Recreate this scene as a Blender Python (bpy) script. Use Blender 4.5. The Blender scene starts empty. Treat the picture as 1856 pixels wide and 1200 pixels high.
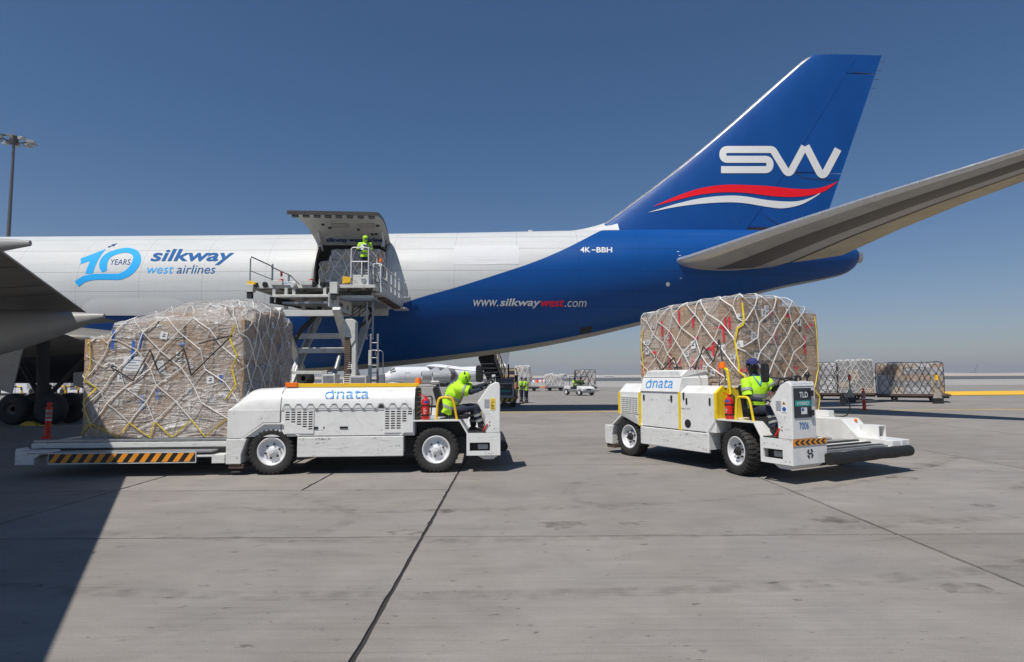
import bpy, bmesh, math, random
from mathutils import Vector, Matrix, noise

SC = bpy.context.scene
COL = SC.collection
rng = random.Random(7)
PI = math.pi

# ------------------------------------------------------------------ camera
FPX, CAMH = 1080.0, 1.85
PITCH = math.atan(81.5 / FPX)
cam_data = bpy.data.cameras.new('camera')
cam_data.sensor_width = 36.0
cam_data.lens = 36.0 * FPX / 1856.0
cam_data.clip_start = 0.1
cam_data.clip_end = 6000
cam = bpy.data.objects.new('camera', cam_data)
COL.objects.link(cam)
CAM_R = Matrix.Rotation(PI / 2 + PITCH, 3, 'X') @ Matrix.Rotation(math.radians(-0.3), 3, 'Z')
cam.matrix_world = Matrix.Translation((0, 0, CAMH)) @ CAM_R.to_4x4()
SC.camera = cam

# ------------------------------------------------------------------ daylight
SHX, SHY = 0.32, 0.48                     # metres a shadow moves per metre of height
SUN_EL = math.atan(1 / math.hypot(SHX, SHY))
SUN_AZ = math.atan2(-SHX, -SHY)
world = bpy.data.worlds.new('World')
SC.world = world
world.use_nodes = True
wn = world.node_tree.nodes
wn.clear()
w_out = wn.new('ShaderNodeOutputWorld')
w_bg = wn.new('ShaderNodeBackground')
w_sky = wn.new('ShaderNodeTexSky')
w_sky.sky_type = 'NISHITA'
w_sky.sun_disc = False
w_sky.sun_elevation = SUN_EL
w_sky.sun_rotation = SUN_AZ
w_sky.altitude = 0
w_sky.air_density = 1.0
w_sky.dust_density = 0.4
w_sky.ozone_density = 4.5
w_bg.inputs['Strength'].default_value = 0.068
# dusty grey-blue band low over the desert, the same all round the horizon
w_tc = wn.new('ShaderNodeTexCoord'); w_sep = wn.new('ShaderNodeSeparateXYZ')
world.node_tree.links.new(w_tc.outputs['Generated'], w_sep.inputs[0])
w_mr = wn.new('ShaderNodeMapRange'); w_mr.interpolation_type = 'SMOOTHSTEP'
w_mr.inputs[1].default_value = 0.0; w_mr.inputs[2].default_value = 0.42; w_mr.inputs[3].default_value = 1.0; w_mr.inputs[4].default_value = 0.0
world.node_tree.links.new(w_sep.outputs[2], w_mr.inputs[0])
w_mx = wn.new('ShaderNodeMix'); w_mx.data_type = 'RGBA'; w_mx.blend_type = 'MULTIPLY'
w_mx.inputs[0].default_value = 1.0
world.node_tree.links.new(w_sky.outputs[0], w_mx.inputs[6])
w_tint = wn.new('ShaderNodeMix'); w_tint.data_type = 'RGBA'
world.node_tree.links.new(w_mr.outputs[0], w_tint.inputs[0])
w_tint.inputs[6].default_value = (0.62, 0.90, 1.08, 1)
w_tint.inputs[7].default_value = (0.98, 0.95, 1.03, 1)
world.node_tree.links.new(w_tint.outputs[2], w_mx.inputs[7])
world.node_tree.links.new(w_mx.outputs[2], w_bg.inputs[0])
world.node_tree.links.new(w_bg.outputs[0], w_out.inputs[0])

sun_d = bpy.data.lights.new('sun', 'SUN')
sun_d.energy = 4.8
sun_d.angle = math.radians(0.53)
sun_d.color = (1.0, 0.95, 0.88)
sun = bpy.data.objects.new('sun', sun_d)
COL.objects.link(sun)
sun.location = (-30, -40, 80)
sun.rotation_euler = Vector((SHX, SHY, -1)).to_track_quat('-Z', 'Y').to_euler()

vs = SC.view_settings
vs.view_transform = 'Standard'
vs.look = 'None'
vs.gamma = 1.0
vs.exposure = 0.0
vs.use_curve_mapping = False
SC.cycles.transparent_max_bounces = 12
SC.cycles.max_bounces = 8

# ------------------------------------------------------------------ measuring helpers
CAM_C = Vector((0, 0, CAMH))
def ray(px, py):
    return CAM_R @ Vector(((px - 928.0) / FPX, (600.0 - py) / FPX, -1.0))
def at(px, py, Y):
    d = ray(px, py)
    return CAM_C + d * (Y / d.y)
def gz(px, py, z=0.0):
    d = ray(px, py)
    return CAM_C + d * ((z - CAMH) / d.z)

# ------------------------------------------------------------------ materials
def mat(name, col, rough=0.5, metal=0.0, var=0.0, vscale=4.0, bump=0.0, bscale=30.0, rnd=0.0, spec=0.5,
        dirt=0.0, dirtcol=(0.12, 0.10, 0.08), dscale=2.0, coat=0.0, stretch=None):
    m = bpy.data.materials.new(name)
    m.use_nodes = True
    nt = m.node_tree
    b = nt.nodes['Principled BSDF']
    b.inputs['Base Color'].default_value = (*col, 1)
    b.inputs['Roughness'].default_value = rough
    b.inputs['Metallic'].default_value = metal
    b.inputs['Specular IOR Level'].default_value = spec
    if coat:
        b.inputs['Coat Weight'].default_value = coat
        b.inputs['Coat Roughness'].default_value = 0.15
    L = nt.links
    tc = nt.nodes.new('ShaderNodeTexCoord')
    src = tc.outputs['Object']
    if stretch:
        mp = nt.nodes.new('ShaderNodeMapping')
        mp.inputs['Scale'].default_value = stretch
        L.new(src, mp.inputs[0])
        src = mp.outputs[0]
    cur = None
    def mixcol(fac, a, c, blend='MIX'):
        mx = nt.nodes.new('ShaderNodeMix')
        mx.data_type = 'RGBA'
        mx.blend_type = blend
        if isinstance(fac, (int, float)): mx.inputs[0].default_value = fac
        else: L.new(fac, mx.inputs[0])
        if isinstance(a, tuple): mx.inputs[6].default_value = (*a, 1)
        else: L.new(a, mx.inputs[6])
        if isinstance(c, tuple): mx.inputs[7].default_value = (*c, 1)
        else: L.new(c, mx.inputs[7])
        return mx.outputs[2]
    if var or dirt:
        n = nt.nodes.new('ShaderNodeTexNoise')
        n.inputs['Scale'].default_value = vscale
        n.inputs['Detail'].default_value = 6
        n.inputs['Roughness'].default_value = 0.65
        L.new(src, n.inputs['Vector'])
        lo = tuple(c * (1 - var) for c in col)
        hi = tuple(min(1, c * (1 + var)) for c in col)
        rm = nt.nodes.new('ShaderNodeMapRange')
        rm.inputs[1].default_value = 0.3
        rm.inputs[2].default_value = 0.7
        L.new(n.outputs[0], rm.inputs[0])
        cur = mixcol(rm.outputs[0], lo, hi)
        rr = nt.nodes.new('ShaderNodeMapRange')
        rr.inputs[3].default_value = max(0.02, rough - 0.12)
        rr.inputs[4].default_value = min(1, rough + 0.12)
        L.new(n.outputs[0], rr.inputs[0])
        L.new(rr.outputs[0], b.inputs['Roughness'])
    if dirt:
        n2 = nt.nodes.new('ShaderNodeTexNoise')
        n2.inputs['Scale'].default_value = dscale
        n2.inputs['Detail'].default_value = 9
        n2.inputs['Roughness'].default_value = 0.75
        n2.inputs['Distortion'].default_value = 0.6
        L.new(src, n2.inputs['Vector'])
        rd = nt.nodes.new('ShaderNodeMapRange')
        rd.inputs[1].default_value = 0.52
        rd.inputs[2].default_value = 0.80
        rd.inputs[4].default_value = dirt
        L.new(n2.outputs[0], rd.inputs[0])
        cur = mixcol(rd.outputs[0], cur, dirtcol)
    if rnd:
        oi = nt.nodes.new('ShaderNodeObjectInfo')
        rr2 = nt.nodes.new('ShaderNodeMapRange')
        rr2.inputs[3].default_value = 1 - rnd
        rr2.inputs[4].default_value = 1 + rnd * 0.6
        L.new(oi.outputs['Random'], rr2.inputs[0])
        cb = nt.nodes.new('ShaderNodeCombineColor')
        for i in range(3): L.new(rr2.outputs[0], cb.inputs[i])
        cur = mixcol(1.0, cur if cur else tuple(col), cb.outputs[0], 'MULTIPLY')
    if cur: L.new(cur, b.inputs['Base Color'])
    if bump:
        nb = nt.nodes.new('ShaderNodeTexNoise')
        nb.inputs['Scale'].default_value = bscale
        nb.inputs['Detail'].default_value = 5
        L.new(src, nb.inputs['Vector'])
        bp = nt.nodes.new('ShaderNodeBump')
        bp.inputs['Strength'].default_value = bump
        bp.inputs['Distance'].default_value = 0.02
        L.new(nb.outputs[0], bp.inputs['Height'])
        L.new(bp.outputs[0], b.inputs['Normal'])
    m['mix'] = 1
    return m

M = {}
M['white'] = mat('white_paint', (0.72, 0.72, 0.70), 0.34, var=0.06, vscale=2.5, dirt=0.5, dirtcol=(0.33, 0.31, 0.28), dscale=2.6, coat=0.2, bump=0.04, bscale=4)
M['white_worn'] = mat('worn_white_paint', (0.66, 0.66, 0.64), 0.45, var=0.10, vscale=5, dirt=0.75, dirtcol=(0.16, 0.14, 0.12), dscale=5, bump=0.12, bscale=14, stretch=(0.5, 1, 3))
M['loader'] = mat('loader_white_paint', (0.54, 0.54, 0.51), 0.5, var=0.10, vscale=3, dirt=0.8, dirtcol=(0.14, 0.12, 0.10), dscale=2.4)
M['greymetal'] = mat('grey_metal', (0.33, 0.34, 0.35), 0.42, 0.6, var=0.12, vscale=6, dirt=0.5)
M['steel'] = mat('bare_steel', (0.45, 0.45, 0.45), 0.35, 0.85, var=0.15, vscale=8, dirt=0.5)
M['dark'] = mat('dark_machinery', (0.018, 0.018, 0.019), 0.6, var=0.3)
M['black'] = mat('black_plastic', (0.014, 0.014, 0.015), 0.45, var=0.2)
M['tyre'] = mat('tyre_rubber', (0.022, 0.021, 0.020), 0.75, var=0.25, vscale=9, dirt=0.5, dirtcol=(0.09, 0.08, 0.07), dscale=5, bump=0.15, bscale=50)
M['rubber'] = mat('bumper_rubber', (0.012, 0.012, 0.012), 0.62, var=0.2, bump=0.6, bscale=9)
M['rim'] = mat('rim_paint', (0.74, 0.74, 0.75), 0.35, 0.15, var=0.08, dirt=0.6, dirtcol=(0.12, 0.10, 0.09), dscale=7)
M['yellow'] = mat('yellow_paint', (0.82, 0.50, 0.01), 0.4, var=0.08, dirt=0.4, dirtcol=(0.2, 0.11, 0.03))
M['yellow_lemon'] = mat('lemon_yellow_paint', (0.80, 0.58, 0.01), 0.42, var=0.08, dirt=0.45, dirtcol=(0.16, 0.10, 0.03))
M['orange'] = mat('orange_plastic', (0.85, 0.17, 0.01), 0.3, var=0.08)
M['hazard_orange'] = mat('hazard_orange', (0.80, 0.30, 0.02), 0.45, var=0.1, dirt=0.3)
M['red'] = mat('red_paint', (0.62, 0.015, 0.012), 0.3, var=0.06, coat=0.3)
M['bollard_red'] = mat('bollard_red', (0.75, 0.04, 0.02), 0.5, var=0.08, dirt=0.2)
M['sticker_white'] = mat('sticker_white', (0.75, 0.75, 0.75), 0.5, var=0.04)
M['sticker_yellow'] = mat('sticker_yellow', (0.80, 0.60, 0.06), 0.5, var=0.05)
M['sticker_blue'] = mat('sticker_blue', (0.02, 0.09, 0.35), 0.5)
M['sticker_grey'] = mat('sticker_grey', (0.32, 0.33, 0.34), 0.45, var=0.08)
M['dnata_blue'] = mat('dnata_blue', (0.045, 0.28, 0.66), 0.4)
M['dnata_green'] = mat('dnata_green', (0.25, 0.55, 0.12), 0.4)
M['num_blue'] = mat('fleet_number_blue', (0.02, 0.16, 0.42), 0.4)
M['teal'] = mat('teal_band', (0.01, 0.33, 0.30), 0.4)
M['charcoal'] = mat('charcoal_panel', (0.028, 0.032, 0.042), 0.4, var=0.12)
M['hivis'] = mat('hi_vis_fabric', (0.44, 0.80, 0.02), 0.8, var=0.16, vscale=9, bump=0.7, bscale=12)
M['reflect'] = mat('reflective_tape', (0.30, 0.32, 0.30), 0.4, var=0.08)
M['navy'] = mat('navy_fabric', (0.018, 0.022, 0.045), 0.85, var=0.2, vscale=8, bump=0.7, bscale=12)
M['navy_sleeve'] = mat('navy_sleeve', (0.012, 0.02, 0.035), 0.8, var=0.2, bump=0.5, bscale=14)
M['glove'] = mat('grey_glove', (0.07, 0.075, 0.08), 0.8, var=0.2)
M['lanyard'] = mat('blue_lanyard', (0.03, 0.32, 0.62), 0.6)
M['skin'] = mat('skin', (0.20, 0.095, 0.055), 0.55, var=0.08)
M['cap_blue'] = mat('cap_blue', (0.022, 0.026, 0.13), 0.8, var=0.12)
M['boot'] = mat('boot_leather', (0.02, 0.018, 0.017), 0.55, var=0.2)
M['eye'] = mat('eye_white', (0.7, 0.68, 0.65), 0.3)
M['chain'] = mat('cable_chain', (0.10, 0.06, 0.04), 0.6, var=0.3)
M['rust'] = mat('worn_brown_steel', (0.08, 0.05, 0.04), 0.7, var=0.3)
M['net_white'] = mat('white_net_webbing', (0.72, 0.71, 0.68), 0.6, var=0.1)
M['net_black'] = mat('black_net_cord', (0.012, 0.012, 0.013), 0.7)
M['net_yellow'] = mat('yellow_strap', (0.78, 0.58, 0.01), 0.55, var=0.1)
M['cord_black'] = M['net_black']
M['tape_blue'] = mat('blue_tape', (0.05, 0.14, 0.50), 0.35, var=0.15)
M['tape_red'] = mat('red_tape', (0.62, 0.04, 0.06), 0.35, var=0.15)
M['label'] = mat('paper_label', (0.72, 0.72, 0.72), 0.6, var=0.04)
M['print'] = mat('label_print', (0.03, 0.03, 0.035), 0.6)
M['alu'] = mat('pallet_aluminium', (0.36, 0.36, 0.36), 0.45, 0.7, var=0.2, dirt=0.5)
M['far_white'] = mat('far_white', (0.66, 0.67, 0.69), 0.6, var=0.08, vscale=0.05)
M['tan'] = mat('tan_render', (0.46, 0.31, 0.18), 0.8, var=0.06, vscale=0.1)
M['glass'] = mat('dark_glass', (0.01, 0.012, 0.016), 0.08)

# ------------------------------------------------------------------ mesh building
class MB:
    def __init__(s):
        s.v, s.f, s.m = [], [], []
    def add(s, verts, faces, m=0):
        o = len(s.v)
        s.v += [tuple(p) for p in verts]
        for f in faces:
            s.f.append(tuple(i + o for i in f))
            s.m.append(m)
        return s
    def box(s, x0, x1, y0, y1, z0, z1, m=0):
        return s.add([(x0,y0,z0),(x1,y0,z0),(x1,y1,z0),(x0,y1,z0),(x0,y0,z1),(x1,y0,z1),(x1,y1,z1),(x0,y1,z1)],
                     [(0,3,2,1),(4,5,6,7),(0,1,5,4),(1,2,6,5),(2,3,7,6),(3,0,4,7)], m)
    def prism(s, poly, vec, m=0):
        n = len(poly)
        vec = Vector(vec)
        p = [Vector(q) for q in poly]
        return s.add(p + [q + vec for q in p],
                     [tuple(range(n)), tuple(range(2*n-1, n-1, -1))] + [(i, (i+1) % n, n+(i+1) % n, n+i) for i in range(n)], m)
    def pxz(s, poly, y0, y1, m=0):
        return s.prism([(x, y0, z) for x, z in poly], (0, y1-y0, 0), m)
    def pyz(s, poly, x0, x1, m=0):
        return s.prism([(x0, y, z) for y, z in poly], (x1-x0, 0, 0), m)
    def pxy(s, poly, z0, z1, m=0):
        return s.prism([(x, y, z0) for x, y in poly], (0, 0, z1-z0), m)
    def loft(s, rings, caps=True, closed=True, m=0):
        n = len(rings[0])
        fs = []
        for k in range(len(rings)-1):
            for i in range(n if closed else n-1):
                j = (i+1) % n
                fs.append((k*n+i, k*n+j, (k+1)*n+j, (k+1)*n+i))
        if caps and closed:
            fs.append(tuple(range(n-1, -1, -1)))
            fs.append(tuple((len(rings)-1)*n+i for i in range(n)))
        return s.add([p for r in rings for p in r], fs, m)
    def tube(s, path, r, n=8, closed=False, m=0):
        P = [Vector(p) for p in path]
        rings = []
        N = len(P)
        ref = None
        for i, p in enumerate(P):
            a = P[(i-1) % N] if (closed or i > 0) else p
            b = P[(i+1) % N] if (closed or i < N-1) else p
            t = (b-a)
            if t.length < 1e-9: t = Vector((0, 0, 1))
            t.normalize()
            if ref is None:
                ref = Vector((0, 0, 1)) if abs(t.z) < 0.9 else Vector((1, 0, 0))
            u = t.cross(ref)
            if u.length < 1e-6: u = t.cross(Vector((0, 1, 0)))
            u.normalize()
            w = u.cross(t)
            ref = w
            rr = r[i] if isinstance(r, (list, tuple)) else r
            rings.append([p + (u*math.cos(2*PI*k/n) + w*math.sin(2*PI*k/n))*rr for k in range(n)])
        if closed: rings.append(rings[0])
        return s.loft(rings, caps=not closed, m=m)
    def cyl(s, p0, p1, r0, r1=None, n=12, m=0):
        return s.tube([p0, p1], [r0, r0 if r1 is None else r1], n, m=m)
    def beam(s, p0, p1, w, h, up=(0, 0, 1), m=0):
        p0, p1, up = Vector(p0), Vector(p1), Vector(up)
        t = (p1-p0).normalized()
        a = t.cross(up)
        if a.length < 1e-5: a = t.cross(Vector((0, 1, 0)))
        a.normalize()
        b = a.cross(t)
        c = [a*w/2+b*h/2, -a*w/2+b*h/2, -a*w/2-b*h/2, a*w/2-b*h/2]
        return s.loft([[p0+q for q in c], [p1+q for q in c]], m=m)
    def lathe(s, prof, org, axis, n=24, m=0, caps=False):
        ax = Vector(axis).normalized()
        u = ax.orthogonal().normalized()
        w = ax.cross(u)
        o = Vector(org)
        return s.loft([[o + ax*h + (u*math.cos(2*PI*k/n) + w*math.sin(2*PI*k/n))*max(r, 1e-4) for k in range(n)] for r, h in prof], caps=caps, m=m)
    def sphere(s, c, r, n=12, k=8, sc=(1, 1, 1), m=0):
        return s.loft([[(c[0]+sc[0]*r*math.sin(PI*j/k)*math.cos(2*PI*i/n), c[1]+sc[1]*r*math.sin(PI*j/k)*math.sin(2*PI*i/n), c[2]+sc[2]*r*math.cos(PI*j/k)) for i in range(n)]
                       for j in ([0.04] + list(range(1, k)) + [k-0.04])], m=m)
    def holes(s, xs, zs, hole, y0, y1, m=0):
        # flat panel in xz, thickness y0..y1, with open cells
        nx, nz = len(xs)-1, len(zs)-1
        H = lambda i, j: 0 <= i < nx and 0 <= j < nz and not hole(i, j)
        for i in range(nx):
            for j in range(nz):
                if not H(i, j): continue
                a, b, c, d = xs[i], xs[i+1], zs[j], zs[j+1]
                s.add([(a,y0,c),(b,y0,c),(b,y0,d),(a,y0,d),(a,y1,c),(b,y1,c),(b,y1,d),(a,y1,d)], [(0,1,2,3),(7,6,5,4)], m)
                if not H(i-1, j): s.add([(a,y0,c),(a,y0,d),(a,y1,d),(a,y1,c)], [(0,1,2,3)], m)
                if not H(i+1, j): s.add([(b,y0,c),(b,y1,c),(b,y1,d),(b,y0,d)], [(0,1,2,3)], m)
                if not H(i, j-1): s.add([(a,y0,c),(a,y1,c),(b,y1,c),(b,y0,c)], [(0,1,2,3)], m)
                if not H(i, j+1): s.add([(a,y0,d),(b,y0,d),(b,y1,d),(a,y1,d)], [(0,1,2,3)], m)
        return s
    def build(s, name, mats, parent=None, smooth=None, bevel=0.0, weld=False, recalc=True, seg=2):
        me = bpy.data.meshes.new(name)
        me.from_pydata(s.v, [], s.f)
        for q in (mats if isinstance(mats, (list, tuple)) else [mats]): me.materials.append(q)
        me.polygons.foreach_set('material_index', s.m)
        if recalc or weld:
            bm = bmesh.new()
            bm.from_mesh(me)
            if weld: bmesh.ops.remove_doubles(bm, verts=bm.verts, dist=0.0008)
            bmesh.ops.recalc_face_normals(bm, faces=bm.faces)
            bm.to_mesh(me)
            bm.free()
        if smooth is not None:
            me.polygons.foreach_set('use_smooth', [True]*len(me.polygons))
            if smooth < 180: me.set_sharp_from_angle(angle=math.radians(smooth))
        me.update()
        return link(name, me, parent, bevel, seg)

def link(name, me, parent=None, bevel=0.0, seg=2):
    o = bpy.data.objects.new(name, me)
    COL.objects.link(o)
    if parent: o.parent = parent
    if bevel:
        md = o.modifiers.new('edge_round', 'BEVEL')
        md.width = bevel
        md.segments = seg
        md.limit_method = 'ANGLE'
        md.angle_limit = math.radians(35)
    return o

def tag(o, label, cat, group=None, kind=None):
    o['label'] = label
    o['category'] = cat
    if group: o['group'] = group
    if kind: o['kind'] = kind
    return o

def thing(name, label, cat, loc=(0, 0, 0), yaw=0.0, group=None):
    o = bpy.data.objects.new(name, None)
    o.empty_display_size = 0.3
    COL.objects.link(o)
    o.location = loc
    o.rotation_euler = (0, 0, yaw)
    return tag(o, label, cat, group)

def copy_tree(o, parent=None):
    c = o.copy()
    COL.objects.link(c)
    if parent: c.parent = parent
    for ch in list(o.children): copy_tree(ch, c)
    return c

_text_cache = {}
def text_geo(s, bold=0.0, shear=0.0):
    """outline of a word, normalised to its own bounding box (0..1, 0..1)"""
    k = (s, bold, shear)
    if k in _text_cache: return _text_cache[k]
    cu = bpy.data.curves.new('lettering', 'FONT')
    cu.body = s
    cu.offset = bold
    cu.shear = shear
    cu.resolution_u = 4
    ob = bpy.data.objects.new('lettering', cu)
    COL.objects.link(ob)
    dg = bpy.context.evaluated_depsgraph_get()
    me = bpy.data.meshes.new_from_object(ob.evaluated_get(dg))
    vs_ = [v.co.copy() for v in me.vertices]
    fs_ = [tuple(p.vertices) for p in me.polygons]
    bpy.data.objects.remove(ob)
    bpy.data.curves.remove(cu)
    bpy.data.meshes.remove(me)
    x0 = min(v.x for v in vs_); x1 = max(v.x for v in vs_)
    y0 = min(v.y for v in vs_); y1 = max(v.y for v in vs_)
    r = ([((v.x-x0)/(x1-x0), (v.y-y0)/(y1-y0)) for v in vs_], fs_, (x1-x0)/(y1-y0))
    _text_cache[k] = r
    return r

def flat_text(name, s, org, ux, uz, w, h, mt, parent, bold=0.0, shear=0.0):
    """lettering on a flat face: org is the lower-left corner, ux / uz unit directions along and up"""
    v, f, asp = text_geo(s, bold, shear)
    o, ux, uz = Vector(org), Vector(ux), Vector(uz)
    mb = MB()
    mb.add([o + ux*(a*w) + uz*(b*h) for a, b in v], f)
    return mb.build(name, mt, parent, recalc=False)

def ribbon(pts, widths):
    """strip polygon along 2-D points; returns (verts, faces)"""
    P = [Vector((a, b)) for a, b in pts]
    n = len(P)
    W = widths if isinstance(widths, (list, tuple)) else [widths]*n
    vs_, fs_ = [], []
    for i, p in enumerate(P):
        a = P[max(i-1, 0)]; b = P[min(i+1, n-1)]
        t = (b-a).normalized()
        nn = Vector((-t.y, t.x))
        vs_ += [p + nn*W[i]/2, p - nn*W[i]/2]
    for i in range(n-1): fs_.append((2*i, 2*i+1, 2*i+3, 2*i+2))
    return [tuple(q) for q in vs_], fs_

def fillet(pts, r, k=7):
    out = [pts[0]]
    for i in range(1, len(pts)-1):
        p, a, b = Vector(pts[i]), Vector(pts[i-1]), Vector(pts[i+1])
        da, db = (a-p), (b-p)
        ang = da.angle(db)
        rr = r[i] if isinstance(r, (list, tuple)) else r
        d = min(rr/math.tan(ang/2), da.length*0.49, db.length*0.49)
        q0, q1 = p+da.normalized()*d, p+db.normalized()*d
        for j in range(k+1):
            t = j/k
            out.append(tuple(q0*(1-t)**2 + p*2*t*(1-t) + q1*t*t))
    out.append(pts[-1])
    return out

def smooth_curve(pts, k=6):
    out = []
    n = len(pts)
    for i in range(n-1):
        p0, p1, p2, p3 = (Vector(pts[max(i-1, 0)]), Vector(pts[i]), Vector(pts[i+1]), Vector(pts[min(i+2, n-1)]))
        for j in range(k):
            t = j/k
            out.append(tuple(0.5*((2*p1)+(p2-p0)*t+(2*p0-5*p1+4*p2-p3)*t*t+(3*p1-p0-3*p2+p3)*t**3)))
    out.append(tuple(pts[-1]))
    return out

def strips(verts, faces, step):
    """cut 2-D geometry into horizontal bands so that it can follow a curved skin"""
    bm = bmesh.new()
    bv = [bm.verts.new((a, b, 0)) for a, b in verts]
    for f in faces:
        try: bm.faces.new([bv[i] for i in f])
        except ValueError: pass
    ys = [b for a, b in verts]
    y = min(ys) + step
    while y < max(ys):
        bmesh.ops.bisect_plane(bm, geom=bm.verts[:]+bm.edges[:]+bm.faces[:], plane_co=(0, y, 0), plane_no=(0, 1, 0))
        y += step
    bm.verts.index_update()
    v = [(q.co.x, q.co.y) for q in bm.verts]
    f = [tuple(q.index for q in p.verts) for p in bm.faces]
    bm.free()
    return v, f

def fit_text(s, x0, y0, x1, y1, bold=0.0, shear=0.0):
    v, f, asp = text_geo(s, bold, shear)
    return [(x0+(x1-x0)*a, y1+(y0-y1)*b) for a, b in v], f

def interp(tab, x, k=1):
    if x <= tab[0][0]: return tab[0][k]
    for i in range(len(tab)-1):
        if x <= tab[i+1][0]:
            x0, x1 = tab[i][0], tab[i+1][0]
            t = (x-x0)/(x1-x0)
            p1, p2 = tab[i][k], tab[i+1][k]
            m1 = (tab[i+1][k]-tab[i-1][k])/(x1-tab[i-1][0]) if i > 0 else (p2-p1)/(x1-x0)
            m2 = (tab[i+2][k]-p1)/(tab[i+2][0]-x0) if i+2 < len(tab) else (p2-p1)/(x1-x0)
            d = x1-x0
            return (2*t**3-3*t*t+1)*p1 + (t**3-2*t*t+t)*m1*d + (-2*t**3+3*t*t)*p2 + (t**3-t*t)*m2*d
    return tab[-1][k]

# ------------------------------------------------------------------ apron, slabs, far ground
def ground_mat(name, col, groove=0.25, rnd=0.0, spots=0.6, far=False):
    m = bpy.data.materials.new(name)
    m.use_nodes = True
    nt = m.node_tree; L = nt.links; N = nt.nodes.new
    b = nt.nodes['Principled BSDF']
    b.inputs['Roughness'].default_value = 0.82
    b.inputs['Specular IOR Level'].default_value = 0.3
    geo = N('ShaderNodeNewGeometry')
    def noise_(scale, detail=6, rough=0.6, st=(1, 1, 1), dist=0.0):
        mp = N('ShaderNodeMapping'); mp.inputs['Scale'].default_value = st
        L.new(geo.outputs['Position'], mp.inputs[0])
        n = N('ShaderNodeTexNoise'); n.inputs['Scale'].default_value = scale
        n.inputs['Detail'].default_value = detail; n.inputs['Roughness'].default_value = rough
        n.inputs['Distortion'].default_value = dist
        L.new(mp.outputs[0], n.inputs['Vector'])
        return n.outputs[0]
    def rng_(v, a, c, d, e):
        r = N('ShaderNodeMapRange')
        for i, q in enumerate((a, c, d, e)): r.inputs[1+i].default_value = q
        L.new(v, r.inputs[0]); return r.outputs[0]
    def mul(a, c):
        x = N('ShaderNodeMath'); x.operation = 'MULTIPLY'
        L.new(a, x.inputs[0]); L.new(c, x.inputs[1]); return x.outputs[0]
    big = rng_(noise_(0.22, 7, 0.6), 0.3, 0.7, 0.86, 1.10)
    mid = rng_(noise_(1.7, 8, 0.7, (0.6, 1, 1), 0.4), 0.3, 0.72, 0.84, 1.10)
    fine = rng_(noise_(70, 6, 0.85), 0.25, 0.75, 0.72, 1.28)
    gro = rng_(noise_(1.0, 6, 0.85, (0.30, 42, 1)), 0.3, 0.7, 1-groove*0.60, 1+groove*0.60)
    fac = mul(mul(big, mid), mul(fine, gro))
    smear = rng_(noise_(1.3, 5, 0.62, (0.45, 1.6, 1), 0.8), 0.56, 0.74, 1.0, 0.82)
    fac = mul(fac, smear)
    if spots:
        sp = rng_(noise_(6.5, 3, 0.55, (0.7, 1.5, 1)), 0.66, 0.72, 1.0, 1-spots*0.8)
        fac = mul(fac, sp)
        sp2 = rng_(noise_(19, 2, 0.5, (0.8, 1.4, 1)), 0.70, 0.74, 1.0, 1-spots*0.8)
        fac = mul(fac, sp2)
    if rnd:
        oi = N('ShaderNodeObjectInfo')
        fac = mul(fac, rng_(oi.outputs['Random'], 0, 1, 1-rnd, 1+rnd))
    tint = N('ShaderNodeMix'); tint.data_type = 'RGBA'
    tint.inputs[6].default_value = (*col, 1)
    tint.inputs[7].default_value = (col[0]*0.96, col[1]*0.99, col[2]*1.04, 1)
    L.new(rng_(noise_(0.5, 4), 0.35, 0.65, 0, 1), tint.inputs[0])
    vm = N('ShaderNodeVectorMath'); vm.operation = 'SCALE'
    L.new(tint.outputs[2], vm.inputs[0]); L.new(fac, vm.inputs['Scale'])
    L.new(vm.outputs[0], b.inputs['Base Color'])
    bp = N('ShaderNodeBump'); bp.inputs['Strength'].default_value = 0.35; bp.inputs['Distance'].default_value = 0.01
    L.new(mul(fine, gro), bp.inputs['Height']); L.new(bp.outputs[0], b.inputs['Normal'])
    return m

M['concrete'] = ground_mat('apron_concrete', (0.266, 0.243, 0.217), 0.32, rnd=0.06)
M['concrete_far'] = ground_mat('far_concrete', (0.266, 0.245, 0.219), 0.1, spots=0.2)
M['sealant'] = mat('joint_sealant', (0.030, 0.027, 0.025), 0.8, var=0.4, vscale=3)
M['asphalt'] = ground_mat('runway_asphalt', (0.10, 0.10, 0.10), 0.1, spots=0)
M['sandy'] = ground_mat('desert_sand', (0.48, 0.42, 0.34), 0.0, spots=0)
M['pale_shoulder'] = ground_mat('pale_shoulder', (0.36, 0.34, 0.31), 0.0, spots=0)
M['line_yellow'] = mat('worn_yellow_line', (0.60, 0.40, 0.05), 0.7, var=0.25, vscale=3, dirt=0.8, dirtcol=(0.22, 0.18, 0.12), dscale=3)
M['band_yellow'] = mat('yellow_ground_paint', (0.80, 0.46, 0.02), 0.7, var=0.1, vscale=0.3, dirt=0.7, dirtcol=(0.22, 0.13, 0.04), dscale=0.35, stretch=(0.5, 2.2, 1))

apron = MB()
apron.add([(-900, -60, -0.03), (900, -60, -0.03), (900, 130, -0.03), (-900, 130, -0.03)], [(0, 1, 2, 3)])
apron = apron.build('apron', M['concrete_far'], recalc=False)
apron['kind'] = 'structure'
JX0, JY0, SLAB = -1.05, 1.55, 5.5
gap = 0.030
X_LO, X_HI, Y_LO, Y_HI = JX0-5*SLAB, JX0+6*SLAB, JY0-2*SLAB, JY0+10*SLAB
sl = MB().add([(X_LO, Y_LO, -0.016), (X_HI, Y_LO, -0.016), (X_HI, Y_HI, -0.016), (X_LO, Y_HI, -0.016)], [(0, 1, 2, 3)]).build('joint_sealant', M['sealant'], apron, recalc=False)

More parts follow.
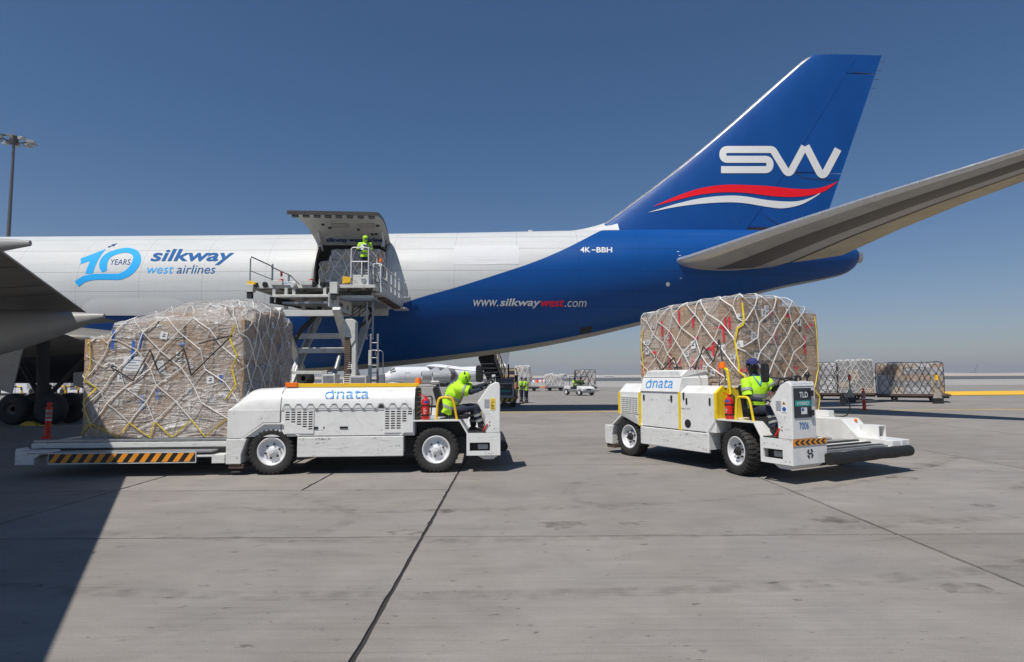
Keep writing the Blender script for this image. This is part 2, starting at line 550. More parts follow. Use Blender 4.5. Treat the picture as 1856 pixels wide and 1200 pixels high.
slab_meshes = {}
def slab(x0, x1, y0, y1):
    w, d = x1-x0-gap, y1-y0-gap
    k = (round(w, 3), round(d, 3))
    if k not in slab_meshes:
        c = 0.012
        r = random.Random(len(slab_meshes)+3)
        def edge(a, b2, n=26):
            a, b2 = Vector(a), Vector(b2)
            t = (b2-a).normalized(); nn = Vector((-t.y, t.x, 0))
            return [a.lerp(b2, i/n) + nn*(r.uniform(0, 0.009) + (0.010 if r.random() < 0.12 else 0)) for i in range(n)]
        ring = edge((-w/2, -d/2, 0), (w/2, -d/2, 0)) + edge((w/2, -d/2, 0), (w/2, d/2, 0)) + edge((w/2, d/2, 0), (-w/2, d/2, 0)) + edge((-w/2, d/2, 0), (-w/2, -d/2, 0))
        n = len(ring)
        mb = MB().add([(p.x, p.y, 0) for p in ring] + [(p.x*1.001, p.y*1.001, -0.014) for p in ring],
                      [tuple(range(n))] + [(n+i, n+(i+1) % n, (i+1) % n, i) for i in range(n)])
        me = bpy.data.meshes.new('slab')
        me.from_pydata(mb.v, [], mb.f)
        me.materials.append(M['concrete'])
        slab_meshes[k] = me
    o = bpy.data.objects.new('slab', slab_meshes[k])
    COL.objects.link(o)
    o.parent = apron
    o.location = ((x0+x1)/2, (y0+y1)/2, 0)
for i in range(-5, 6):
    for j in range(-2, 10):
        x0, y0 = JX0+i*SLAB, JY0+j*SLAB
        if j == 1 and i in (-1, -2, -3):
            slab(x0, x0+SLAB, y0, 9.93)
            if i == -1:
                slab(x0, -3.46, 9.93, y0+SLAB); slab(-3.46, x0+SLAB, 9.93, y0+SLAB)
            else: slab(x0, x0+SLAB, 9.93, y0+SLAB)
        else: slab(x0, x0+SLAB, y0, y0+SLAB)

# faint tyre marks and oil spots lying on the slabs
def film_stain(name, col, a, sc=5, lo=0.40):
    m = bpy.data.materials.new(name); m.use_nodes = True
    nt = m.node_tree; b = nt.nodes['Principled BSDF']; b.inputs['Base Color'].default_value = (*col, 1); b.inputs['Roughness'].default_value = 0.7
    n = nt.nodes.new('ShaderNodeTexNoise'); n.inputs['Scale'].default_value = sc; n.inputs['Detail'].default_value = 8
    g = nt.nodes.new('ShaderNodeNewGeometry'); nt.links.new(g.outputs['Position'], n.inputs['Vector'])
    r = nt.nodes.new('ShaderNodeMapRange'); r.inputs[1].default_value = lo; r.inputs[2].default_value = 0.68; r.inputs[4].default_value = a
    nt.links.new(n.outputs[0], r.inputs[0]); nt.links.new(r.outputs[0], b.inputs['Alpha'])
    return m
M['tyre_mark'] = film_stain('tyre_mark', (0.09, 0.08, 0.07), 0.16)
M['scuff'] = film_stain('scuff', (0.07, 0.065, 0.06), 0.5, 26, 0.52)
M['oil_stain'] = film_stain('oil_stain', (0.09, 0.075, 0.055), 0.40)
def tyre_mark(pts, w=0.22):
    v, f = ribbon(smooth_curve(pts, 8), w)
    MB().add([(a, b, 0.003) for a, b in v], f).build('tyre_mark', M['tyre_mark'], apron, recalc=False)
for p in ([(-3.2, 9.2), (-2.4, 8.6), (-2.1, 7.9), (-2.3, 7.2)], [(1.2, 10.6), (0.9, 9.7), (1.05, 8.9), (1.6, 8.3)], [(-4.5, 8.7), (-1.5, 8.35), (2.5, 8.9), (6.0, 10.4), (10, 13.5)], [(-5.5, 5.6), (-2, 5.2), (2.5, 5.4), (7, 6.4)],
          [(-5.5, 7.4), (-2, 6.9), (2.5, 7.1), (7, 8.0)], [(3, 14), (9, 11.5), (14, 10.5)], [(4, 15.8), (10, 13.2), (15, 12.3)], [(-3, 13.6), (3, 14.6), (9, 17.5), (16, 23)], [(-4, 15.4), (3, 16.4), (8.5, 19.2), (15, 24.6)]):
    tyre_mark(p)
ro = random.Random(12)
for k in range(16):
    cx_, cy_, r_ = ro.uniform(-4, 9), ro.uniform(4.2, 15), ro.uniform(0.05, 0.22)
    MB().add([(cx_+r_*1.5*math.cos(q*PI/9)*ro.uniform(0.7, 1.2), cy_+r_*math.sin(q*PI/9)*ro.uniform(0.7, 1.2), 0.0045) for q in range(18)], [tuple(range(18))]).build('oil_stain', M['oil_stain'], apron, recalc=False)

def sheet(name, pts, z, mt, label=None, cat=None):
    o = MB().add([(p[0], p[1], z) for p in pts], [tuple(range(len(pts)))]).build(name, mt, recalc=False)
    o['kind'] = 'structure'
    return o
sheet('shoulder', [(-900, 100), (900, 92), (900, 205), (-900, 205)], -0.01, M['pale_shoulder'])
sheet('runway', [(-1500, 200), (1500, 195), (1500, 470), (-1500, 480)], 0.0, M['asphalt'])
sheet('desert', [(-6000, 470), (6000, 470), (6000, 5500), (-6000, 5500)], 0.01, M['sandy'])
sheet('taxi_line', [(-60, 30.55), (60, 30.55), (60, 30.90), (-60, 30.90)], 0.005, M['line_yellow'])
a_, b_, c_, d_ = gz(1660, 710.2), gz(2050, 706.2), gz(2050, 713.6), gz(1660, 717.2)
sheet('painted_band', [a_, d_, c_, b_], 0.007, M['band_yellow'])

# ------------------------------------------------------------------ the freighter
YC = 31.8
FUS = [  # x, top, bottom, half width
    (-46, 9.42, 1.95, 3.25), (-30, 9.42, 1.90, 3.25), (-20, 9.43, 1.88, 3.25), (-15.5, 9.44, 1.90, 3.25), (-10.8, 9.46, 2.05, 3.25), (-6.7, 9.47, 2.36, 3.23),
    (-1.8, 9.51, 2.90, 3.15), (1.5, 9.56, 3.38, 3.02), (4.3, 9.60, 3.93, 2.85), (5.7, 9.62, 4.25, 2.75), (9.5, 9.63, 5.15, 2.35),
    (14.1, 9.55, 6.38, 1.70), (16.9, 9.18, 6.95, 1.15), (17.9, 8.92, 7.22, 0.84), (18.45, 8.66, 7.58, 0.50), (18.55, 8.55, 7.75, 0.40)]
def fus(x): return interp(FUS, x, 1), interp(FUS, x, 2), interp(FUS, x, 3)
def fus_pt(x, a):
    """a: section angle, 0 = level on the near side, +90 crown, -90 keel"""
    zt, zb, hw = fus(x)
    zc = zb + 0.57*(zt-zb)
    s, c = math.sin(a), math.cos(a)
    return Vector((x, YC - hw*c, zc + (zt-zc if s > 0 else zc-zb)*s))
def fus_in(p):
    zt, zb, hw = fus(p.x)
    zc = zb + 0.57*(zt-zb)
    r = (zt-zc) if p.z > zc else (zc-zb)
    return ((p.y-YC)/hw)**2 + ((p.z-zc)/r)**2
def fus_hit(px, py, off=0.02):
    d = ray(px, py)
    y0 = 24.0
    y1 = None
    y = y0
    while y < YC:
        if fus_in(CAM_C + d*(y/d.y)) < 1: y1 = y; break
        y += 0.1
    if y1 is None: y1 = YC
    lo = y1-0.1
    for _ in range(14):
        mid = (lo+y1)/2
        if fus_in(CAM_C + d*(mid/d.y)) < 1: y1 = mid
        else: lo = mid
    p = CAM_C + d*(y1/d.y)
    zt, zb, hw = fus(p.x)
    zc = zb + 0.57*(zt-zb)
    r = (zt-zc) if p.z > zc else (zc-zb)
    n = Vector((0, (p.y-YC)/hw**2, (p.z-zc)/r**2)).normalized()
    return p + n*off

# livery: white above a sweeping blue edge, with thin skin seams
def livery_mat():
    m = bpy.data.materials.new('freighter_livery'); m.use_nodes = True
    nt = m.node_tree; L = nt.links; N = nt.nodes.new
    b = nt.nodes['Principled BSDF']
    b.inputs['Roughness'].default_value = 0.44
    b.inputs['Specular IOR Level'].default_value = 0.22
    tc = N('ShaderNodeTexCoord')
    sep = N('ShaderNodeSeparateXYZ'); L.new(tc.outputs['Object'], sep.inputs[0])
    def math_(op, a, c=None):
        x = N('ShaderNodeMath'); x.operation = op
        for i, q in enumerate((a, c)):
            if q is None: continue
            if isinstance(q, (int, float)): x.inputs[i].default_value = q
            else: L.new(q, x.inputs[i])
        return x.outputs[0]
    edge_px = [(735, 548.5), (756, 541), (826, 521), (905, 496), (957, 478.7), (1003, 460.5), (1050, 438), (1087, 419)]
    pts = [(fus_hit(*q, 0).x, fus_hit(*q, 0).z) for q in edge_px]
    pts = [(-46, 4.87), (-9.5, 4.87), (-6.4, 4.98), ] + [q for q in pts if q[0] > -5.6] + [(9, 14)]
    cur = N('ShaderNodeFloatCurve')
    c = cur.mapping.curves[0]
    X0, X1, Z0, Z1 = -12.0, 8.0, 4.0, 12.0
    cl = [((x-X0)/(X1-X0), (z-Z0)/(Z1-Z0)) for x, z in pts if X0 < x < X1]
    cl = [(0, (4.87-Z0)/(Z1-Z0))] + cl + [(1, 1)]
    c.points[0].location = cl[0]; c.points[1].location = cl[-1]
    for q in cl[1:-1]: c.points.new(*q)
    cur.mapping.update()
    t = math_('DIVIDE', math_('SUBTRACT', sep.outputs[0], X0), X1-X0)
    L.new(t, cur.inputs['Value'])
    zed = math_('ADD', math_('MULTIPLY', cur.outputs[0], Z1-Z0), Z0)
    isblue = math_('LESS_THAN', sep.outputs[2], zed)
    n1 = N('ShaderNodeTexNoise'); n1.inputs['Scale'].default_value = 0.9; n1.inputs['Detail'].default_value = 8; n1.inputs['Roughness'].default_value = 0.7
    mp = N('ShaderNodeMapping'); mp.inputs['Scale'].default_value = (0.5, 1, 2.5)
    L.new(tc.outputs['Object'], mp.inputs[0]); L.new(mp.outputs[0], n1.inputs['Vector'])
    mr = N('ShaderNodeMapRange'); mr.inputs[1].default_value = 0.3; mr.inputs[2].default_value = 0.7; mr.inputs[3].default_value = 0.92; mr.inputs[4].default_value = 1.03
    L.new(n1.outputs[0], mr.inputs[0])
    # seams
    seam = None
    for z in (5.28, 6.02, 6.98, 8.15, 8.9):
        q = math_('LESS_THAN', math_('ABSOLUTE', math_('SUBTRACT', sep.outputs[2], z)), 0.011)
        seam = q if seam is None else math_('MAXIMUM', seam, q)
    rv = math_('FRACT', math_('MULTIPLY', math_('ADD', sep.outputs[0], 100.0), 1.97))
    seam2 = math_('LESS_THAN', rv, 0.02)
    for z in (4.3, 4.8, 5.62, 6.5, 7.4, 7.75, 8.55):
        seam2 = math_('MAXIMUM', seam2, math_('LESS_THAN', math_('ABSOLUTE', math_('SUBTRACT', sep.outputs[2], z)), 0.008))
    fr = math_('FRACT', math_('DIVIDE', math_('ADD', sep.outputs[0], 100.4), 3.05))
    q = math_('LESS_THAN', fr, 0.005)
    seam = math_('MAXIMUM', seam, q)
    mx = N('ShaderNodeMix'); mx.data_type = 'RGBA'
    mx.inputs[6].default_value = (0.56, 0.57, 0.565, 1); mx.inputs[7].default_value = (0.001, 0.066, 0.27, 1)
    L.new(isblue, mx.inputs[0])
    fac = math_('MULTIPLY', mr.outputs[0], math_('SUBTRACT', math_('SUBTRACT', 1.0, math_('MULTIPLY', seam, 0.45)), math_('MULTIPLY', seam2, 0.13)))
    v = N('ShaderNodeVectorMath'); v.operation = 'SCALE'
    L.new(mx.outputs[2], v.inputs[0]); L.new(fac, v.inputs['Scale'])
    L.new(v.outputs[0], b.inputs['Base Color'])
    nb = N('ShaderNodeTexNoise'); nb.inputs['Scale'].default_value = 0.7; nb.inputs['Detail'].default_value = 2
    L.new(tc.outputs['Object'], nb.inputs['Vector'])
    bp = N('ShaderNodeBump'); bp.inputs['Strength'].default_value = 0.12; bp.inputs['Distance'].default_value = 0.05
    L.new(nb.outputs[0], bp.inputs['Height']); L.new(bp.outputs[0], b.inputs['Normal'])
    return m
M['livery'] = livery_mat()
BLUE = (0.001, 0.062, 0.26)
M['fin_blue'] = mat('fin_blue', BLUE, 0.5, var=0.08, vscale=0.8, spec=0.22, stretch=(1, 1, 0.5))
M['belly_grey'] = mat('belly_grey', (0.36, 0.36, 0.35), 0.5, var=0.1, vscale=1, dirt=0.5, dscale=1)
M['skin_white'] = mat('airframe_white', (0.62, 0.62, 0.61), 0.36, var=0.04, vscale=1.5, coat=0.2)
M['logo_white'] = mat('logo_white', (0.70, 0.70, 0.69), 0.6, spec=0.15, var=0.03)
M['patch_white'] = mat('patch_white', (0.60, 0.61, 0.62), 0.6, spec=0.15, var=0.03)
M['logo_red'] = mat('logo_red', (0.80, 0.008, 0.02), 0.6, spec=0.15, var=0.04)
M['url_red'] = mat('url_red', (0.95, 0.012, 0.03), 0.6, spec=0.15)
M['logo_cyan'] = mat('logo_cyan', (0.02, 0.37, 0.80), 0.6, spec=0.15, var=0.03)
M['logo_navy'] = mat('logo_navy', (0.004, 0.045, 0.20), 0.6, spec=0.15)
M['logo_blue'] = mat('logo_blue', (0.002, 0.095, 0.29), 0.6, spec=0.15)
M['under_grey'] = mat('airframe_grey', (0.36, 0.35, 0.33), 0.42, var=0.08, vscale=0.7, dirt=0.55, dirtcol=(0.10, 0.09, 0.08), dscale=0.8, stretch=(0.4, 1.5, 1))
M['under_dark'] = mat('airframe_dark_panel', (0.10, 0.09, 0.08), 0.45, var=0.12, vscale=1, dirt=0.5, dscale=1)
M['under_tan'] = mat('airframe_tan_panel', (0.42, 0.36, 0.24), 0.45, var=0.25, vscale=0.9, dirt=0.7, dirtcol=(0.45, 0.27, 0.06), dscale=0.7)
M['slat_metal'] = mat('leading_edge_metal', (0.60, 0.60, 0.60), 0.28, 0.7, var=0.06)
M['seam_blue'] = mat('seam_blue', (0.001, 0.03, 0.16), 0.6)
M['belly_shade'] = mat('belly_shade_dark', (0.008, 0.010, 0.018), 0.6, var=0.2)  # belly fairing near-black: shade of the open wheel wells put into its colour
M['seam_dark'] = mat('seam_dark', (0.02, 0.02, 0.025), 0.7)
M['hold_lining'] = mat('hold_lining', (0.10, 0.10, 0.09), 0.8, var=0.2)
M['door_inner'] = mat('door_inner_lining', (0.46, 0.46, 0.44), 0.6, var=0.08, vscale=2, dirt=0.6, dscale=2.5)

plane = thing('freighter_aircraft', 'huge cargo jet with blue tail, white forward hull and its side door raised', 'cargo plane', (0, 0, 0))

DX0, DX1, DA0, DA1 = -9.70, -6.10, math.radians(-12), math.radians(45)
xs = []
x = -46.0
while x < DX0-0.6: xs.append(x); x += 0.6
xs += [DX0-0.3, DX0]
xs += [DX0 + (DX1-DX0)*k/6 for k in range(1, 7)]
x = DX1+0.4
while x < 16: xs.append(x); x += 0.4
while x < 18.5: xs.append(x); x += 0.15
xs.append(18.55)
angs = []
nd = 14
for k in range(nd): angs.append(DA0 + (DA1-DA0)*k/nd)
rest = 2*PI - (DA1-DA0)
nr = 82
for k in range(nr): angs.append(DA1 + rest*k/nr)
mb = MB()
na = len(angs)
mb.v = [tuple(fus_pt(x, a)) for x in xs for a in angs]
for i in range(len(xs)-1):
    for j in range(na):
        hole = DX0-1e-6 <= xs[i] and xs[i+1] <= DX1+1e-6 and j < nd
        if hole: continue
        am = (angs[j] + 0.02 + PI) % (2*PI) - PI
        low = abs(am+PI/2) < math.radians(17)
        mb.f.append((i*na+j, i*na+(j+1) % na, (i+1)*na+(j+1) % na, (i+1)*na+j))
        mb.m.append(1 if low else 0)
mb.f.append(tuple((len(xs)-1)*na + j for j in range(na))); mb.m.append(1)
hull = mb.build('fuselage', [M['livery'], M['belly_grey']], plane, smooth=50)

# exhaust pipe and static wicks at the tail cone
mb = MB().lathe([(0.30, -0.3), (0.30, 0.28), (0.26, 0.28), (0.24, -0.2)], (18.55, YC, 8.14), (1, 0, -0.05), 20)
mb.build('exhaust_pipe', M['steel'], plane, smooth=40)

# hold lining behind the door
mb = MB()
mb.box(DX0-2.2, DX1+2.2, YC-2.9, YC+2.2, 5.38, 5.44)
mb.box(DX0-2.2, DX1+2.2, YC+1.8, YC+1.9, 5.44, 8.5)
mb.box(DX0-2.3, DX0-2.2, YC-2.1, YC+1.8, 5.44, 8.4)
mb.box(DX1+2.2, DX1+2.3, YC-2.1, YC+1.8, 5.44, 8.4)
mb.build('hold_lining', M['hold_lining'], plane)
# door frame: thick rim of the opening
mb = MB()
def arc(x, a0, a1, k, off=0.0):
    return [fus_pt(x, a0+(a1-a0)*i/k) + Vector((0, -math.cos(a0+(a1-a0)*i/k), math.sin(a0+(a1-a0)*i/k)))*off for i in range(k+1)]
for xe, w in ((DX0, 0.10), (DX1, -0.10)):
    a = arc(xe, DA0, DA1, 12, 0.015); b = arc(xe+w, DA0, DA1, 12, 0.015)
    c = arc(xe+w, DA0, DA1, 12, -0.24); d = arc(xe, DA0, DA1, 12, -0.24)
    mb.loft([[a[i], b[i], c[i], d[i]] for i in range(13)])
mb.build('door_frame', M['under_grey'], plane, smooth=40)

# the raised side door: the cut-out piece of hull, turned up about its upper edge
hinge = fus_pt(DX0, DA1)
def door_pt(x, t, off):
    a = DA1 + (DA0-DA1)*t
    p = fus_pt(x, a) + Vector((0, -math.cos(a), math.sin(a)))*off
    q = Vector((0, p.y-hinge.y, p.z-hinge.z))
    tip = fus_pt(x, DA0) - Vector((x, hinge.y, hinge.z))
    rot = math.atan2(tip.z, -tip.y)                  # chord elevation when shut (negative)
    turn = math.radians(14) - rot
    cy, cz = -q.y, q.z
    c, s = math.cos(turn), math.sin(turn)
    cy, cz = cy*c - cz*s, cy*s + cz*c
    return Vector((x, hinge.y-cy, hinge.z+cz))
mb = MB()
kx, kt = 10, 18
def grid(off, m, inset=0.0):
    base = [[door_pt(DX0-0.42*(t/kt)*(1-i/kx)+inset+(DX1-DX0-2*inset)*i/kx, inset*0.3+(1-inset*0.6)*t/kt, off) for t in range(kt+1)] for i in range(kx+1)]
    mb.add([p for r in base for p in r], [(i*(kt+1)+j, (i+1)*(kt+1)+j, (i+1)*(kt+1)+j+1, i*(kt+1)+j+1) for i in range(kx) for j in range(kt)], m)
    return base
o1 = grid(0.02, 0); i1 = grid(-0.16, 1)
def rim(a, b):
    n = len(a); mb.add(a+b, [(k, k+1, n+k+1, n+k) for k in range(n-1)], 2)
rim(o1[0], i1[0]); rim(o1[-1], i1[-1]); rim([r[0] for r in o1], [r[0] for r in i1]); rim([r[-1] for r in o1], [r[-1] for r in i1])
door = mb.build('cargo_door', [M['skin_white'], M['door_inner'], M['under_dark']], plane, smooth=40, recalc=False)
mb = MB()
for k in range(8):                                    # latch fittings along the free edge
    xa = DX0-0.22+k*0.49
    p = door_pt(xa, 0.975, -0.10)
    mb.box(p.x, p.x+0.26, p.y-0.06, p.y+0.10, p.z-0.17, p.z-0.02)
mb.build('latch', M['dark'], door)
for xa in (-8.62, -7.35):
    mb = MB()
    g = [[door_pt(xa+0.75*i/2, 0.42+0.12*t/2, -0.185) for t in range(3)] for i in range(3)]
    mb.add([p for r in g for p in r], [(i*3+j, (i+1)*3+j, (i+1)*3+j+1, i*3+j+1) for i in range(2) for j in range(2)])
    mb.tube([g[0][0], g[2][0], g[2][2], g[0][2]], 0.03, 6, closed=True)
    mb.build('recess_panel', M['under_grey'], door)
for xa, t in ((-9.1, 0.50), (-8.85, 0.40), (-7.5, 0.36), (-6.5, 0.48), (-6.7, 0.25), (-6.9, 0.24)):
    p = door_pt(xa, t, -0.19)
    MB().box(p.x, p.x+0.12, p.y-0.06, p.y+0.06, p.z-0.03, p.z+0.04).build('door_fitting', M['dark'], door)
mb = MB()
for xa in (DX0+0.25, DX1-0.25):                       # lift struts
    mb.cyl(door_pt(xa, 0.30, -0.17), fus_pt(xa, math.radians(36)) + Vector((0, 0.25, 0)), 0.05, n=8)
    mb.cyl(door_pt(xa, 0.12, -0.17), door_pt(xa, 0.12, -0.65), 0.07, n=8)
mb.build('door_strut', M['skin_white'], door, smooth=40)
v, f = fit_text('silkway west airlines', 0, 1, 1, 0, bold=0.03)
v, f = strips(v, f, 0.2)
mb = MB().add([door_pt(-9.2+2.95*a, 0.045+0.115*b, -0.185) for a, b in v], f)
mb.build('lettering', M['logo_navy'], door, recalc=False)

# ---- print on the hull
def on_hull(name, v, f, mt, off=0.009, step=5, parent=hull):
    v, f = strips(v, f, step)
    return MB().add([fus_hit(a, b, off) for a, b in v], f).build(name, mt, parent, recalc=False)
def Z(pts, ox, oy, s): return [(ox+a/s, oy+b/s) for a, b in pts]
one = [(1097, 516), (1225, 468), (1440, 385), (1385, 455), (1330, 545), (1290, 630), (1265, 718), (1158, 724), (1185, 640), (1225, 550), (1098, 590)]
on_hull('anniversary_numeral', Z(one, 0, 400, 7.5), [tuple(range(len(one)))], M['logo_cyan'])
zpts = [(189.6, 492, 10), (186.9, 482, 14.2), (190, 470.7, 13), (198, 462.4, 9.8), (210, 457.3, 8.6), (225.3, 454, 8.4), (238, 455.2, 10), (247.5, 462.5, 13.5), (247, 476, 15), (236, 491.5, 13), (219, 500.8, 11.5), (200, 501.6, 11), (182, 501.6, 11), (167, 502.5, 11), (152, 506.3, 11.5), (139, 515, 12)]
v, f = ribbon(smooth_curve([(a, b) for a, b, c in zpts], 5), [q[0] for q in smooth_curve([(c, 0) for a, b, c in zpts], 5)])
on_hull('anniversary_numeral', v, f, M['logo_cyan'], 0.012)
v, f = fit_text('YEARS', 201, 470, 237, 480, shear=0.25, bold=-0.002); on_hull('lettering', v, f, M['logo_navy'])
v, f = fit_text('silkway', 272.5, 451.5, 425, 480.5, bold=0.024, shear=0.30); on_hull('lettering', v, f, M['logo_blue'])
v, f = fit_text('west', 267, 483, 315, 496, shear=0.28); on_hull('lettering', v, f, M['logo_cyan'])
v, f = fit_text('airlines', 320, 480, 391, 496, shear=0.28); on_hull('lettering', v, f, M['logo_blue'])
jet = [(195, 448.5), (197, 446.5), (200, 446.3), (204, 444.2), (202, 442.8), (206, 443), (209, 442), (212.5, 441), (210, 443.2), (208, 444.8), (206.5, 448), (205, 445.5), (200.5, 447.4), (198.5, 449)]
on_hull('jet_emblem', jet, [tuple(range(len(jet)))], M['logo_navy'])
v, f = fit_text('www.', 858, 543.5, 903, 555.5, shear=0.22); on_hull('lettering', v, f, M['logo_white'])
v, f = fit_text('silkway', 906, 541, 980, 559, bold=0.018, shear=0.22); on_hull('lettering', v, f, M['logo_white'])
v, f = fit_text('west', 980, 543, 1022.5, 556, bold=0.018, shear=0.22); on_hull('lettering', v, f, M['url_red'])
v, f = fit_text('.com', 1023.5, 545.5, 1063, 556.3, shear=0.22); on_hull('lettering', v, f, M['logo_white'])
v, f = fit_text('4K', 1052, 448, 1070, 457.5, bold=0.02); on_hull('lettering', v, f, M['logo_white'])
on_hull('lettering', [(1072.5, 452.3), (1079.5, 452.5), (1079.5, 454.2), (1072.5, 454)], [(0, 1, 2, 3)], M['logo_white'])
v, f = fit_text('BBH', 1081, 448.2, 1109.5, 457.7, bold=0.02); on_hull('lettering', v, f, M['logo_white'])
pw = [(824, 446), (940, 444.5), (941, 479), (822, 480)]
on_hull('repaint_patch', pw, [(0, 1, 2, 3)], M['patch_white'])
for q in [(1210.5, 511), (1229, 452), (1232, 459), (1234, 500)]:
    s_ = 4.2 if q[0] < 1215 else 1.6
    on_hull('vent_disc', [(q[0]+s_*math.cos(k*PI/6)*(0.9 if s_ > 2 else 1.4), q[1]+4.2+s_*math.sin(k*PI/6)*(1 if s_ > 2 else 0.35)) for k in range(12)], [tuple(range(12))], M['logo_white'])
dk = [(1052, 594), (1074, 590.5), (1071, 602), (1051, 606.5)]
on_hull('outflow_valve', dk, [(0, 1, 2, 3)], M['seam_dark'])
mb = MB()
for q in ((960.5, 420.2),): 
    p = at(q[0], q[1], YC); mb.box(p.x-0.1, p.x+0.12, YC-0.05, YC+0.05, 9.5, 9.72)
p = at(645, 372, YC); mb.box(p.x-0.03, p.x+0.03, YC-0.02, YC+0.02, 9.4, 10.15)
mb.build('blade_antenna', M['skin_white'], plane)

# wing-to-body fairing panel
fp = smooth_curve([(150, 556), (168, 543), (200, 540.5), (260, 540.5), (310, 541), (335, 548), (350, 560)], 4) + [(350, 571.6), (150, 571.6)]
n0 = len(fp)
v, f = strips(fp, [tuple(range(n0))], 4)
MB().add([fus_hit(a, b, 0.06) for a, b in v], f).build('fairing_panel', M['skin_white'], hull, recalc=False)

# ---- fin
def fin_le(z): return interp([(9.3, 3.9), (9.62, 4.35), (9.9, 4.8), (10.2, 5.25), (13.64, 9.77), (19.0, 16.0), (19.3, 16.38), (19.47, 16.66)], z)
def fin_te(z): return 16.83 + (z-9.65)*(20.57-16.83)/(19.45-9.65)
def fin_th(z): return 0.62 - 0.045*(z-9.3)
def naca(u): return 9.0*(0.2969*math.sqrt(max(u, 0)) - 0.126*u - 0.3516*u*u + 0.2843*u**3 - 0.1036*u**4)
def fin_y(x, z, off=0.0):
    le, te = fin_le(z), fin_te(z)
    u = min(1, max(0, (x-le)/(te-le)))
    return YC - max(0.012, fin_th(z)*naca(u)) - off
def fin_piece(u0, u1, z0, z1, kz=30, ku=36):
    mb = MB(); rings = []
    for k in range(kz+1):
        z = z0+(z1-z0)*k/kz
        le, te = fin_le(z), fin_te(z)
        us = [u0+(u1-u0)*(i/ku)**(2 if u0 == 0 else 1) for i in range(ku+1)]
        near = [Vector((le+(te-le)*u, fin_y(le+(te-le)*u, z), z)) for u in us]
        far = [Vector((p.x, 2*YC-p.y, p.z)) for p in reversed(near)]
        rings.append(near+far)
    return mb.loft(rings)
fin = fin_piece(0, 0.66, 9.3, 19.46).build('tail_fin', M['fin_blue'], plane, smooth=40)
fin_piece(0.663, 1.0, 9.75, 12.74, 10).build('rudder', M['fin_blue'], plane, smooth=40)
fin_piece(0.663, 1.0, 12.80, 18.36, 14).build('rudder', M['fin_blue'], plane, smooth=40)
fin_piece(0.663, 1.0, 18.40, 19.46, 5).build('rudder_tip', M['fin_blue'], plane, smooth=40)
mb = MB(); rings = []
for k in range(41):
    z = 10.0+(19.35-10.0)*k/40
    le = fin_le(z)
    w = 0.17
    rings.append([(le-0.03, YC, z), (le+w*0.3, fin_y(le+w*0.3, z, 0.02), z), (le+w, fin_y(le+w, z, 0.012), z), (le+w, 2*YC-fin_y(le+w, z, 0.012), z), (le+w*0.3, 2*YC-fin_y(le+w*0.3, z, 0.02), z)])
mb.loft(rings).build('leading_edge', M['slat_metal'], fin, smooth=60)
# dorsal fillet, white
mb = MB(); rings = []
for k in range(15):
    t = k/14
    x = 1.8+3.9*t
    zt = interp([(1.8, 9.55), (3.38, 9.69), (4.28, 9.86), (5.18, 10.13), (5.7, 10.4)], x)
    w = 0.12+0.35*t
    rings.append([(x, YC-w*2.0, 9.38), (x, YC-w*0.8, 9.38+(zt-9.38)*0.55), (x, YC-0.05, zt), (x, YC+0.05, zt), (x, YC+w*0.8, 9.38+(zt-9.38)*0.55), (x, YC+w*2.0, 9.38)])
mb.loft(rings).build('dorsal_fillet', M['skin_white'], plane, smooth=50)
mb = MB()
for x0 in (17.4, 17.75, 18.1): mb.cyl((x0, YC, 19.42), (x0, YC, 19.62), 0.012, n=5)
for k in range(4):
    z = 17.6+0.5*k; mb.cyl((fin_te(z), YC, z), (fin_te(z)+0.28, YC, z-0.02), 0.012, n=5)
mb.build('static_wick', M['dark'], fin)

def fin_pt(px, py, off):
    p = at(px, py, YC-0.4)
    for _ in range(6): p = at(px, py, fin_y(p.x, p.z, off))
    return p
def fin_decal(name, v, f, mt, off=0.018):
    return MB().add([fin_pt(a, b, off) for a, b in v], f).build(name, mt, fin, recalc=False)
FZ = lambda pts: Z(pts, 1080, 80, 3.314)
def dense(p, step=2.5):
    out = [p[0]]
    for a, b in zip(p, p[1:]):
        n = max(1, int(math.hypot(b[0]-a[0], b[1]-a[1])/step))
        out += [(a[0]+(b[0]-a[0])*k/n, a[1]+(b[1]-a[1])*k/n) for k in range(1, n+1)]
    return out
sp = fillet([(752, 754), (1046, 754), (1046, 692), (763, 692), (763, 633), (1062, 633), (1158, 790), (1253, 614)], [0, 31, 31, 29, 29, 26, 24, 0], 9)
v, f = ribbon(dense(FZ(sp)), 42/3.314); fin_decal('emblem_letter', v, f, M['logo_white'])
sp = fillet([(1262, 612), (1362, 806), (1455, 630)], 26, 9)
v, f = ribbon(dense(FZ(sp)), 44/3.314); fin_decal('emblem_letter', v, f, M['logo_white'], 0.021)
up = smooth_curve([(345, 975), (480, 915), (620, 868), (760, 846), (900, 846), (1050, 854), (1180, 868), (1290, 870), (1370, 857), (1455, 824)], 5)
lo = smooth_curve([(345, 975), (480, 938), (620, 905), (760, 890), (900, 893), (1050, 912), (1180, 918), (1290, 908), (1380, 880), (1455, 824)], 5)
n0 = len(up)
def band(up, lo, mt, name):
    n = len(up); v = FZ(up)+FZ(lo); fin_decal(name, v, [(i, i+1, n+i+1, n+i) for i in range(n-1)], mt)
band(up, lo, M['logo_red'], 'emblem_swoosh')
up = smooth_curve([(310, 1012), (480, 960), (640, 924), (790, 910), (900, 915), (1020, 935), (1130, 945), (1220, 942), (1290, 922), (1345, 894)], 5)
lo = smooth_curve([(310, 1012), (480, 978), (640, 958), (790, 950), (900, 956), (1020, 976), (1120, 986), (1220, 968), (1290, 935), (1347, 898)], 5)
band(up, lo, M['logo_white'], 'emblem_swoosh')
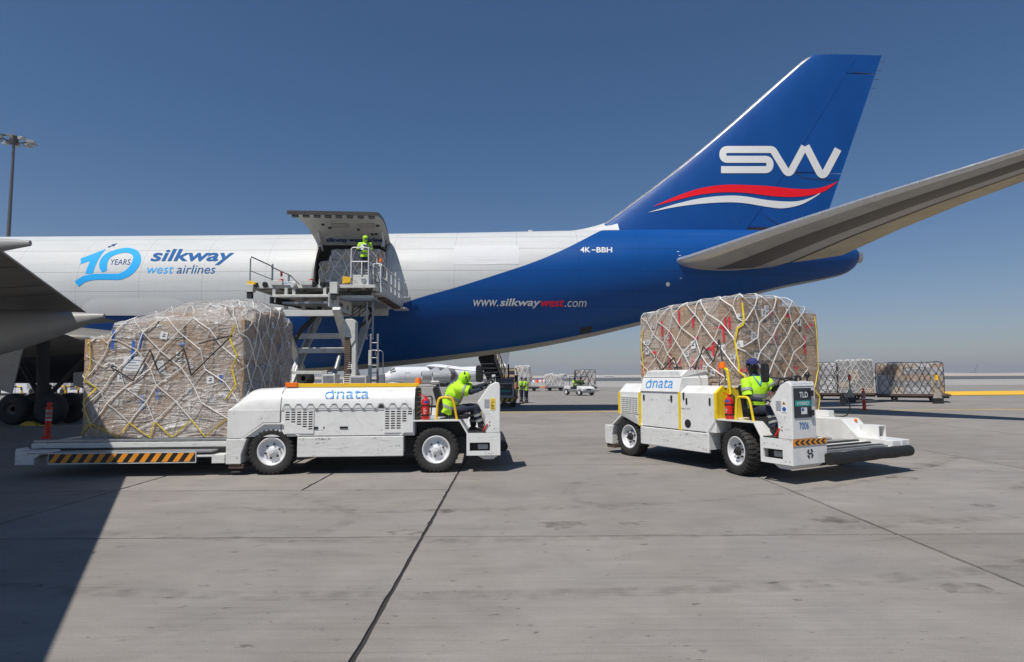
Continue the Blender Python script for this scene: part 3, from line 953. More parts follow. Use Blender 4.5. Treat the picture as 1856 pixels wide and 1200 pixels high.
for pth, w in (([(1190, 765), (1245, 803), (1330, 812), (1462, 818)], 4), ([(1028, 1040), (1090, 1080), (1135, 1110)], 4), ([(1545, 168), (1585, 173), (1680, 180)], 4), ([(830, 1120), (1080, 1117)], 4),
               ([(840, 1110), (892, 1030)], 2), ([(150, 1117), (830, 1120)], 2), ([(935, 965), (1028, 1040)], 2), ([(1190, 1090), (1240, 960)], 2)):
    v, f = ribbon(dense(FZ(pth)), w/3.314); fin_decal('panel_seam', v, f, M['seam_dark'] if w > 3 else M['seam_blue'], 0.010)

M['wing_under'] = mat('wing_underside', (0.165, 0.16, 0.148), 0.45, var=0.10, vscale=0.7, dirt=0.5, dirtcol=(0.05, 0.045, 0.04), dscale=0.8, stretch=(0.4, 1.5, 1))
# ---- tailplane (near half seen from below, far half behind)
TP = [  # y below centre line, LE x, TE x, z, half thickness
    (-2.0, 7.9, 16.0, 7.52, 0.46), (-2.9, 8.5, 16.4, 7.58, 0.44), (-6, 11.25, 17.05, 8.19, 0.31), (-9, 13.9, 17.85, 8.72, 0.22), (-12.6, 17.10, 19.0, 9.28, 0.12), (-14.2, 18.5, 19.6, 9.55, 0.09), (-14.6, 19.2, 19.7, 9.62, 0.03)]
def tp_tilt(y): return -0.15 + 0.42*max(0.0, abs(y)-2.9)/8
def tp_ring(t, u0, u1, k=14, side=1, ex=0.0):
    y, le, te, z, th = t
    us = [u0+(u1-u0)*(i/k)**(1.8 if u0 == 0 else 1) for i in range(k+1)]
    prof = lambda u: max(0.015, th*naca(u)) + ex
    tilt = tp_tilt(y)
    top = [Vector((le+(te-le)*u, YC+side*y, z-tilt*u+prof(u)*0.8)) for u in us]
    bot = [Vector((le+(te-le)*u, YC+side*y, z-tilt*u-prof(u)*1.2)) for u in reversed(us)]
    return top+bot
def tp_dense(k=4):
    out = []
    for i in range(len(TP)-1):
        for j in range(k):
            s = j/k; out.append(tuple(a+(b-a)*s for a, b in zip(TP[i], TP[i+1])))
    return out+[TP[-1]]
TPD = tp_dense()
for side in (1, -1):
    stab = MB().loft([tp_ring(t, 0, 0.66, side=side) for t in TPD]).build('tailplane', M['under_grey'], plane, smooth=45)
    MB().loft([tp_ring(t, 0.0, 0.06, 6, side, 0.012) for t in [(a, b-0.015, c, d, e) for a, b, c, d, e in TPD]]).build('leading_edge', M['slat_metal'], stab, smooth=60)
    MB().loft([tp_ring(t, 0.665, 0.99, side=side) for t in TPD[3:13]]).build('elevator', M['under_tan'], plane, smooth=45)
    MB().loft([tp_ring(t, 0.665, 0.99, side=side) for t in TPD[12:-3]]).build('elevator', M['under_tan'], plane, smooth=45)
    v = []
    for t in TPD[2:-2]:
        for q in range(13):
            u = 0.24+0.24*q/12
            y, le, te, z, th = t
            tilt = tp_tilt(y)
            v.append((le+(te-le)*u, YC+side*y, z-tilt*u-th*naca(u)*1.2-0.014))
    n = len(v)//13
    MB().add(v, [(13*i+j, 13*i+j+1, 13*i+j+14, 13*i+j+13) for i in range(n-1) for j in range(12)]).build('box_panel', M['under_dark'], stab, recalc=False)
    v = []
    for t in TPD[2:-2]:
        for u in (0.654, 0.672):
            y, le, te, z, th = t
            tilt = tp_tilt(y)
            v.append((le+(te-le)*u, YC+side*y, z-tilt*u-th*naca(u)*1.2-0.02))
    n = len(v)//2
    MB().add(v, [(2*i, 2*i+1, 2*i+3, 2*i+2) for i in range(n-1)]).build('elevator_gap', M['seam_dark'], stab, recalc=False)

# ---- near wing with flaps and track fairings (trailing edge fixed by its shadow and outline)
def wing_te(y): return -17.3 + (24.2-y)*0.582
WG = []
for y in (29.4, 26.5, 24.2, 21, 17, 14, 11, 8, 5, 2.2, 1.2):
    te = wing_te(y)
    if y > 24.2: te = -17.3 - (y-24.2)*0.1
    c = interp([(1.2, 4.3), (11, 7.0), (21, 10.2), (29.4, 15.5)], y)
    z = 4.30 + 0.0135*(y-12) - (0.06*(y-24) if y > 24 else 0)
    WG.append((y, te-c, te, z, 0.045*c+0.03))
def wg_ring(t, u0, u1, k=16, drop=0.0):
    y, le, te, z, th = t
    us = [u0+(u1-u0)*(i/k)**(1.8 if u0 == 0 else 1) for i in range(k+1)]
    camber = lambda u: 0.55*(1-u)*th
    prof = lambda u: max(0.02, th*naca(u))
    top = [Vector((le+(te-le)*u, y, z+camber(u)+prof(u)*1.1)) for u in us]
    bot = [Vector((le+(te-le)*u, y, z+camber(u)-prof(u)*0.9)) for u in reversed(us)]
    return top+bot
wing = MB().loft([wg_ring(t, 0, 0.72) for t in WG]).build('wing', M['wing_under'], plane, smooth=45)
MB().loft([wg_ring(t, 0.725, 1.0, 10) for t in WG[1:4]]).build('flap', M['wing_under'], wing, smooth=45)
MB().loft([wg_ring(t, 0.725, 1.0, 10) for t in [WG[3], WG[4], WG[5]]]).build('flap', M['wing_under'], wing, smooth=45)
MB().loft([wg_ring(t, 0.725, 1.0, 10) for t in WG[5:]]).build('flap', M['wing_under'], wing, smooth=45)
v = []
for t in WG[1:-1]:
    y, le, te, z, th = t
    for u in (0.70, 0.735): v.append((le+(te-le)*u, y, z+0.55*(1-u)*th-th*naca(u)*0.9-0.012))
n = len(v)//2
MB().add(v, [(2*i, 2*i+1, 2*i+3, 2*i+2) for i in range(n-1)]).build('flap_gap', M['seam_dark'], wing, recalc=False)

def wing_low(y, u, d=0.014):
    te, c = interp(WG[::-1], y, 2), None
    le = interp(WG[::-1], y, 1); z = interp(WG[::-1], y, 3); th = interp(WG[::-1], y, 4)
    return Vector((le+(te-le)*u, y, z+0.55*(1-u)*th-th*naca(u)*0.9-d))
def wing_seam(pts, w=0.035):
    v = []
    P = []
    for a, b in zip(pts, pts[1:]):
        P += [(a[0]+(b[0]-a[0])*k/10, a[1]+(b[1]-a[1])*k/10) for k in range(10)]
    P.append(pts[-1])
    Q = [wing_low(*q) for q in P]
    for i, q in enumerate(Q):
        t = (Q[min(i+1, len(Q)-1)]-Q[max(i-1, 0)]).normalized(); s = t.cross(Vector((0, 0, 1))).normalized()
        v += [q+s*w/2, q-s*w/2]
    MB().add(v, [(2*i, 2*i+1, 2*i+3, 2*i+2) for i in range(len(Q)-1)]).build('panel_seam', M['seam_dark'], wing, recalc=False)
for y_ in (11.2, 12.6, 13.9, 15.3, 16.8, 18.6, 20.5): wing_seam([(y_, 0.12), (y_-0.05, 0.70)])
for y_ in (12.9, 15.8, 17.6): wing_seam([(y_, 0.74), (y_-0.02, 0.985)], 0.05)
wing_seam([(24, 0.40), (3, 0.40)]); wing_seam([(24, 0.16), (3, 0.16)], 0.05); wing_seam([(19.6, 0.55), (17.5, 0.69)], 0.07)
def canoe(tip, length, r, name, zdrop=0.25, tipr=0.10):
    rings = []
    for k in range(25):
        t = k/24
        x = tip.x - length*t
        rr = tipr + (r-tipr)*min(1, math.sin(PI/2*min(1, t/0.75))) if t < 0.8 else r*math.sqrt(max(0.0, 1-((t-0.8)/0.2)**2*0.98))
        zc_ = tip.z - zdrop*math.sin(min(1, t/0.8)*PI/2) - max(0.0, rr-0.1)*0.28
        rings.append([(x, tip.y+rr*0.72*math.cos(2*PI*i/24), zc_+rr*1.0*math.sin(2*PI*i/24)) for i in range(24)])
    return MB().loft(rings).build(name, M['skin_fairing'], wing, smooth=60)
M['skin_fairing'] = mat('fairing_grey', (0.30, 0.30, 0.29), 0.4, var=0.06, vscale=1.2, dirt=0.4, dscale=0.9)
canoe(at(55, 441, 10.4), 6.2, 0.44, 'flap_fairing', 0.16, 0.05)
canoe(at(189, 573, 18.0), 7.0, 0.84, 'flap_fairing', 0.40, 0.07)
canoe(Vector((wing_te(4.5)+0.05, 4.5, 4.12)), 4.6, 0.34, 'flap_fairing', 0.15, 0.06)
# belly fairing between the wings
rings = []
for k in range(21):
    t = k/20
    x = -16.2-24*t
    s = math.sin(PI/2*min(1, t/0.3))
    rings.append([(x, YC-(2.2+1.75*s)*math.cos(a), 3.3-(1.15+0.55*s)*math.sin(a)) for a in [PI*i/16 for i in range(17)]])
MB().loft(rings).build('belly_fairing', M['belly_shade'], plane, smooth=60)

rings = []
for k in range(21):
    t = k/20
    s = math.sin(PI/2*min(1, t/0.30))**0.7
    rings.append([(-17.4-22*t, 28.7-(0.15+2.45*s)*math.cos(a), 3.62+(0.10+0.72*s)*math.sin(a)) for a in [2*PI*i/20 for i in range(20)]])
MB().loft(rings).build('wing_root_fairing', M['wing_under'], plane, smooth=60)
# ---- main gear
def bogie(x, y, name='main_gear', strut_top=3.4):
    mb = MB()
    mb.cyl((x, y, 0.62), (x-0.15, y, strut_top), 0.19, 0.24, 16)
    mb.cyl((x, y, 0.9), (x, y, 1.6), 0.25, n=16)
    mb.cyl((x+0.2, y, 1.15), (x+1.7, y+0.3, strut_top-0.4), 0.09, n=10)
    mb.cyl((x-0.2, y, 1.2), (x-1.5, y+0.1, strut_top-0.3), 0.10, n=10)
    mb.beam((x-0.85, y, 0.64), (x+0.85, y, 0.62), 0.24, 0.28)
    for dx in (-0.74, 0.74): mb.cyl((x+dx, y-0.62, 0.63), (x+dx, y+0.62, 0.63), 0.09, n=10)
    mb.tube([(x+0.3, y-0.25, 1.0), (x+0.7, y-0.3, 1.2), (x+1.15, y-0.25, 1.0), (x+1.3, y-0.2, 0.75)], 0.03, 6)
    mb.tube([(x-0.2, y-0.28, 2.6), (x+0.1, y-0.33, 1.8), (x+0.3, y-0.28, 1.2)], 0.025, 6)
    g = mb.build(name, M['dark'], plane, smooth=40)
    for dx in (-0.74, 0.74):
        for dy in (-0.52, 0.52):
            c = (x+dx, y+dy, 0.625)
            w = MB().lathe([(0.26, -0.21), (0.46, -0.23), (0.56, -0.2), (0.615, -0.12), (0.625, 0), (0.615, 0.12), (0.56, 0.2), (0.46, 0.23), (0.26, 0.21)], c, (0, 1, 0), 36).build('wheel', M['tyre'], g, smooth=50)
    # rims as one more part so that the wheel discs read
    for dx in (-0.74, 0.74):
        for dy, s in ((-0.52, -1), (0.52, 1)):
            MB().lathe([(0.0, s*0.10), (0.10, s*0.10), (0.12, s*0.05), (0.22, s*0.08), (0.27, s*0.18)], (x+dx, y+dy, 0.625), (0, 1, 0), 24).build('wheel_rim', M['under_dark'], g, smooth=40)
    mb = MB().pxz([(x-1.5, 1.5), (x-0.7, 1.25), (x-0.3, 3.4), (x-1.6, 3.6)], y-0.75, y-0.70)
    mb.build('gear_door', M['under_grey'], g)
bogie(-19.25, 24.6)
bogie(-16.9-3.0, YC-1.9, strut_top=2.6)
bogie(-16.9-3.0, YC+1.9, strut_top=2.6)

# ------------------------------------------------------------------ netted pallet loads
def carton_mat(name, col, rnd=0.22):
    m = mat(name, col, 0.75, var=0.08, vscale=3, rnd=rnd*0.7, dirt=0.2, dirtcol=(0.16, 0.11, 0.08), dscale=3, bump=0.15, bscale=6)
    nt = m.node_tree; L = nt.links; N = nt.nodes.new
    b = nt.nodes['Principled BSDF']
    src = b.inputs['Base Color'].links[0].from_socket
    tc = N('ShaderNodeTexCoord'); sp = N('ShaderNodeSeparateXYZ')
    L.new(tc.outputs['Generated'], sp.inputs[0])
    def band(sock, w):
        a = N('ShaderNodeMath'); a.operation = 'SUBTRACT'; L.new(sock, a.inputs[0]); a.inputs[1].default_value = 0.5
        q = N('ShaderNodeMath'); q.operation = 'ABSOLUTE'; L.new(a.outputs[0], q.inputs[0])
        l = N('ShaderNodeMath'); l.operation = 'LESS_THAN'; L.new(q.outputs[0], l.inputs[0]); l.inputs[1].default_value = w
        return l.outputs[0]
    mx = N('ShaderNodeMix'); mx.data_type = 'RGBA'
    f = N('ShaderNodeMath'); f.operation = 'MULTIPLY'; L.new(band(sp.outputs[1], 0.05), f.inputs[0]); f.inputs[1].default_value = 0.55
    L.new(f.outputs[0], mx.inputs[0]); L.new(src, mx.inputs[6]); mx.inputs[7].default_value = (0.42, 0.31, 0.21, 1)
    L.new(mx.outputs[2], b.inputs['Base Color'])
    return m
M['carton'] = carton_mat('carton_board', (0.40, 0.255, 0.145))
M['carton_pale'] = carton_mat('pale_carton_board', (0.46, 0.36, 0.27))
M['carton_grey'] = carton_mat('grey_wrapped_goods', (0.24, 0.235, 0.24), 0.35)
M['carton_white'] = carton_mat('white_wrapped_goods', (0.50, 0.50, 0.53), 0.25)

def film_mat(name, haze=0.30, seed=0.0, streak=1.0, tint=(0.80, 0.79, 0.78)):
    m = bpy.data.materials.new(name); m.use_nodes = True
    nt = m.node_tree; L = nt.links; N = nt.nodes.new
    b = nt.nodes['Principled BSDF']; out = nt.nodes['Material Output']
    b.inputs['Base Color'].default_value = (*tint, 1)
    b.inputs['Roughness'].default_value = 0.22
    b.inputs['Specular IOR Level'].default_value = 0.8
    tr = N('ShaderNodeBsdfTransparent'); tr.inputs[0].default_value = (0.93, 0.93, 0.93, 1)
    mix = N('ShaderNodeMixShader')
    tc = N('ShaderNodeTexCoord')
    def n_(scale, st, detail=4, dist=0.0):
        mp = N('ShaderNodeMapping'); mp.inputs['Scale'].default_value = st; mp.inputs['Location'].default_value = (seed, seed*2, 0)
        L.new(tc.outputs['Object'], mp.inputs[0])
        n = N('ShaderNodeTexNoise'); n.inputs['Scale'].default_value = scale; n.inputs['Detail'].default_value = detail
        n.inputs['Distortion'].default_value = dist
        L.new(mp.outputs[0], n.inputs['Vector']); return n.outputs[0]
    def mr(v, a, c, d, e):
        r = N('ShaderNodeMapRange')
        for i, q in enumerate((a, c, d, e)): r.inputs[1+i].default_value = q
        L.new(v, r.inputs[0]); return r.outputs[0]
    wr = n_(1.0, (1.3, 1.3, 5.5), 8, 2.2)      # stretched wrap folds
    wr2 = n_(1.0, (4.5, 4.5, 1.3), 8, 1.8)       # hanging creases
    big = n_(0.8, (1, 1, 1), 3)
    def mth(op, a, c):
        x = N('ShaderNodeMath'); x.operation = op
        for i, q in enumerate((a, c)):
            if isinstance(q, (int, float)): x.inputs[i].default_value = q
            else: L.new(q, x.inputs[i])
        return x.outputs[0]
    f = mth('ADD', mr(wr, 0.56, 0.72, 0.0, 0.42*streak), mr(wr2, 0.57, 0.72, 0.0, 0.38*streak))
    f = mth('ADD', f, mr(big, 0.35, 0.68, haze*0.45, haze*1.5))
    x = N('ShaderNodeMath'); x.operation = 'MINIMUM'; L.new(f, x.inputs[0]); x.inputs[1].default_value = 0.85
    L.new(x.outputs[0], mix.inputs[0])
    L.new(tr.outputs[0], mix.inputs[1]); L.new(b.outputs[0], mix.inputs[2]); L.new(mix.outputs[0], out.inputs[0])
    bp = N('ShaderNodeBump'); bp.inputs['Strength'].default_value = 1.0; bp.inputs['Distance'].default_value = 0.12
    L.new(mth('ADD', wr, wr2), bp.inputs['Height']); L.new(bp.outputs[0], b.inputs['Normal'])
    return m
M['film'] = film_mat('stretch_film', 0.36)
M['film_thick'] = film_mat('thick_stretch_film', 0.40, 3.3)
M['film_thin'] = film_mat('thin_stretch_film', 0.15, 7.7, 0.6)

_unit = {}
def unit_box(mt, name):
    k = (mt.name, name)
    if k not in _unit:
        mb = MB().box(-0.5, 0.5, -0.5, 0.5, -0.5, 0.5)
        me = bpy.data.meshes.new(name); me.from_pydata(mb.v, [], mb.f); me.materials.append(mt)
        _unit[k] = me
    return _unit[k]

def pallet_load(label, loc, yaw, w, d, top, seed, cartons, film='film', net='net_white', net_r=0.0088, cell=(0.62, 0.36), cw=(0.46, 0.72), ch=(0.34, 0.50),
                labels=14, tape=None, cords=(), straps=(), group='netted pallet loads', name='pallet_load', fine=0.075, faces=('front', 'right', 'left'), film_on=True, bot_strap=None):
    R = random.Random(seed)
    t = thing(name, label, 'cargo pallet', loc, yaw, group)
    MB().box(-0.03, w+0.03, -0.03, d+0.03, 0, 0.03).build('pallet_base', M['alu'], t, bevel=0.006)
    # stacks
    def cuts(L):
        out = [0.0]
        while out[-1] < L-0.3:
            out.append(out[-1]+R.uniform(*cw))
        s = L/out[-1]
        return [q*s for q in out]
    cx, cy = cuts(w), cuts(d)
    nx, ny = len(cx)-1, len(cy)-1
    hl = [0.0]
    while hl[-1] < 5: hl.append(hl[-1]+R.uniform(*ch))
    count = 0
    for i in range(nx):
        for j in range(ny):
            H = min(top(a_, b_) for a_ in (cx[i], cx[i+1]) for b_ in (cy[j], cy[j+1])) - 0.03
            z = 0.03
            k = 0
            edge = i in (0, nx-1) or j == 0 or (j == ny-1 and 'back' in faces)
            sub = 1
            while z < H-0.05:
                h = (hl[k+1]-hl[k])*sub if sub == 1 else (hl[k//2+1]-hl[k//2])*0.5
                if z+h > H or H-z-h < 0.14: h = H-z
                istop = z+h >= H-0.02
                if (edge or istop) and count < 285:
                    mt = M[R.choice(cartons)]
                    o = bpy.data.objects.new('carton', unit_box(mt, 'carton'))
                    COL.objects.link(o); o.parent = t
                    ins = R.uniform(0.003, 0.010)
                    o.scale = (cx[i+1]-cx[i]-ins, cy[j+1]-cy[j]-ins, h-0.006)
                    o.location = ((cx[i]+cx[i+1])/2+R.uniform(-1, 1)*0.012, (cy[j]+cy[j+1])/2+R.uniform(-1, 1)*0.022, z+h/2)
                    o.rotation_euler = (0, 0, R.uniform(-0.02, 0.02))
                    count += 1
                z += h; k += 1
    mb = MB()
    for i in range(1, nx-1):
        mb.box(cx[i], cx[i+1], cy[1]-0.02, cy[ny-1]+0.02, 0.03, max(0.1, min(top((cx[i]+cx[i+1])/2, y) for y in (cy[1], d/2, cy[ny-1]))-0.25))
    mb.build('inner_stack', M[cartons[0]], t)
    per = 2*(w+d)
    def base(u, e):
        u = u % per
        if u < w: return Vector((u, -e, 0)), Vector((0, -1, 0))
        u -= w
        if u < d: return Vector((w+e, u, 0)), Vector((1, 0, 0))
        u -= d
        if u < w: return Vector((w-u, d+e, 0)), Vector((0, 1, 0))
        u -= w
        return Vector((-e, d-u, 0)), Vector((-1, 0, 0))
    so = seed*3.7
    def S(u, v, off):
        p, n = base(u, 0.0)
        tz = top(min(max(p.x, 0), w), min(max(p.y, 0), d))
        if v <= 1:
            b = 0.045*noise.noise(Vector((u*1.1+so, v*3.0, 1.3))) + 0.022*noise.noise(Vector((u*4, v*9, so)))
            sh = max(0.0, (v-0.93)/0.07)
            # corners rounded a little
            uu = u % per
            dc = min(abs(uu-c) for c in (0, w, w+d, 2*w+d, per))
            rc = max(0.0, 1-dc/0.10)
            cxy = Vector((w/2, d/2, 0))
            q = p + n*(off+max(-0.01, b)+0.02*math.sin(PI*v)) - (p-cxy).normalized()*(0.05*rc*rc) - n*(0.06*sh*sh)
            q.z = 0.03 + v*(tz-0.03+off)
            return q
        k = min(1.0, v-1)
        q = Vector((p.x+(w/2-p.x)*k, p.y+(d/2-p.y)*k, 0))
        q -= n*(0.06*(1-k))
        q.z = top(min(max(q.x, 0), w), min(max(q.y, 0), d)) + off + 0.03*noise.noise(Vector((q.x*3+so, q.y*3, 2.0)))
        return q
    if film_on:
        nu = int(per/fine); vv = [i/26 for i in range(27)] + [1+0.12*i for i in range(1, 9)] + [1.999]
        rings = [[S(per*i/nu, v, 0.018 + 0.03*abs(noise.noise(Vector((i*fine*2.6, v*5, so))))) for i in range(nu)] for v in vv]
        MB().loft(rings, caps=False).build('plastic_wrap', M[film], t, smooth=180, recalc=False)
    # net: diamond mesh of webbing
    mb = MB()
    nu = max(6, round(per/cell[0])); du = per/nu
    havg = top(w/2, 0.05)
    nv = max(3, round(havg/cell[1])); dv = 1.0/nv
    rows = nv + 4
    node = {}
    for j in range(rows+1):
        for i in range(nu):
            u = (i + 0.5*(j % 2))*du + R.uniform(-1, 1)*du*0.22
            v = j*dv + R.uniform(-1, 1)*dv*0.18*(1 if 0 < j else 0)
            node[i, j] = (u, max(0.0, v))
    for j in range(rows):
        for i in range(nu):
            for s in (0, 1):
                i2 = (i + (s if j % 2 else s-1)) % nu
                a, b = node[i, j], node[i2, j+1]
                ub = b[0]
                if ub-a[0] > per/2: ub -= per
                if ub-a[0] < -per/2: ub += per
                if j == 0 and bot_strap: pass
                path = []
                for q in range(5):
                    tt = q/4
                    path.append(S(a[0]+(ub-a[0])*tt, a[1]+(b[1]-a[1])*tt, 0.048))
                if 'back' not in faces and all(p.y > d*0.8 for p in path) : continue
                m_ = 1 if (bot_strap and j == 0) else 0
                for q in range(4):
                    pa, pb = path[q], path[q+1]
                    c = Vector((w/2, d/2, pa.z))
                    nn = (pa-c); nn.z = 0
                    if a[1] > 1: nn = Vector((0, 0, 1))
                    mb.beam(pa, pb, net_r*2, net_r*0.9, up=nn, m=m_)
        
    mb.build('cargo_net', [M[net], M[bot_strap] if bot_strap else M[net]], t)
    # straps and cords: paths in (u metres, v fraction)
    for nm, mt, r, pts in list(cords)+list(straps):
        mb = MB()
        path = []
        for k in range(len(pts)-1):
            for q in range(6):
                tt = q/6
                path.append(S(pts[k][0]+(pts[k+1][0]-pts[k][0])*tt, pts[k][1]+(pts[k+1][1]-pts[k][1])*tt, 0.056))
        path.append(S(*pts[-1], 0.056))
        for k in range(len(path)-1):
            c = Vector((w/2, d/2, path[k].z)); nn = path[k]-c; nn.z = 0
            mb.beam(path[k], path[k+1], r*2, r*0.8, up=nn)
        mb.build(nm, M[mt], t)
    # paper labels and strips of tape on the cartons
    def patch(name_, mt, u, v, wu, wv, rot=0.0):
        ca = []
        for a, b in ((-0.5, -0.5), (0.5, -0.5), (0.5, 0.5), (-0.5, 0.5)):
            x_, y_ = a*wu, b*wv
            x_, y_ = x_*math.cos(rot)-y_*math.sin(rot), x_*math.sin(rot)+y_*math.cos(rot)
            p, n = base(u+x_, 0.034)
            p.z = v+y_
            ca.append(p)
        return MB().add(ca, [(0, 1, 2, 3)]).build(name_, mt, t, recalc=False)
    for k in range(labels):
        u = R.uniform(0.15, w+d-0.3)
        p, n = base(u, 0)
        tz = top(p.x, p.y)
        v = R.uniform(0.3, 0.94)*tz
        s = R.uniform(0.09, 0.15)
        lb = patch('paper_label', M['label'], u, v, s, s*R.uniform(0.8, 1.3), R.uniform(-0.15, 0.15))
        for q in range(2):
            mb = MB()
            p0, n = base(u-0.03+0.02*q, 0.038); p1, n = base(u+0.03, 0.038)
            z0 = v-0.025+0.04*q
            mb.add([(p0.x, p0.y, z0), (p1.x, p1.y, z0), (p1.x, p1.y, z0+0.02), (p0.x, p0.y, z0+0.02)], [(0, 1, 2, 3)]).build('print', M['print'], lb, recalc=False)
    if tape:
        for k in range(tape[1]):
            u = R.uniform(0.1, w+d-0.2)
            p, n = base(u, 0)
            tz = top(p.x, p.y)
            v = R.uniform(0.12, 0.93)*tz
            patch('tape_strip', M[tape[0]], u, v, *( (0.06, R.uniform(0.12, 0.42)) if R.random() < tape[2] else (R.uniform(0.1, 0.2), 0.06)), R.uniform(-0.06, 0.06))
    t['film'] = 1
    del t['film']
    return t, S, patch

# ------------------------------------------------------------------ cargo transporters
def vehicle_wheel(parent, x, y, side, steer=0.0):
    """rubber tyre with lugs; side -1 shows its disc towards -y"""
    mb = MB()
    o = Vector((0, 0, 0))
    prof = [(0.255, -0.115), (0.30, -0.135), (0.36, -0.15), (0.405, -0.14), (0.425, -0.11), (0.432, 0), (0.425, 0.11), (0.405, 0.14), (0.36, 0.15), (0.30, 0.135), (0.255, 0.115)]
    mb.lathe(prof, o, (0, 1, 0), 44)
    for k in range(30):                       # tread lugs
        a = 2*PI*k/30
        for s in (-1, 1):
            a2 = a + (PI/30 if s > 0 else 0)
            c, q = math.cos(a2), math.sin(a2)
            c2, q2 = math.cos(a2+0.07), math.sin(a2+0.07)
            r0, r1 = 0.415, 0.445
            pts = []
            for (cc, qq) in ((c, q), (c2, q2)):
                for r, y_ in ((r0-0.05, s*0.155), (r1-0.025, s*0.150), (r1, s*0.10), (r1, s*0.012), (r0, s*0.012), (r0, s*0.1)):
                    dy = 0.0
                    pts.append((r*cc, y_+dy, r*qq))
            mb.add(pts, [(0, 1, 2, 3, 4, 5), (11, 10, 9, 8, 7, 6)] + [(i, (i+1) % 6, 6+(i+1) % 6, 6+i) for i in range(6)])
    w = mb.build('wheel', M['tyre'], parent, smooth=35)
    w.location = (x, y, 0.44)
    w.rotation_euler = (0, 0, steer)
    s = side
    rim = MB().lathe([(0.262, -0.12), (0.27, s*0.125), (0.255, s*0.13), (0.235, s*0.11), (0.225, s*0.05), (0.21, s*0.035), (0.15, s*0.045), (0.10, s*0.06), (0.0, s*0.06)] if s > 0 else
                     [(0.262, 0.12), (0.27, -0.125), (0.255, -0.13), (0.235, -0.11), (0.225, -0.05), (0.21, -0.035), (0.15, -0.045), (0.10, -0.06), (0.0, -0.06)], o, (0, 1, 0), 40)
    rim = rim.build('rim', M['rim'], w, smooth=35)
    mb = MB()
    mb.lathe([(0.085, s*0.05), (0.085, s*0.10), (0.06, s*0.115), (0.0, s*0.115)], o, (0, 1, 0), 20)
    mb.lathe([(0.045, s*0.11), (0.045, s*0.14), (0.0, s*0.145)], o, (0, 1, 0), 12)
    mb.build('hub', M['rim'] if vehicle_wheel.light else M['dark'], w, smooth=40)
    mb = MB()
    for k in range(6):
        a = 2*PI*k/6+0.3
        mb.lathe([(0.019, s*0.04), (0.019, s*0.085), (0.0, s*0.09)], (0.135*math.cos(a), 0, 0.135*math.sin(a)), (0, 1, 0), 6)
    mb.build('wheel_nuts', M['dark'], w, smooth=30)['kind'] = 'stuff'
    return w
vehicle_wheel.light = True

def dnata_logo(parent, org, ux, uz, w, h, fn=None):
    """lower-case company lettering, the d with a leaning stem"""
    o, ux, uz = Vector(org), Vector(ux).normalized(), Vector(uz).normalized()
    n = ux.cross(uz)
    P = fn or (lambda a, b, off=0.0: o + ux*(a*w) + uz*(b*h) + ux.cross(uz)*off)
    asp = w/h
    ring = [((0.105 + 0.085*math.cos(k*2*PI/24)), 0.36*(1+math.sin(k*2*PI/24))*0.98) for k in range(25)]
    v, f = ribbon([(a*asp, b) for a, b in ring], 0.13)
    v = [(a/asp, b) for a, b in v]
    lg = MB().add([P(a, b) for a, b in v], f).build('logo', M['dnata_blue'], parent, recalc=False)
    v, f = ribbon(smooth_curve([(0.19*asp, 0.02), (0.195*asp, 0.25), (0.195*asp, 0.45), (0.185*asp, 0.66), (0.155*asp, 0.80), (0.155*asp, 0.98)], 5), 0.13)
    MB().add([P(a/asp, b, 0.002) for a, b in v], f).build('logo', M['dnata_blue'], parent, recalc=False)
    v, f = text_geo('nata', 0.0)[:2]
    if fn: v, f = strips(v, f, 0.08)
    MB().add([P(0.27+0.73*a, b*0.93) for a, b in v], f).build('logo', M['dnata_blue'], parent, recalc=False)
    c = [(0.225+0.02*math.cos(k*PI/5), 0.72+0.02*asp*math.sin(k*PI/5)) for k in range(10)]
    MB().add([P(a, b, 0.003) for a, b in c], [tuple(range(10))]).build('logo_dot', M['dnata_green'], parent, recalc=False)

def stripes(parent, org, ux, uz, w, h, n, lean, col, name='hazard_stripe', chevron=False):
    """slanted coloured stripes on a dark board"""
    o, ux, uz = Vector(org), Vector(ux), Vector(uz)
    step = w/n
    for k in range(n):
        a = k*step
        P = lambda x, z: o + ux*min(max(x, 0), w) + uz*z
        if chevron:
            mb = MB().add([P(a, h/2), P(a+step*0.5, h), P(a+step*1.0, h), P(a+step*0.5, h/2), P(a+step*1.0, 0), P(a+step*0.5, 0)], [(0, 3, 2, 1), (0, 5, 4, 3)])
        else:
            mb = MB().add([P(a, 0), P(a+step*0.5, 0), P(a+step*0.5+lean, h), P(a+lean, h)], [(0, 1, 2, 3)])
        mb.build(name, col, parent, recalc=False)

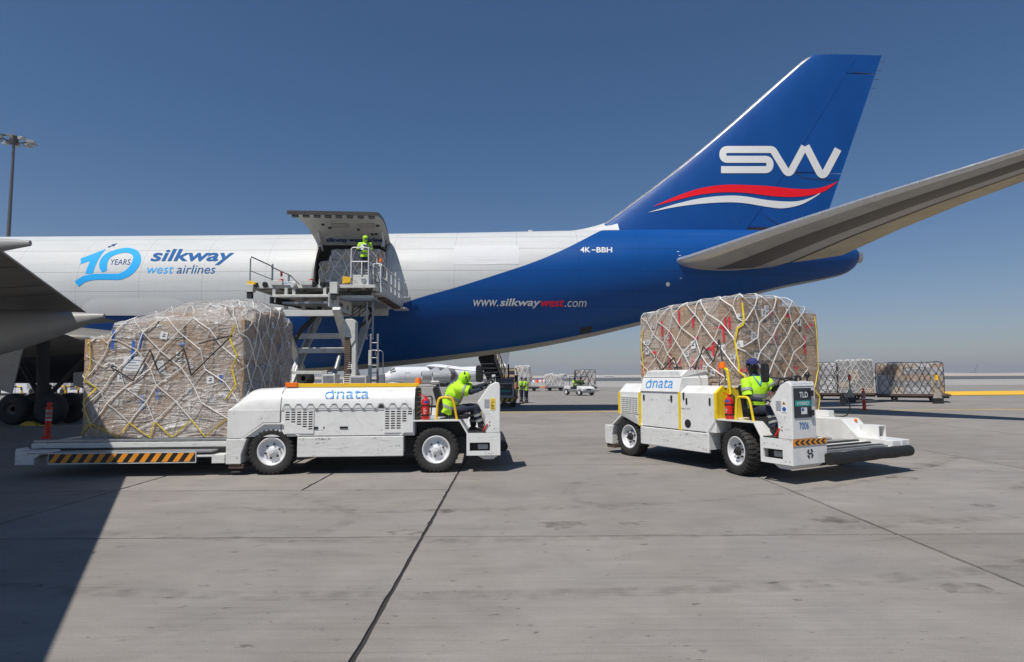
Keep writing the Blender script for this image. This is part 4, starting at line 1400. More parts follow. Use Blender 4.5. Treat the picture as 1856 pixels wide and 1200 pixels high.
def transporter(label, org, yaw, style):
    """local axes: x forward, y towards the bed, z up; the near flank is the plane y = 0"""
    t = thing('cargo_transporter', label, 'cargo transporter', org, yaw, 'white cargo transporters')
    W, WW = M['white'], M['white_worn']
    lft = style == 'rounded'
    # lower frame
    MB().box(-2.62, -0.62, -0.012, 0.05, 0.335, 0.715).build('skirt', WW, t, bevel=0.012)
    mb = MB().box(-3.7, 1.1, 0.30, 0.86, 0.34, 0.66).box(-3.05, 0.1, 0.9, 2.9, 0.30, 0.42)
    mb.box(-2.6, -0.65, 0.06, 0.9, 0.36, 0.70)
    mb.build('chassis', M['dark'], t)
    # rear corner block
    rp = [(-3.94, 0.22), (-3.66, 0.22), (-3.66, 0.40), (-3.56, 0.69), (-3.94, 0.69)] if lft else [(-3.94, 0.30), (-3.90, 0.22), (-3.66, 0.22), (-3.66, 0.45), (-3.60, 0.66), (-3.94, 0.66)]
    MB().pxz(rp, -0.01, 0.86).build('rear_block', WW, t, bevel=0.012)
    MB().box(-3.90, -3.62, 0.02, 0.80, 0.13, 0.218).build('rear_step', M['rust'], t, bevel=0.01)
    # wheel housings
    MB().pxz([(-3.62, 0.69), (-3.24, 0.95), (-2.90, 0.95), (-2.60, 0.73), (-2.60, 0.34), (-3.62, 0.34)], 0.42, 0.45).build('wheel_housing', M['dark'], t)
    MB().pxz([(-0.62, 0.74), (-0.41, 0.985), (0.44, 0.985), (0.57, 0.74), (0.57, 0.34), (-0.62, 0.34)], 0.42, 0.45).build('wheel_housing', M['dark'], t)
    MB().pxz([(-3.66, 0.66), (-3.24, 0.955), (-2.90, 0.955), (-2.60, 0.72), (-2.57, 0.74), (-2.885, 0.985), (-3.26, 0.985), (-3.68, 0.69)], 0.0, 0.45).build('wheel_arch', W, t, bevel=0.004)
    MB().pxz([(-0.66, 0.715), (-0.43, 0.985), (0.445, 0.985), (0.59, 0.74), (0.62, 0.75), (0.46, 1.012), (-0.44, 1.012), (-0.69, 0.73)], -0.005, 0.86).build('fender', W, t, bevel=0.004)
    MB().pxz([(-0.64, 0.40), (-0.61, 0.40), (-0.61, 0.73), (-0.42, 0.98), (-0.44, 0.99), (-0.64, 0.73)], 0.0, 0.42).build('splash_plate', M['greymetal'] if lft else WW, t)
    # wheels
    steer = 0.0 if lft else math.radians(-14)
    for x, y, s, st in ((-3.12, 0.19, -1, 0), (0.0, 0.19, -1, steer), (-3.12, 2.93, 1, 0), (0.0, 2.93, 1, 0)):
        vehicle_wheel(t, x, y, s, st)
    # front corner block with a tie-down pocket
    xs_, zs_ = [0.585, 0.645, 1.035, 1.235], [0.33, 0.415, 0.575, 0.755]
    fb = MB().holes(xs_, zs_, lambda i, j: i == 1 and j == 1, -0.012, 0.03)
    fb.box(0.585, 1.235, 0.03, 0.055, 0.60, 0.755).box(1.15, 1.235, 0.03, 0.88, 0.33, 0.74).box(0.585, 0.62, 0.03, 0.88, 0.33, 0.755).box(0.62, 1.15, 0.03, 0.88, 0.715, 0.752)
    fb.build('front_block', W, t, bevel=0.006)
    MB().box(0.62, 1.15, 0.14, 0.86, 0.36, 0.66).build('pocket_back', M['dark'], t)
    MB().box(0.80, 1.0, 0.06, 0.13, 0.44, 0.54).build('tow_hook', M['greymetal'], t, bevel=0.01)
    MB().pxz([(0.78, 0.328), (1.20, 0.328), (1.10, 0.25), (0.92, 0.25)], 0.05, 0.8).build('front_skid', WW, t)
    # console
    cp = [(0.95, 0.757), (0.945, 1.05), (0.79, 1.34), (1.02, 1.67), (1.14, 1.735), (1.215, 1.72), (1.235, 1.66), (1.235, 0.757)]
    con = MB().pxz(cp, 0.0, 0.62).build('console', W, t, bevel=0.018)
    for z in (0.90, 0.96):
        MB().lathe([(0.013, 0), (0.0, -0.004)], (1.03, -0.002, z), (0, 1, 0), 10).build('bolt_hole', M['dark'], con)
    MB().box(0.93, 1.03, -0.006, 0.001, 1.24, 1.40).build('data_plate', M['sticker_grey'], con)
    ws = MB().box(1.045, 1.14, -0.007, 0.001, 1.20 if lft else 1.21, 1.42).build('warning_sticker', M['sticker_yellow'] if lft else M['sticker_white'], con)
    MB().add([(1.055, -0.009, 1.34), (1.13, -0.009, 1.34), (1.0925, -0.009, 1.405)], [(0, 1, 2)]).build('warning_triangle', M['print'] if lft else M['sticker_yellow'], ws, recalc=False)
    MB().add([(1.0675, -0.011, 1.349), (1.1175, -0.011, 1.349), (1.0925, -0.011, 1.392)], [(0, 1, 2)]).build('warning_triangle', M['sticker_yellow'] if lft else M['print'], ws, recalc=False)
    if lft:
        mb = MB()
        for k in range(4):
            mb.box(1.055, 1.055+(0.07, 0.06, 0.065, 0.04)[k], -0.0095, -0.0075, 1.225+0.027*k, 1.237+0.027*k)
        mb.build('print', M['print'], ws)
    else:
        MB().lathe([(0.038, 0.0), (0.0, -0.001)], (1.0925, -0.009, 1.265), (0, 1, 0), 20).build('instruction_disc', M['sticker_blue'], ws)
    # steering wheel, column, mirror
    mb = MB()
    c = Vector((0.93, 0.40, 1.70)); ax = Vector((-0.62, 0, 0.78)).normalized(); u = Vector((0, 1, 0)); v = ax.cross(u)
    mb.tube([c + (u*math.cos(k*2*PI/28) + v*math.sin(k*2*PI/28))*0.19 for k in range(28)], 0.018, 8, closed=True)
    for k in range(3):
        a = k*2*PI/3
        mb.beam(c, c + (u*math.cos(a)+v*math.sin(a))*0.185, 0.03, 0.014, up=ax)
    mb.cyl(c, c-ax*0.18, 0.035, n=10)
    mb.build('steering_wheel', M['black'], t, smooth=40)
    mb = MB().tube([(1.08, 0.12, 1.70), (1.02, 0.06, 1.79), (0.86, 0.0, 1.80), (0.78, -0.03, 1.86)] if not lft else [(1.10, 0.5, 1.72), (1.06, 0.42, 1.88), (0.95, 0.38, 1.90), (0.84, 0.36, 1.95)], 0.018, 8)
    mb.tube([(1.12, 0.20, 1.72), (1.13, 0.12, 1.83), (1.05, 0.02, 1.78), (1.00, 0.0, 1.70)] if lft else [(1.10, 0.24, 1.73), (1.0, 0.26, 1.80), (0.86, 0.2, 1.76), (0.84, 0.14, 1.66)], 0.018, 8)
    mir = mb.build('mirror_arm', M['black'], t, smooth=60)
    mc = (0.76, -0.03, 1.88) if not lft else (0.84, 0.30, 1.90)
    rings = []
    for y_, s_ in ((-0.05, 0.75), (-0.035, 0.97), (0.0, 1.0), (0.02, 0.96)):
        rings.append([(mc[0]+y_, mc[1]+0.085*s_*math.copysign(abs(math.cos(k*2*PI/24))**0.45, math.cos(k*2*PI/24)), mc[2]+0.17*s_*math.copysign(abs(math.sin(k*2*PI/24))**0.45, math.sin(k*2*PI/24))) for k in range(24)])
    mo = MB().loft(rings).build('mirror', M['black'], mir, smooth=50)
    if True:
        mo.data.transform(Matrix.Translation(mc) @ Matrix.Rotation(math.radians(75 if not lft else 42), 4, 'Z') @ Matrix.Translation(-Vector(mc)))
    if lft:
        MB().pxz([(1.04, 1.69), (1.16, 1.72), (1.155, 1.88), (1.09, 1.88)], 0.5, 0.60).build('console_horn', W, con, bevel=0.008)
    else:
        MB().lathe([(0.06, 0), (0.06, 0.07), (0.045, 0.09), (0, 0.09)], (1.13, 0.22, 1.72), (0, 0, 1), 16).build('column_cap', M['black'], con, smooth=40)
        mb = MB().cyl((1.18, 0.5, 1.72), (1.18, 0.5, 1.80), 0.014, n=8).sphere((1.185, 0.5, 1.84), 0.05, 10, 7)
        mb.build('work_lamp', M['black'], con, smooth=60)
    # seat
    mb = MB().loft([[(0.16, y, 1.015), (0.60, y, 1.015), (0.64, y, 1.05), (0.60, y, 1.10), (0.34, y, 1.08), (0.16, y, 1.10)] for y in (0.22, 0.26, 0.62, 0.66)])
    st = mb.build('seat', M['black'], t, smooth=35, bevel=0.01)
    mb = MB().loft([[(0.02-0.0, y, 1.06), (0.16, y, 1.06), (0.10, y, 1.35), (0.02, y, 1.62), (-0.05, y, 1.66), (-0.09, y, 1.6), (-0.02, y, 1.35)] for y in (0.22, 0.27, 0.61, 0.66)])
    mb.build('seat_back', M['black'], st, smooth=35, bevel=0.012)
    # hand rail hoop
    yl = M['yellow'] if lft else M['yellow_lemon']
    hp = fillet([(0.0, 1.01), (0.02, 1.30), (0.05, 1.44), (0.30, 1.44), (0.345, 1.30), (0.40, 1.01)], [0, .3, .12, .12, .3, 0], 6)
    MB().tube([(x, 0.06, z) for x, z in hp], 0.024, 10).build('hand_rail', yl, t, smooth=60)
    # floor of the cab and pedals
    MB().box(0.60, 0.95, 0.03, 0.86, 0.755, 0.775).build('cab_floor', M['dark'], t)
    MB().beam((0.90, 0.0, 0.80), (0.985, 0.0, 0.93), 0.02, 0.05, up=(0, 1, 0)).build('brake_lever', M['red'], t)
    # engine bulkhead behind the driver
    if lft:
        MB().box(-0.405, -0.375, 0.03, 0.86, 1.012, 1.62).build('bulkhead', M['dark'], t)
        for k in range(11):
            MB().beam((-0.372, 0.06, 1.05+0.05*k), (-0.372, 0.84, 1.05+0.05*k), 0.03, 0.012).build('louvre_slat', M['rust'] if k % 2 else yl, t)
    else:
        MB().pyz([(0.03, 1.012), (0.90, 1.012), (0.90, 1.60), (0.18, 1.60), (0.03, 1.47)], -0.43, -0.395).build('bulkhead', yl, t, bevel=0.004)
        mb = MB()
        for k in range(5): mb.box(-0.394, -0.388, 0.22+0.15*k, 0.27+0.15*k, 1.575, 1.60)
        mb.build('bulkhead_clip', M['dark'], t)
        mb = MB().tube(fillet([(-0.36, 0.32, 1.42), (-0.34, 0.32, 1.50), (-0.40, 0.32, 1.95), (-0.50, 0.32, 1.98)], 0.04, 4), 0.03, 8)
        bp = mb.build('beacon_post', yl, t, smooth=50)
    # ---- bed side
    bed = MB()
    bed.box(-3.94, 0.55, 0.92, 1.02, 0.42, 0.60).box(-3.94, 1.30, 3.02, 3.16, 0.42, 0.60)
    for k in range(5): bed.box(-3.7+1.0*k, -3.6+1.0*k, 1.02, 3.02, 0.44, 0.53)
    bed.build('bed_frame', WW, t, bevel=0.006)
    for k in range(16):
        x = -3.85+0.26*k
        MB().cyl((x, 1.04, 0.535), (x, 3.0, 0.535), 0.035, n=10).build('roller', M['steel'], t, smooth=50)
    MB().box(0.35, 0.62, 0.92, 3.05, 0.46, 0.56).box(0.7, 1.20, 0.92, 3.05, 0.40, 0.52).build('front_deck', M['greymetal'], t)
    pl_ = MB().pxz([(0.55, 0.545), (1.10, 0.505), (1.30, 0.46), (1.30, 0.36), (0.55, 0.36)], 0.90, 3.15).build('front_plate', W, t, bevel=0.01)
    for k in range(3):
        MB().beam((0.60+0.24*k, 0.93, 0.553-0.018*k), (0.60+0.24*k, 2.95, 0.553-0.018*k), 0.085, 0.025).build('grip_strip', M['rubber'], pl_)
    # rubber nose roll, slightly lumpy
    path = []
    for k in range(25):
        y = 0.80+2.42*k/24
        path.append((1.31+0.012*noise.noise(Vector((y*3, 1, 0))), y, 0.40+0.014*noise.noise(Vector((y*2, 5, 0)))))
    MB().tube(path, [0.105+0.01*noise.noise(Vector((k*0.5, 2, 2))) for k in range(25)], 14).build('nose_roll', M['rubber'], pl_, smooth=60)
    # far side housing with lamp pod
    MB().pxz([(-1.2, 0.45), (-1.2, 0.95), (0.30, 0.95), (0.62, 0.62), (1.28, 0.60), (1.28, 0.46)], 2.74, 3.30).build('side_housing', W, t, bevel=0.012)
    MB().box(-0.55, -0.20, 3.06, 3.26, 0.952, 1.08).build('filter_box', W, t, bevel=0.008)
    mb = MB().box(0.50, 0.86, 3.03, 3.06, 0.60, 0.84).box(0.50, 0.86, 3.25, 3.28, 0.60, 0.84).box(0.50, 0.86, 3.06, 3.25, 0.82, 0.84).box(0.48, 0.52, 3.03, 3.28, 0.60, 0.84).box(0.52, 0.86, 3.06, 3.25, 0.60, 0.625)
    pod = mb.build('lamp_pod', W, t, bevel=0.004)
    MB().box(0.60, 0.64, 3.10, 3.20, 0.64, 0.80).build('indicator', M['orange'], pod, bevel=0.01)
    MB().lathe([(0.035, 0), (0.03, 0.03), (0, 0.035)], (0.36, 3.10, 0.905), (0.7, 0, 0.7), 14).build('marker_lamp', M['orange'], t, smooth=60)
    mb = MB().tube(smooth_curve([(-0.15, 3.22, 0.95), (0.05, 3.27, 0.98), (0.14, 3.28, 1.12), (0.10, 3.28, 1.32), (0.02, 3.28, 1.42)], 4), 0.014, 7)
    sm = mb.build('side_mirror_arm', M['black'], t, smooth=60)
    MB().box(-0.03, 0.02, 3.20, 3.36, 1.18, 1.46).build('mirror', M['black'], sm, bevel=0.02)
    # ---- engine covers
    if lft:
        prof = [(0.0, 1.22), (0.004, 1.30), (0.025, 1.41), (0.07, 1.51), (0.15, 1.59), (0.27, 1.64), (0.40, 1.655), (0.88, 1.655), (0.88, 0.72), (0.05, 0.72), (0.05, 1.22)]
        up = lambda pr, x, s: [(x, y, 1.22+(z-1.22)*s if z > 1.22 else z) for y, z in pr]
        hd = MB().loft([up(prof, x, 1.0) for x in (-2.935, -0.415)]).build('hood', W, t, smooth=30)
        MB().loft([up(prof, -3.92, 0.10), up(prof, -3.86, 0.24), up(prof, -3.62, 0.80), up(prof, -3.55, 0.89), up(prof, -3.46, 0.94), up(prof, -2.955, 0.985)]).build('rear_cover', W, t, smooth=24)
        # flank panels with wheel cut-outs, vents and the battlement moulding
        MB().pxz([(-3.93, 0.70), (-3.66, 0.70), (-3.26, 0.99), (-2.955, 0.99), (-2.955, 1.235), (-3.93, 1.235)], -0.004, 0.045).build('flank_panel', W, t, bevel=0.008)
        vx = [-2.86+0.0*0]
        def vent(name, x0, cols, rows, z1, keep):
            xs2 = [x0-0.02]; zs2 = []
            for k in range(cols): xs2 += [x0+0.108*k, x0+0.108*k+0.078]
            xs2.append(xs2[-1]+0.02)
            zz = [z1-0.045*rows-0.02]
            for k in range(rows): zz += [z1-0.045*(rows-k)+0.008, z1-0.045*(rows-k)+0.034]
            zz.append(z1+0.01)
            return xs2, zz
        # whole panel, then vent fields set proud as real slotted plates
        pp = [(-2.935, 0.955), (-2.61, 0.735), (-0.60, 0.735), (-0.415, 0.99), (-0.415, 1.235), (-2.935, 1.235)]
        MB().pxz(pp, 0.012, 0.045).build('flank_panel', W, t, bevel=0.004)
        for (x0, cols, skip) in ((-2.85, 5, lambda c, r: r > 3+c), (-0.97, 5, lambda c, r: r > (7, 7, 7, 4, 1)[c] or r > 7)):
            xs2, zs2 = vent('v', x0, cols, 9, 1.205, None)
            def hole(i, j, skip=skip): return i % 2 == 1 and j % 2 == 1 and not skip((i-1)//2, 8-(j-1)//2)
            MB().holes(xs2, zs2, hole, -0.004, 0.011).build('vent_grille', W, t)
            mbk = MB()
            for i in range(1, len(xs2)-1, 2):
                for j in range(1, len(zs2)-1, 2):
                    if hole(i, j): mbk.box(xs2[i]+0.001, xs2[i+1]-0.001, 0.0085, 0.0115, zs2[j]+0.001, zs2[j+1]-0.001)
            mbk.build('vent_void', M['dark'], t)
        # moulding: row of recessed teeth under the crease
        pts = []
        x = -2.91
        n_t = 11
        stp = 2.44/n_t
        up_, lo_ = 1.33, 1.245
        top_line = []
        for k in range(n_t):
            a = x+k*stp
            top_line += [(a, lo_), (a+stp*0.22, up_), (a+stp*0.55, up_), (a+stp*0.77, lo_)]
        top_line.append((x+n_t*stp, lo_))
        v = []
        for (a, z) in top_line:
            v += [(a, -0.012 if z < 1.3 else -0.006, z+0.012), (a, -0.012 if z < 1.3 else -0.006, z-0.018)]
        n2 = len(v)//2
        mb = MB().add(v, [(2*i, 2*i+1, 2*i+3, 2*i+2) for i in range(n2-1)])
        for k in range(n_t):
            a = x+k*stp
            mb.add([(a+stp*0.1, -0.006, lo_+0.005), (a+stp*0.67, -0.006, lo_+0.005), (a+stp*0.53, -0.003, up_-0.012), (a+stp*0.24, -0.003, up_-0.012)], [(0, 1, 2, 3)], 1 if k == 8 else 2)
        mb.build('tooth_moulding', [M['greymetal'], M['dark'], M['white_worn']], t, recalc=False)
        mb = MB().box(-2.36, -2.24, -0.002, 0.013, 0.86, 0.905).box(-1.83, -1.68, -0.002, 0.013, 0.865, 0.905).lathe([(0.018, 0.012), (0.0, -0.002)], (-2.13, 0, 0.885), (0, 1, 0), 10)
        mb.build('latch', M['dark'], t)
        MB().beam((-2.93, 0.30, 1.69), (-0.36, 0.30, 1.685), 0.05, 0.07).build('top_rail', yl, t, bevel=0.006)
        MB().box(-2.95, -2.72, 0.24, 0.36, 1.66, 1.745).build('rail_bracket', M['orange'], t, bevel=0.008)
        mb = MB().lathe([(0.085, 0), (0.085, 0.015), (0.065, 0.02), (0.06, 0.10), (0.05, 0.12), (0, 0.125)], (-0.42, 0.7, 1.70), (0, 0, 1), 20)
        mb.build('beacon', M['orange'], t, smooth=40)
        hp_ = [(0.025, 1.41), (0.07, 1.51), (0.15, 1.59), (0.27, 1.64)]
        def on_hood(a, b, off=0.0):
            # up the rolled shoulder of the hood
            s_ = 0.25+1.75*min(1.0, max(0.0, b))
            i = min(2, int(s_)); q = s_-i
            y_ = hp_[i][0]+(hp_[i+1][0]-hp_[i][0])*q; z_ = hp_[i][1]+(hp_[i+1][1]-hp_[i][1])*q
            nn = Vector((0, -(hp_[i+1][1]-hp_[i][1]), hp_[i+1][0]-hp_[i][0])).normalized()
            return Vector((-2.14+0.84*a, y_, z_)) + nn*(0.016+off)
        dnata_logo(t, (0, 0, 0), (1, 0, 0), (0, 0, 1), 0.84, 0.20, on_hood)
    else:
        # low rear box, tall middle box, low front box
        def chest(x0, x1, z0, z1, zc, name, y0=0.012):
            return MB().pyz([(y0, z0), (0.88, z0), (0.88, zc), (0.20+y0, zc), (y0, z1)], x0, x1).build(name, W, t, bevel=0.010)
        chest(-3.385, -2.66, 0.96, 1.47, 1.66, 'rear_chest')
        chest(-1.395, -0.435, 0.735, 1.49, 1.63, 'front_chest')
        MB().pyz([(0.02, 0.735), (0.9, 0.735), (0.9, 1.50), (0.02, 1.50)], -2.64, -1.41).build('battery_door', W, t, bevel=0.010)
        MB().pxz([(-2.615, 1.505), (-1.41, 1.505), (-1.41, 1.79), (-1.50, 1.94), (-2.50, 1.94), (-2.615, 1.79)], 0.10, 0.86).build('tall_hood', W, t, bevel=0.01)
        MB().pyz([(-0.004, 1.50), (0.14, 1.50), (0.14, 1.80), (0.10, 1.80)], -2.62, -1.405).build('logo_panel', W, t, bevel=0.004)
        MB().pyz([(0.10, 1.80), (0.86, 1.935), (0.86, 1.96), (0.30, 1.96), (0.085, 1.82)], -2.60, -1.42).build('hood_lid', W, t, bevel=0.004)
        for x, z0, z1 in ((-3.40, 0.95, 1.46), (-2.67, 0.72, 1.47), (-1.42, 0.72, 1.50)):
            MB().box(x, x+0.055, -0.012, 0.03, z0, z1).build('corner_post', yl, t, bevel=0.004)
        MB().pxz([(-0.455, 1.0), (-0.395, 1.0), (-0.395, 1.50), (-0.455, 1.50)], -0.012, 0.06).build('corner_post', yl, t, bevel=0.004)
        MB().pyz([(-0.01, 1.49), (0.06, 1.49), (0.24, 1.63), (0.18, 1.64)], -0.455, -0.395).build('corner_post', yl, t)
        MB().pxz([(-3.40, 0.955), (-2.67, 0.955), (-2.67, 0.73), (-2.885, 0.985), (-3.26, 0.985)], 0.0, 0.05).build('wheel_arch', W, t)
        MB().pxz([(-0.66, 0.735), (-0.43, 1.0), (-0.43, 0.98), (-0.645, 0.72)], 0.0, 0.1).build('edge_trim', W, t)
        xs2 = [-3.30]
        for k in range(11): xs2 += [-3.285+0.052*k, -3.285+0.052*k+0.036]
        xs2.append(-2.70)
        zs2 = [0.99]
        for k in range(8): zs2 += [1.0+0.045*k, 1.0+0.045*k+0.03]
        zs2.append(1.37)
        hole = lambda i, j: i % 2 == 1 and j % 2 == 1
        MB().holes(xs2, zs2, hole, -0.006, 0.010).build('vent_grille', W, t)
        mbk = MB()
        for i in range(1, len(xs2)-1, 2):
            for j in range(1, len(zs2)-1, 2): mbk.box(xs2[i]+0.001, xs2[i+1]-0.001, 0.006, 0.011, zs2[j]+0.001, zs2[j+1]-0.001)
        mbk.build('vent_void', M['dark'], t)
        for x, z, hh in ((-2.53, 1.36, 0.12), (-1.66, 1.36, 0.13), (-1.30, 1.42, 0.15), (-1.22, 1.32, 0.13), (-0.60, 1.33, 0.14)):
            MB().box(x, x+0.042, 0.0 if x > -1.4 or True else 0, 0.025, z-hh/2, z+hh/2).build('latch', M['dark'], t, bevel=0.004)
        MB().lathe([(0.085, 0.02), (0.085, 0.006), (0.075, 0.004), (0.0, 0.008)], (-1.18, 0, 0.87), (0, 1, 0), 24).build('access_port', M['dark'], t, smooth=40)
        for x in (-2.05, -1.55, -1.0):
            MB().tube([(x, 0.5, 1.96 if x < -1.45 else 1.63), (x, 0.5, 2.02 if x < -1.45 else 1.70), (x+0.22, 0.5, 2.02 if x < -1.45 else 1.70), (x+0.22, 0.5, 1.96 if x < -1.45 else 1.63)], 0.014, 6).build('lift_handle', M['black'], t, smooth=60)
        flat_text('lettering', 'HYBRID E DRIVE', (-1.38, 0.009, 1.155), (1, 0, 0), (0, 0, 1), 0.28, 0.022, M['print'], t)
        mb = MB().lathe([(0.075, -0.02), (0.075, 0.0), (0.07, 0.03), (0.055, 0.10), (0, 0.11)], (-0.52, 0.32, 2.0), (0, 0, 1), 20)
        mb.build('beacon', M['orange'], t, smooth=40)
        dnata_logo(t, (-2.47, 0.018, 1.575), (1, 0, 0), (0, 0.30, 0.95), 0.86, 0.21)
        # front face: dark panel, words, fleet number, chevron strip, ring
        X = 1.2375
        fp = MB().box(X-0.002, X+0.010, 0.05, 0.50, 1.12, 1.62).build('front_panel', M['charcoal'], t, bevel=0.004)
        XX = X+0.012
        F = lambda s, y0, z0, w_, h_, mt, b=0.0: flat_text('lettering', s, (XX+0.002, y0, z0), (0, 1, 0), (0, 0, 1), w_, h_, mt, fp, b)
        F('TLD', 0.185, 1.46, 0.22, 0.095, M['sticker_white'], 0.02)
        tb = MB().box(XX, XX+0.001, 0.075, 0.47, 1.315, 1.41).build('name_band', M['teal'], fp)
        F('HYBRID', 0.12, 1.335, 0.30, 0.055, M['sticker_white'], 0.01)
        nt_ = MB().box(XX, XX+0.0015, 0.22, 0.37, 1.18, 1.29).build('notice', M['sticker_white'], fp)
        MB().box(XX+0.0015, XX+0.0025, 0.232, 0.29, 1.23, 1.28).build('print', M['sticker_blue'], nt_)
        for z in (1.53, 1.20): MB().box(X+0.008, X+0.05, 0.44, 0.52, z-0.05, z+0.05).build('panel_hinge', M['black'], fp, bevel=0.012)
        flat_text('lettering', '7006', (X+0.003, 0.17, 0.93), (0, 1, 0), (0, 0, 1), 0.24, 0.115, M['num_blue'], t, 0.008)
        n_ = Vector((0.65, 0, 0.76)).normalized()
        MB().pxz([(1.135, 1.737), (1.215, 1.722), (1.238, 1.655), (1.242, 1.658), (1.219, 1.727), (1.137, 1.741)], 0.03, 0.60).build('console_cap', W, con)
        flat_text('lettering', 'MAX CAP 7000 KG', (1.2425, 0.06, 1.655), (0, 1, 0), (-0.3, 0, 0.954), 0.48, 0.045, M['sticker_blue'], t, 0.01)
        hb = MB().box(X-0.002, X+0.008, -0.01, 0.86, 0.655, 0.755).build('chevron_board', M['hazard_orange'], t)
        stripes(hb, (X+0.010, 0.02, 0.66), (0, 1, 0), (0, 0, 1), 0.82, 0.09, 6, 0, M['print'], 'chevron', True)
        mb = MB()
        ring = [(X+0.004, 0.42+0.085*math.cos(k*2*PI/28), 0.51+0.085*math.sin(k*2*PI/28)) for k in range(28)]
        for a0 in (0.35, 1.95, 3.5, 5.1):
            seg = [(X+0.003, 0.42+r*math.cos(a0+q*0.14), 0.51+r*math.sin(a0+q*0.14)) for q in range(8) for r in (0.05, 0.085)]
            mb.add(seg, [(2*q, 2*q+1, 2*q+3, 2*q+2) for q in range(7)])
        mb.add([(X+0.003, 0.37, 0.50), (X+0.003, 0.47, 0.50), (X+0.003, 0.47, 0.525), (X+0.003, 0.37, 0.525)], [(0, 1, 2, 3)])
        mb.build('ring_emblem', M['print'], t, recalc=False)
    return t

def scuffs(t, seed, items):
    R = random.Random(seed)
    for x0, x1, z0, z1, y, n in items:
        for k in range(n):
            x = R.uniform(x0, x1); z = R.uniform(z0, z1); w = R.uniform(0.05, 0.30); h = R.uniform(0.008, 0.05); a = R.uniform(-0.12, 0.12)
            x = min(x, x1-w)
            v = [(x, y, z), (x+w, y, z+a*w), (x+w*0.94, y, min(z1, z+a*w+h)), (x+w*0.06, y, min(z1, z+h))]
            MB().add(v, [(0, 1, 2, 3)]).build('scuff', M['scuff'], t, recalc=False)

def extinguisher(label, loc, yaw):
    t = thing('fire_extinguisher', label, 'fire extinguisher', loc, yaw, 'fire extinguishers strapped to the transporters')
    mb = MB().lathe([(0.0, 0), (0.072, 0.0), (0.082, 0.02), (0.082, 0.34), (0.070, 0.385), (0.03, 0.41), (0.03, 0.43), (0, 0.43)], (0, 0, 0), (0, 0, 1), 22)
    mb.build('cylinder_body', M['red'], t, smooth=40)
    mb = MB().box(-0.02, 0.02, -0.02, 0.02, 0.42, 0.46).beam((0.0, 0, 0.46), (-0.13, 0, 0.50), 0.02, 0.012).beam((0.0, 0, 0.45), (-0.12, 0, 0.455), 0.02, 0.012)
    mb.build('squeeze_handle', M['red'], t)
    mb = MB().tube(smooth_curve([(0.02, 0, 0.44), (0.10, 0.0, 0.45), (0.125, 0, 0.38), (0.11, 0, 0.2), (0.10, 0, 0.08)], 4), 0.014, 7)
    mb.build('hose', M['black'], t, smooth=60)
    for z in (0.07, 0.26):
        MB().lathe([(0.0845, 0), (0.0865, 0.006), (0.0865, 0.022), (0.0845, 0.028)], (0, 0, z), (0, 0, 1), 22).build('strap', M['black'], t, smooth=40)
    def wrap(name, mt, z0, z1, a0, a1, r):
        k = 8
        v = [(r*math.sin(a0+(a1-a0)*i/k), -r*math.cos(a0+(a1-a0)*i/k), z) for i in range(k+1) for z in (z0, z1)]
        MB().add(v, [(2*i, 2*i+2, 2*i+3, 2*i+1) for i in range(k)]).build(name, mt, t, recalc=False)
    wrap('blue_label', M['sticker_blue'], 0.32, 0.365, -0.3, 0.8, 0.0838)
    for k in range(4): wrap('print', M['sticker_white'], 0.12+0.028*k, 0.128+0.028*k, -0.45, 0.1+0.12*(k % 3), 0.0838)
    return t

LORG = gz(790, 858)
LYAW = math.radians(2.9)
RORG = gz(1333, 862)
RYAW = math.radians(-62.0)
def frame(org, yaw):
    m = Matrix.Translation(org) @ Matrix.Rotation(yaw, 4, 'Z')
    inv = m.inverted()
    def pt(px, py, lat):
        """local point seen at a pixel, at a given distance across the vehicle"""
        o = inv @ CAM_C
        d = inv.to_3x3() @ ray(px, py)
        return o + d*((lat-o.y)/d.y)
    return m, pt
LM, lpt = frame(LORG, LYAW)
RM, rpt = frame(RORG, RYAW)
vehicle_wheel.light = True
left_tr = transporter('white cargo transporter with rounded hood facing right, its low rear bed hazard striped', LORG, LYAW, 'rounded')
vehicle_wheel.light = False
right_tr = transporter('boxy white hybrid cargo transporter with yellow posts, numbered 7006, turned to the front', RORG, RYAW, 'boxy')

SK = [(-2.6, -0.65, 0.36, 0.70, -0.0135, 16), (-3.92, -3.68, 0.26, 0.66, -0.0115, 4), (0.6, 1.22, 0.34, 0.41, -0.0135, 4), (0.6, 1.22, 0.59, 0.75, -0.0135, 5), (0.96, 1.22, 0.78, 1.2, -0.0012, 4)]
scuffs(left_tr, 3, SK + [(-2.8, -0.7, 0.76, 0.86, 0.0105, 6), (-3.9, -3.0, 1.0, 1.2, -0.0055, 4)])
scuffs(right_tr, 5, SK + [(-2.55, -1.5, 0.76, 1.4, 0.0185, 7), (-1.35, -0.5, 0.76, 1.4, 0.0105, 6)])
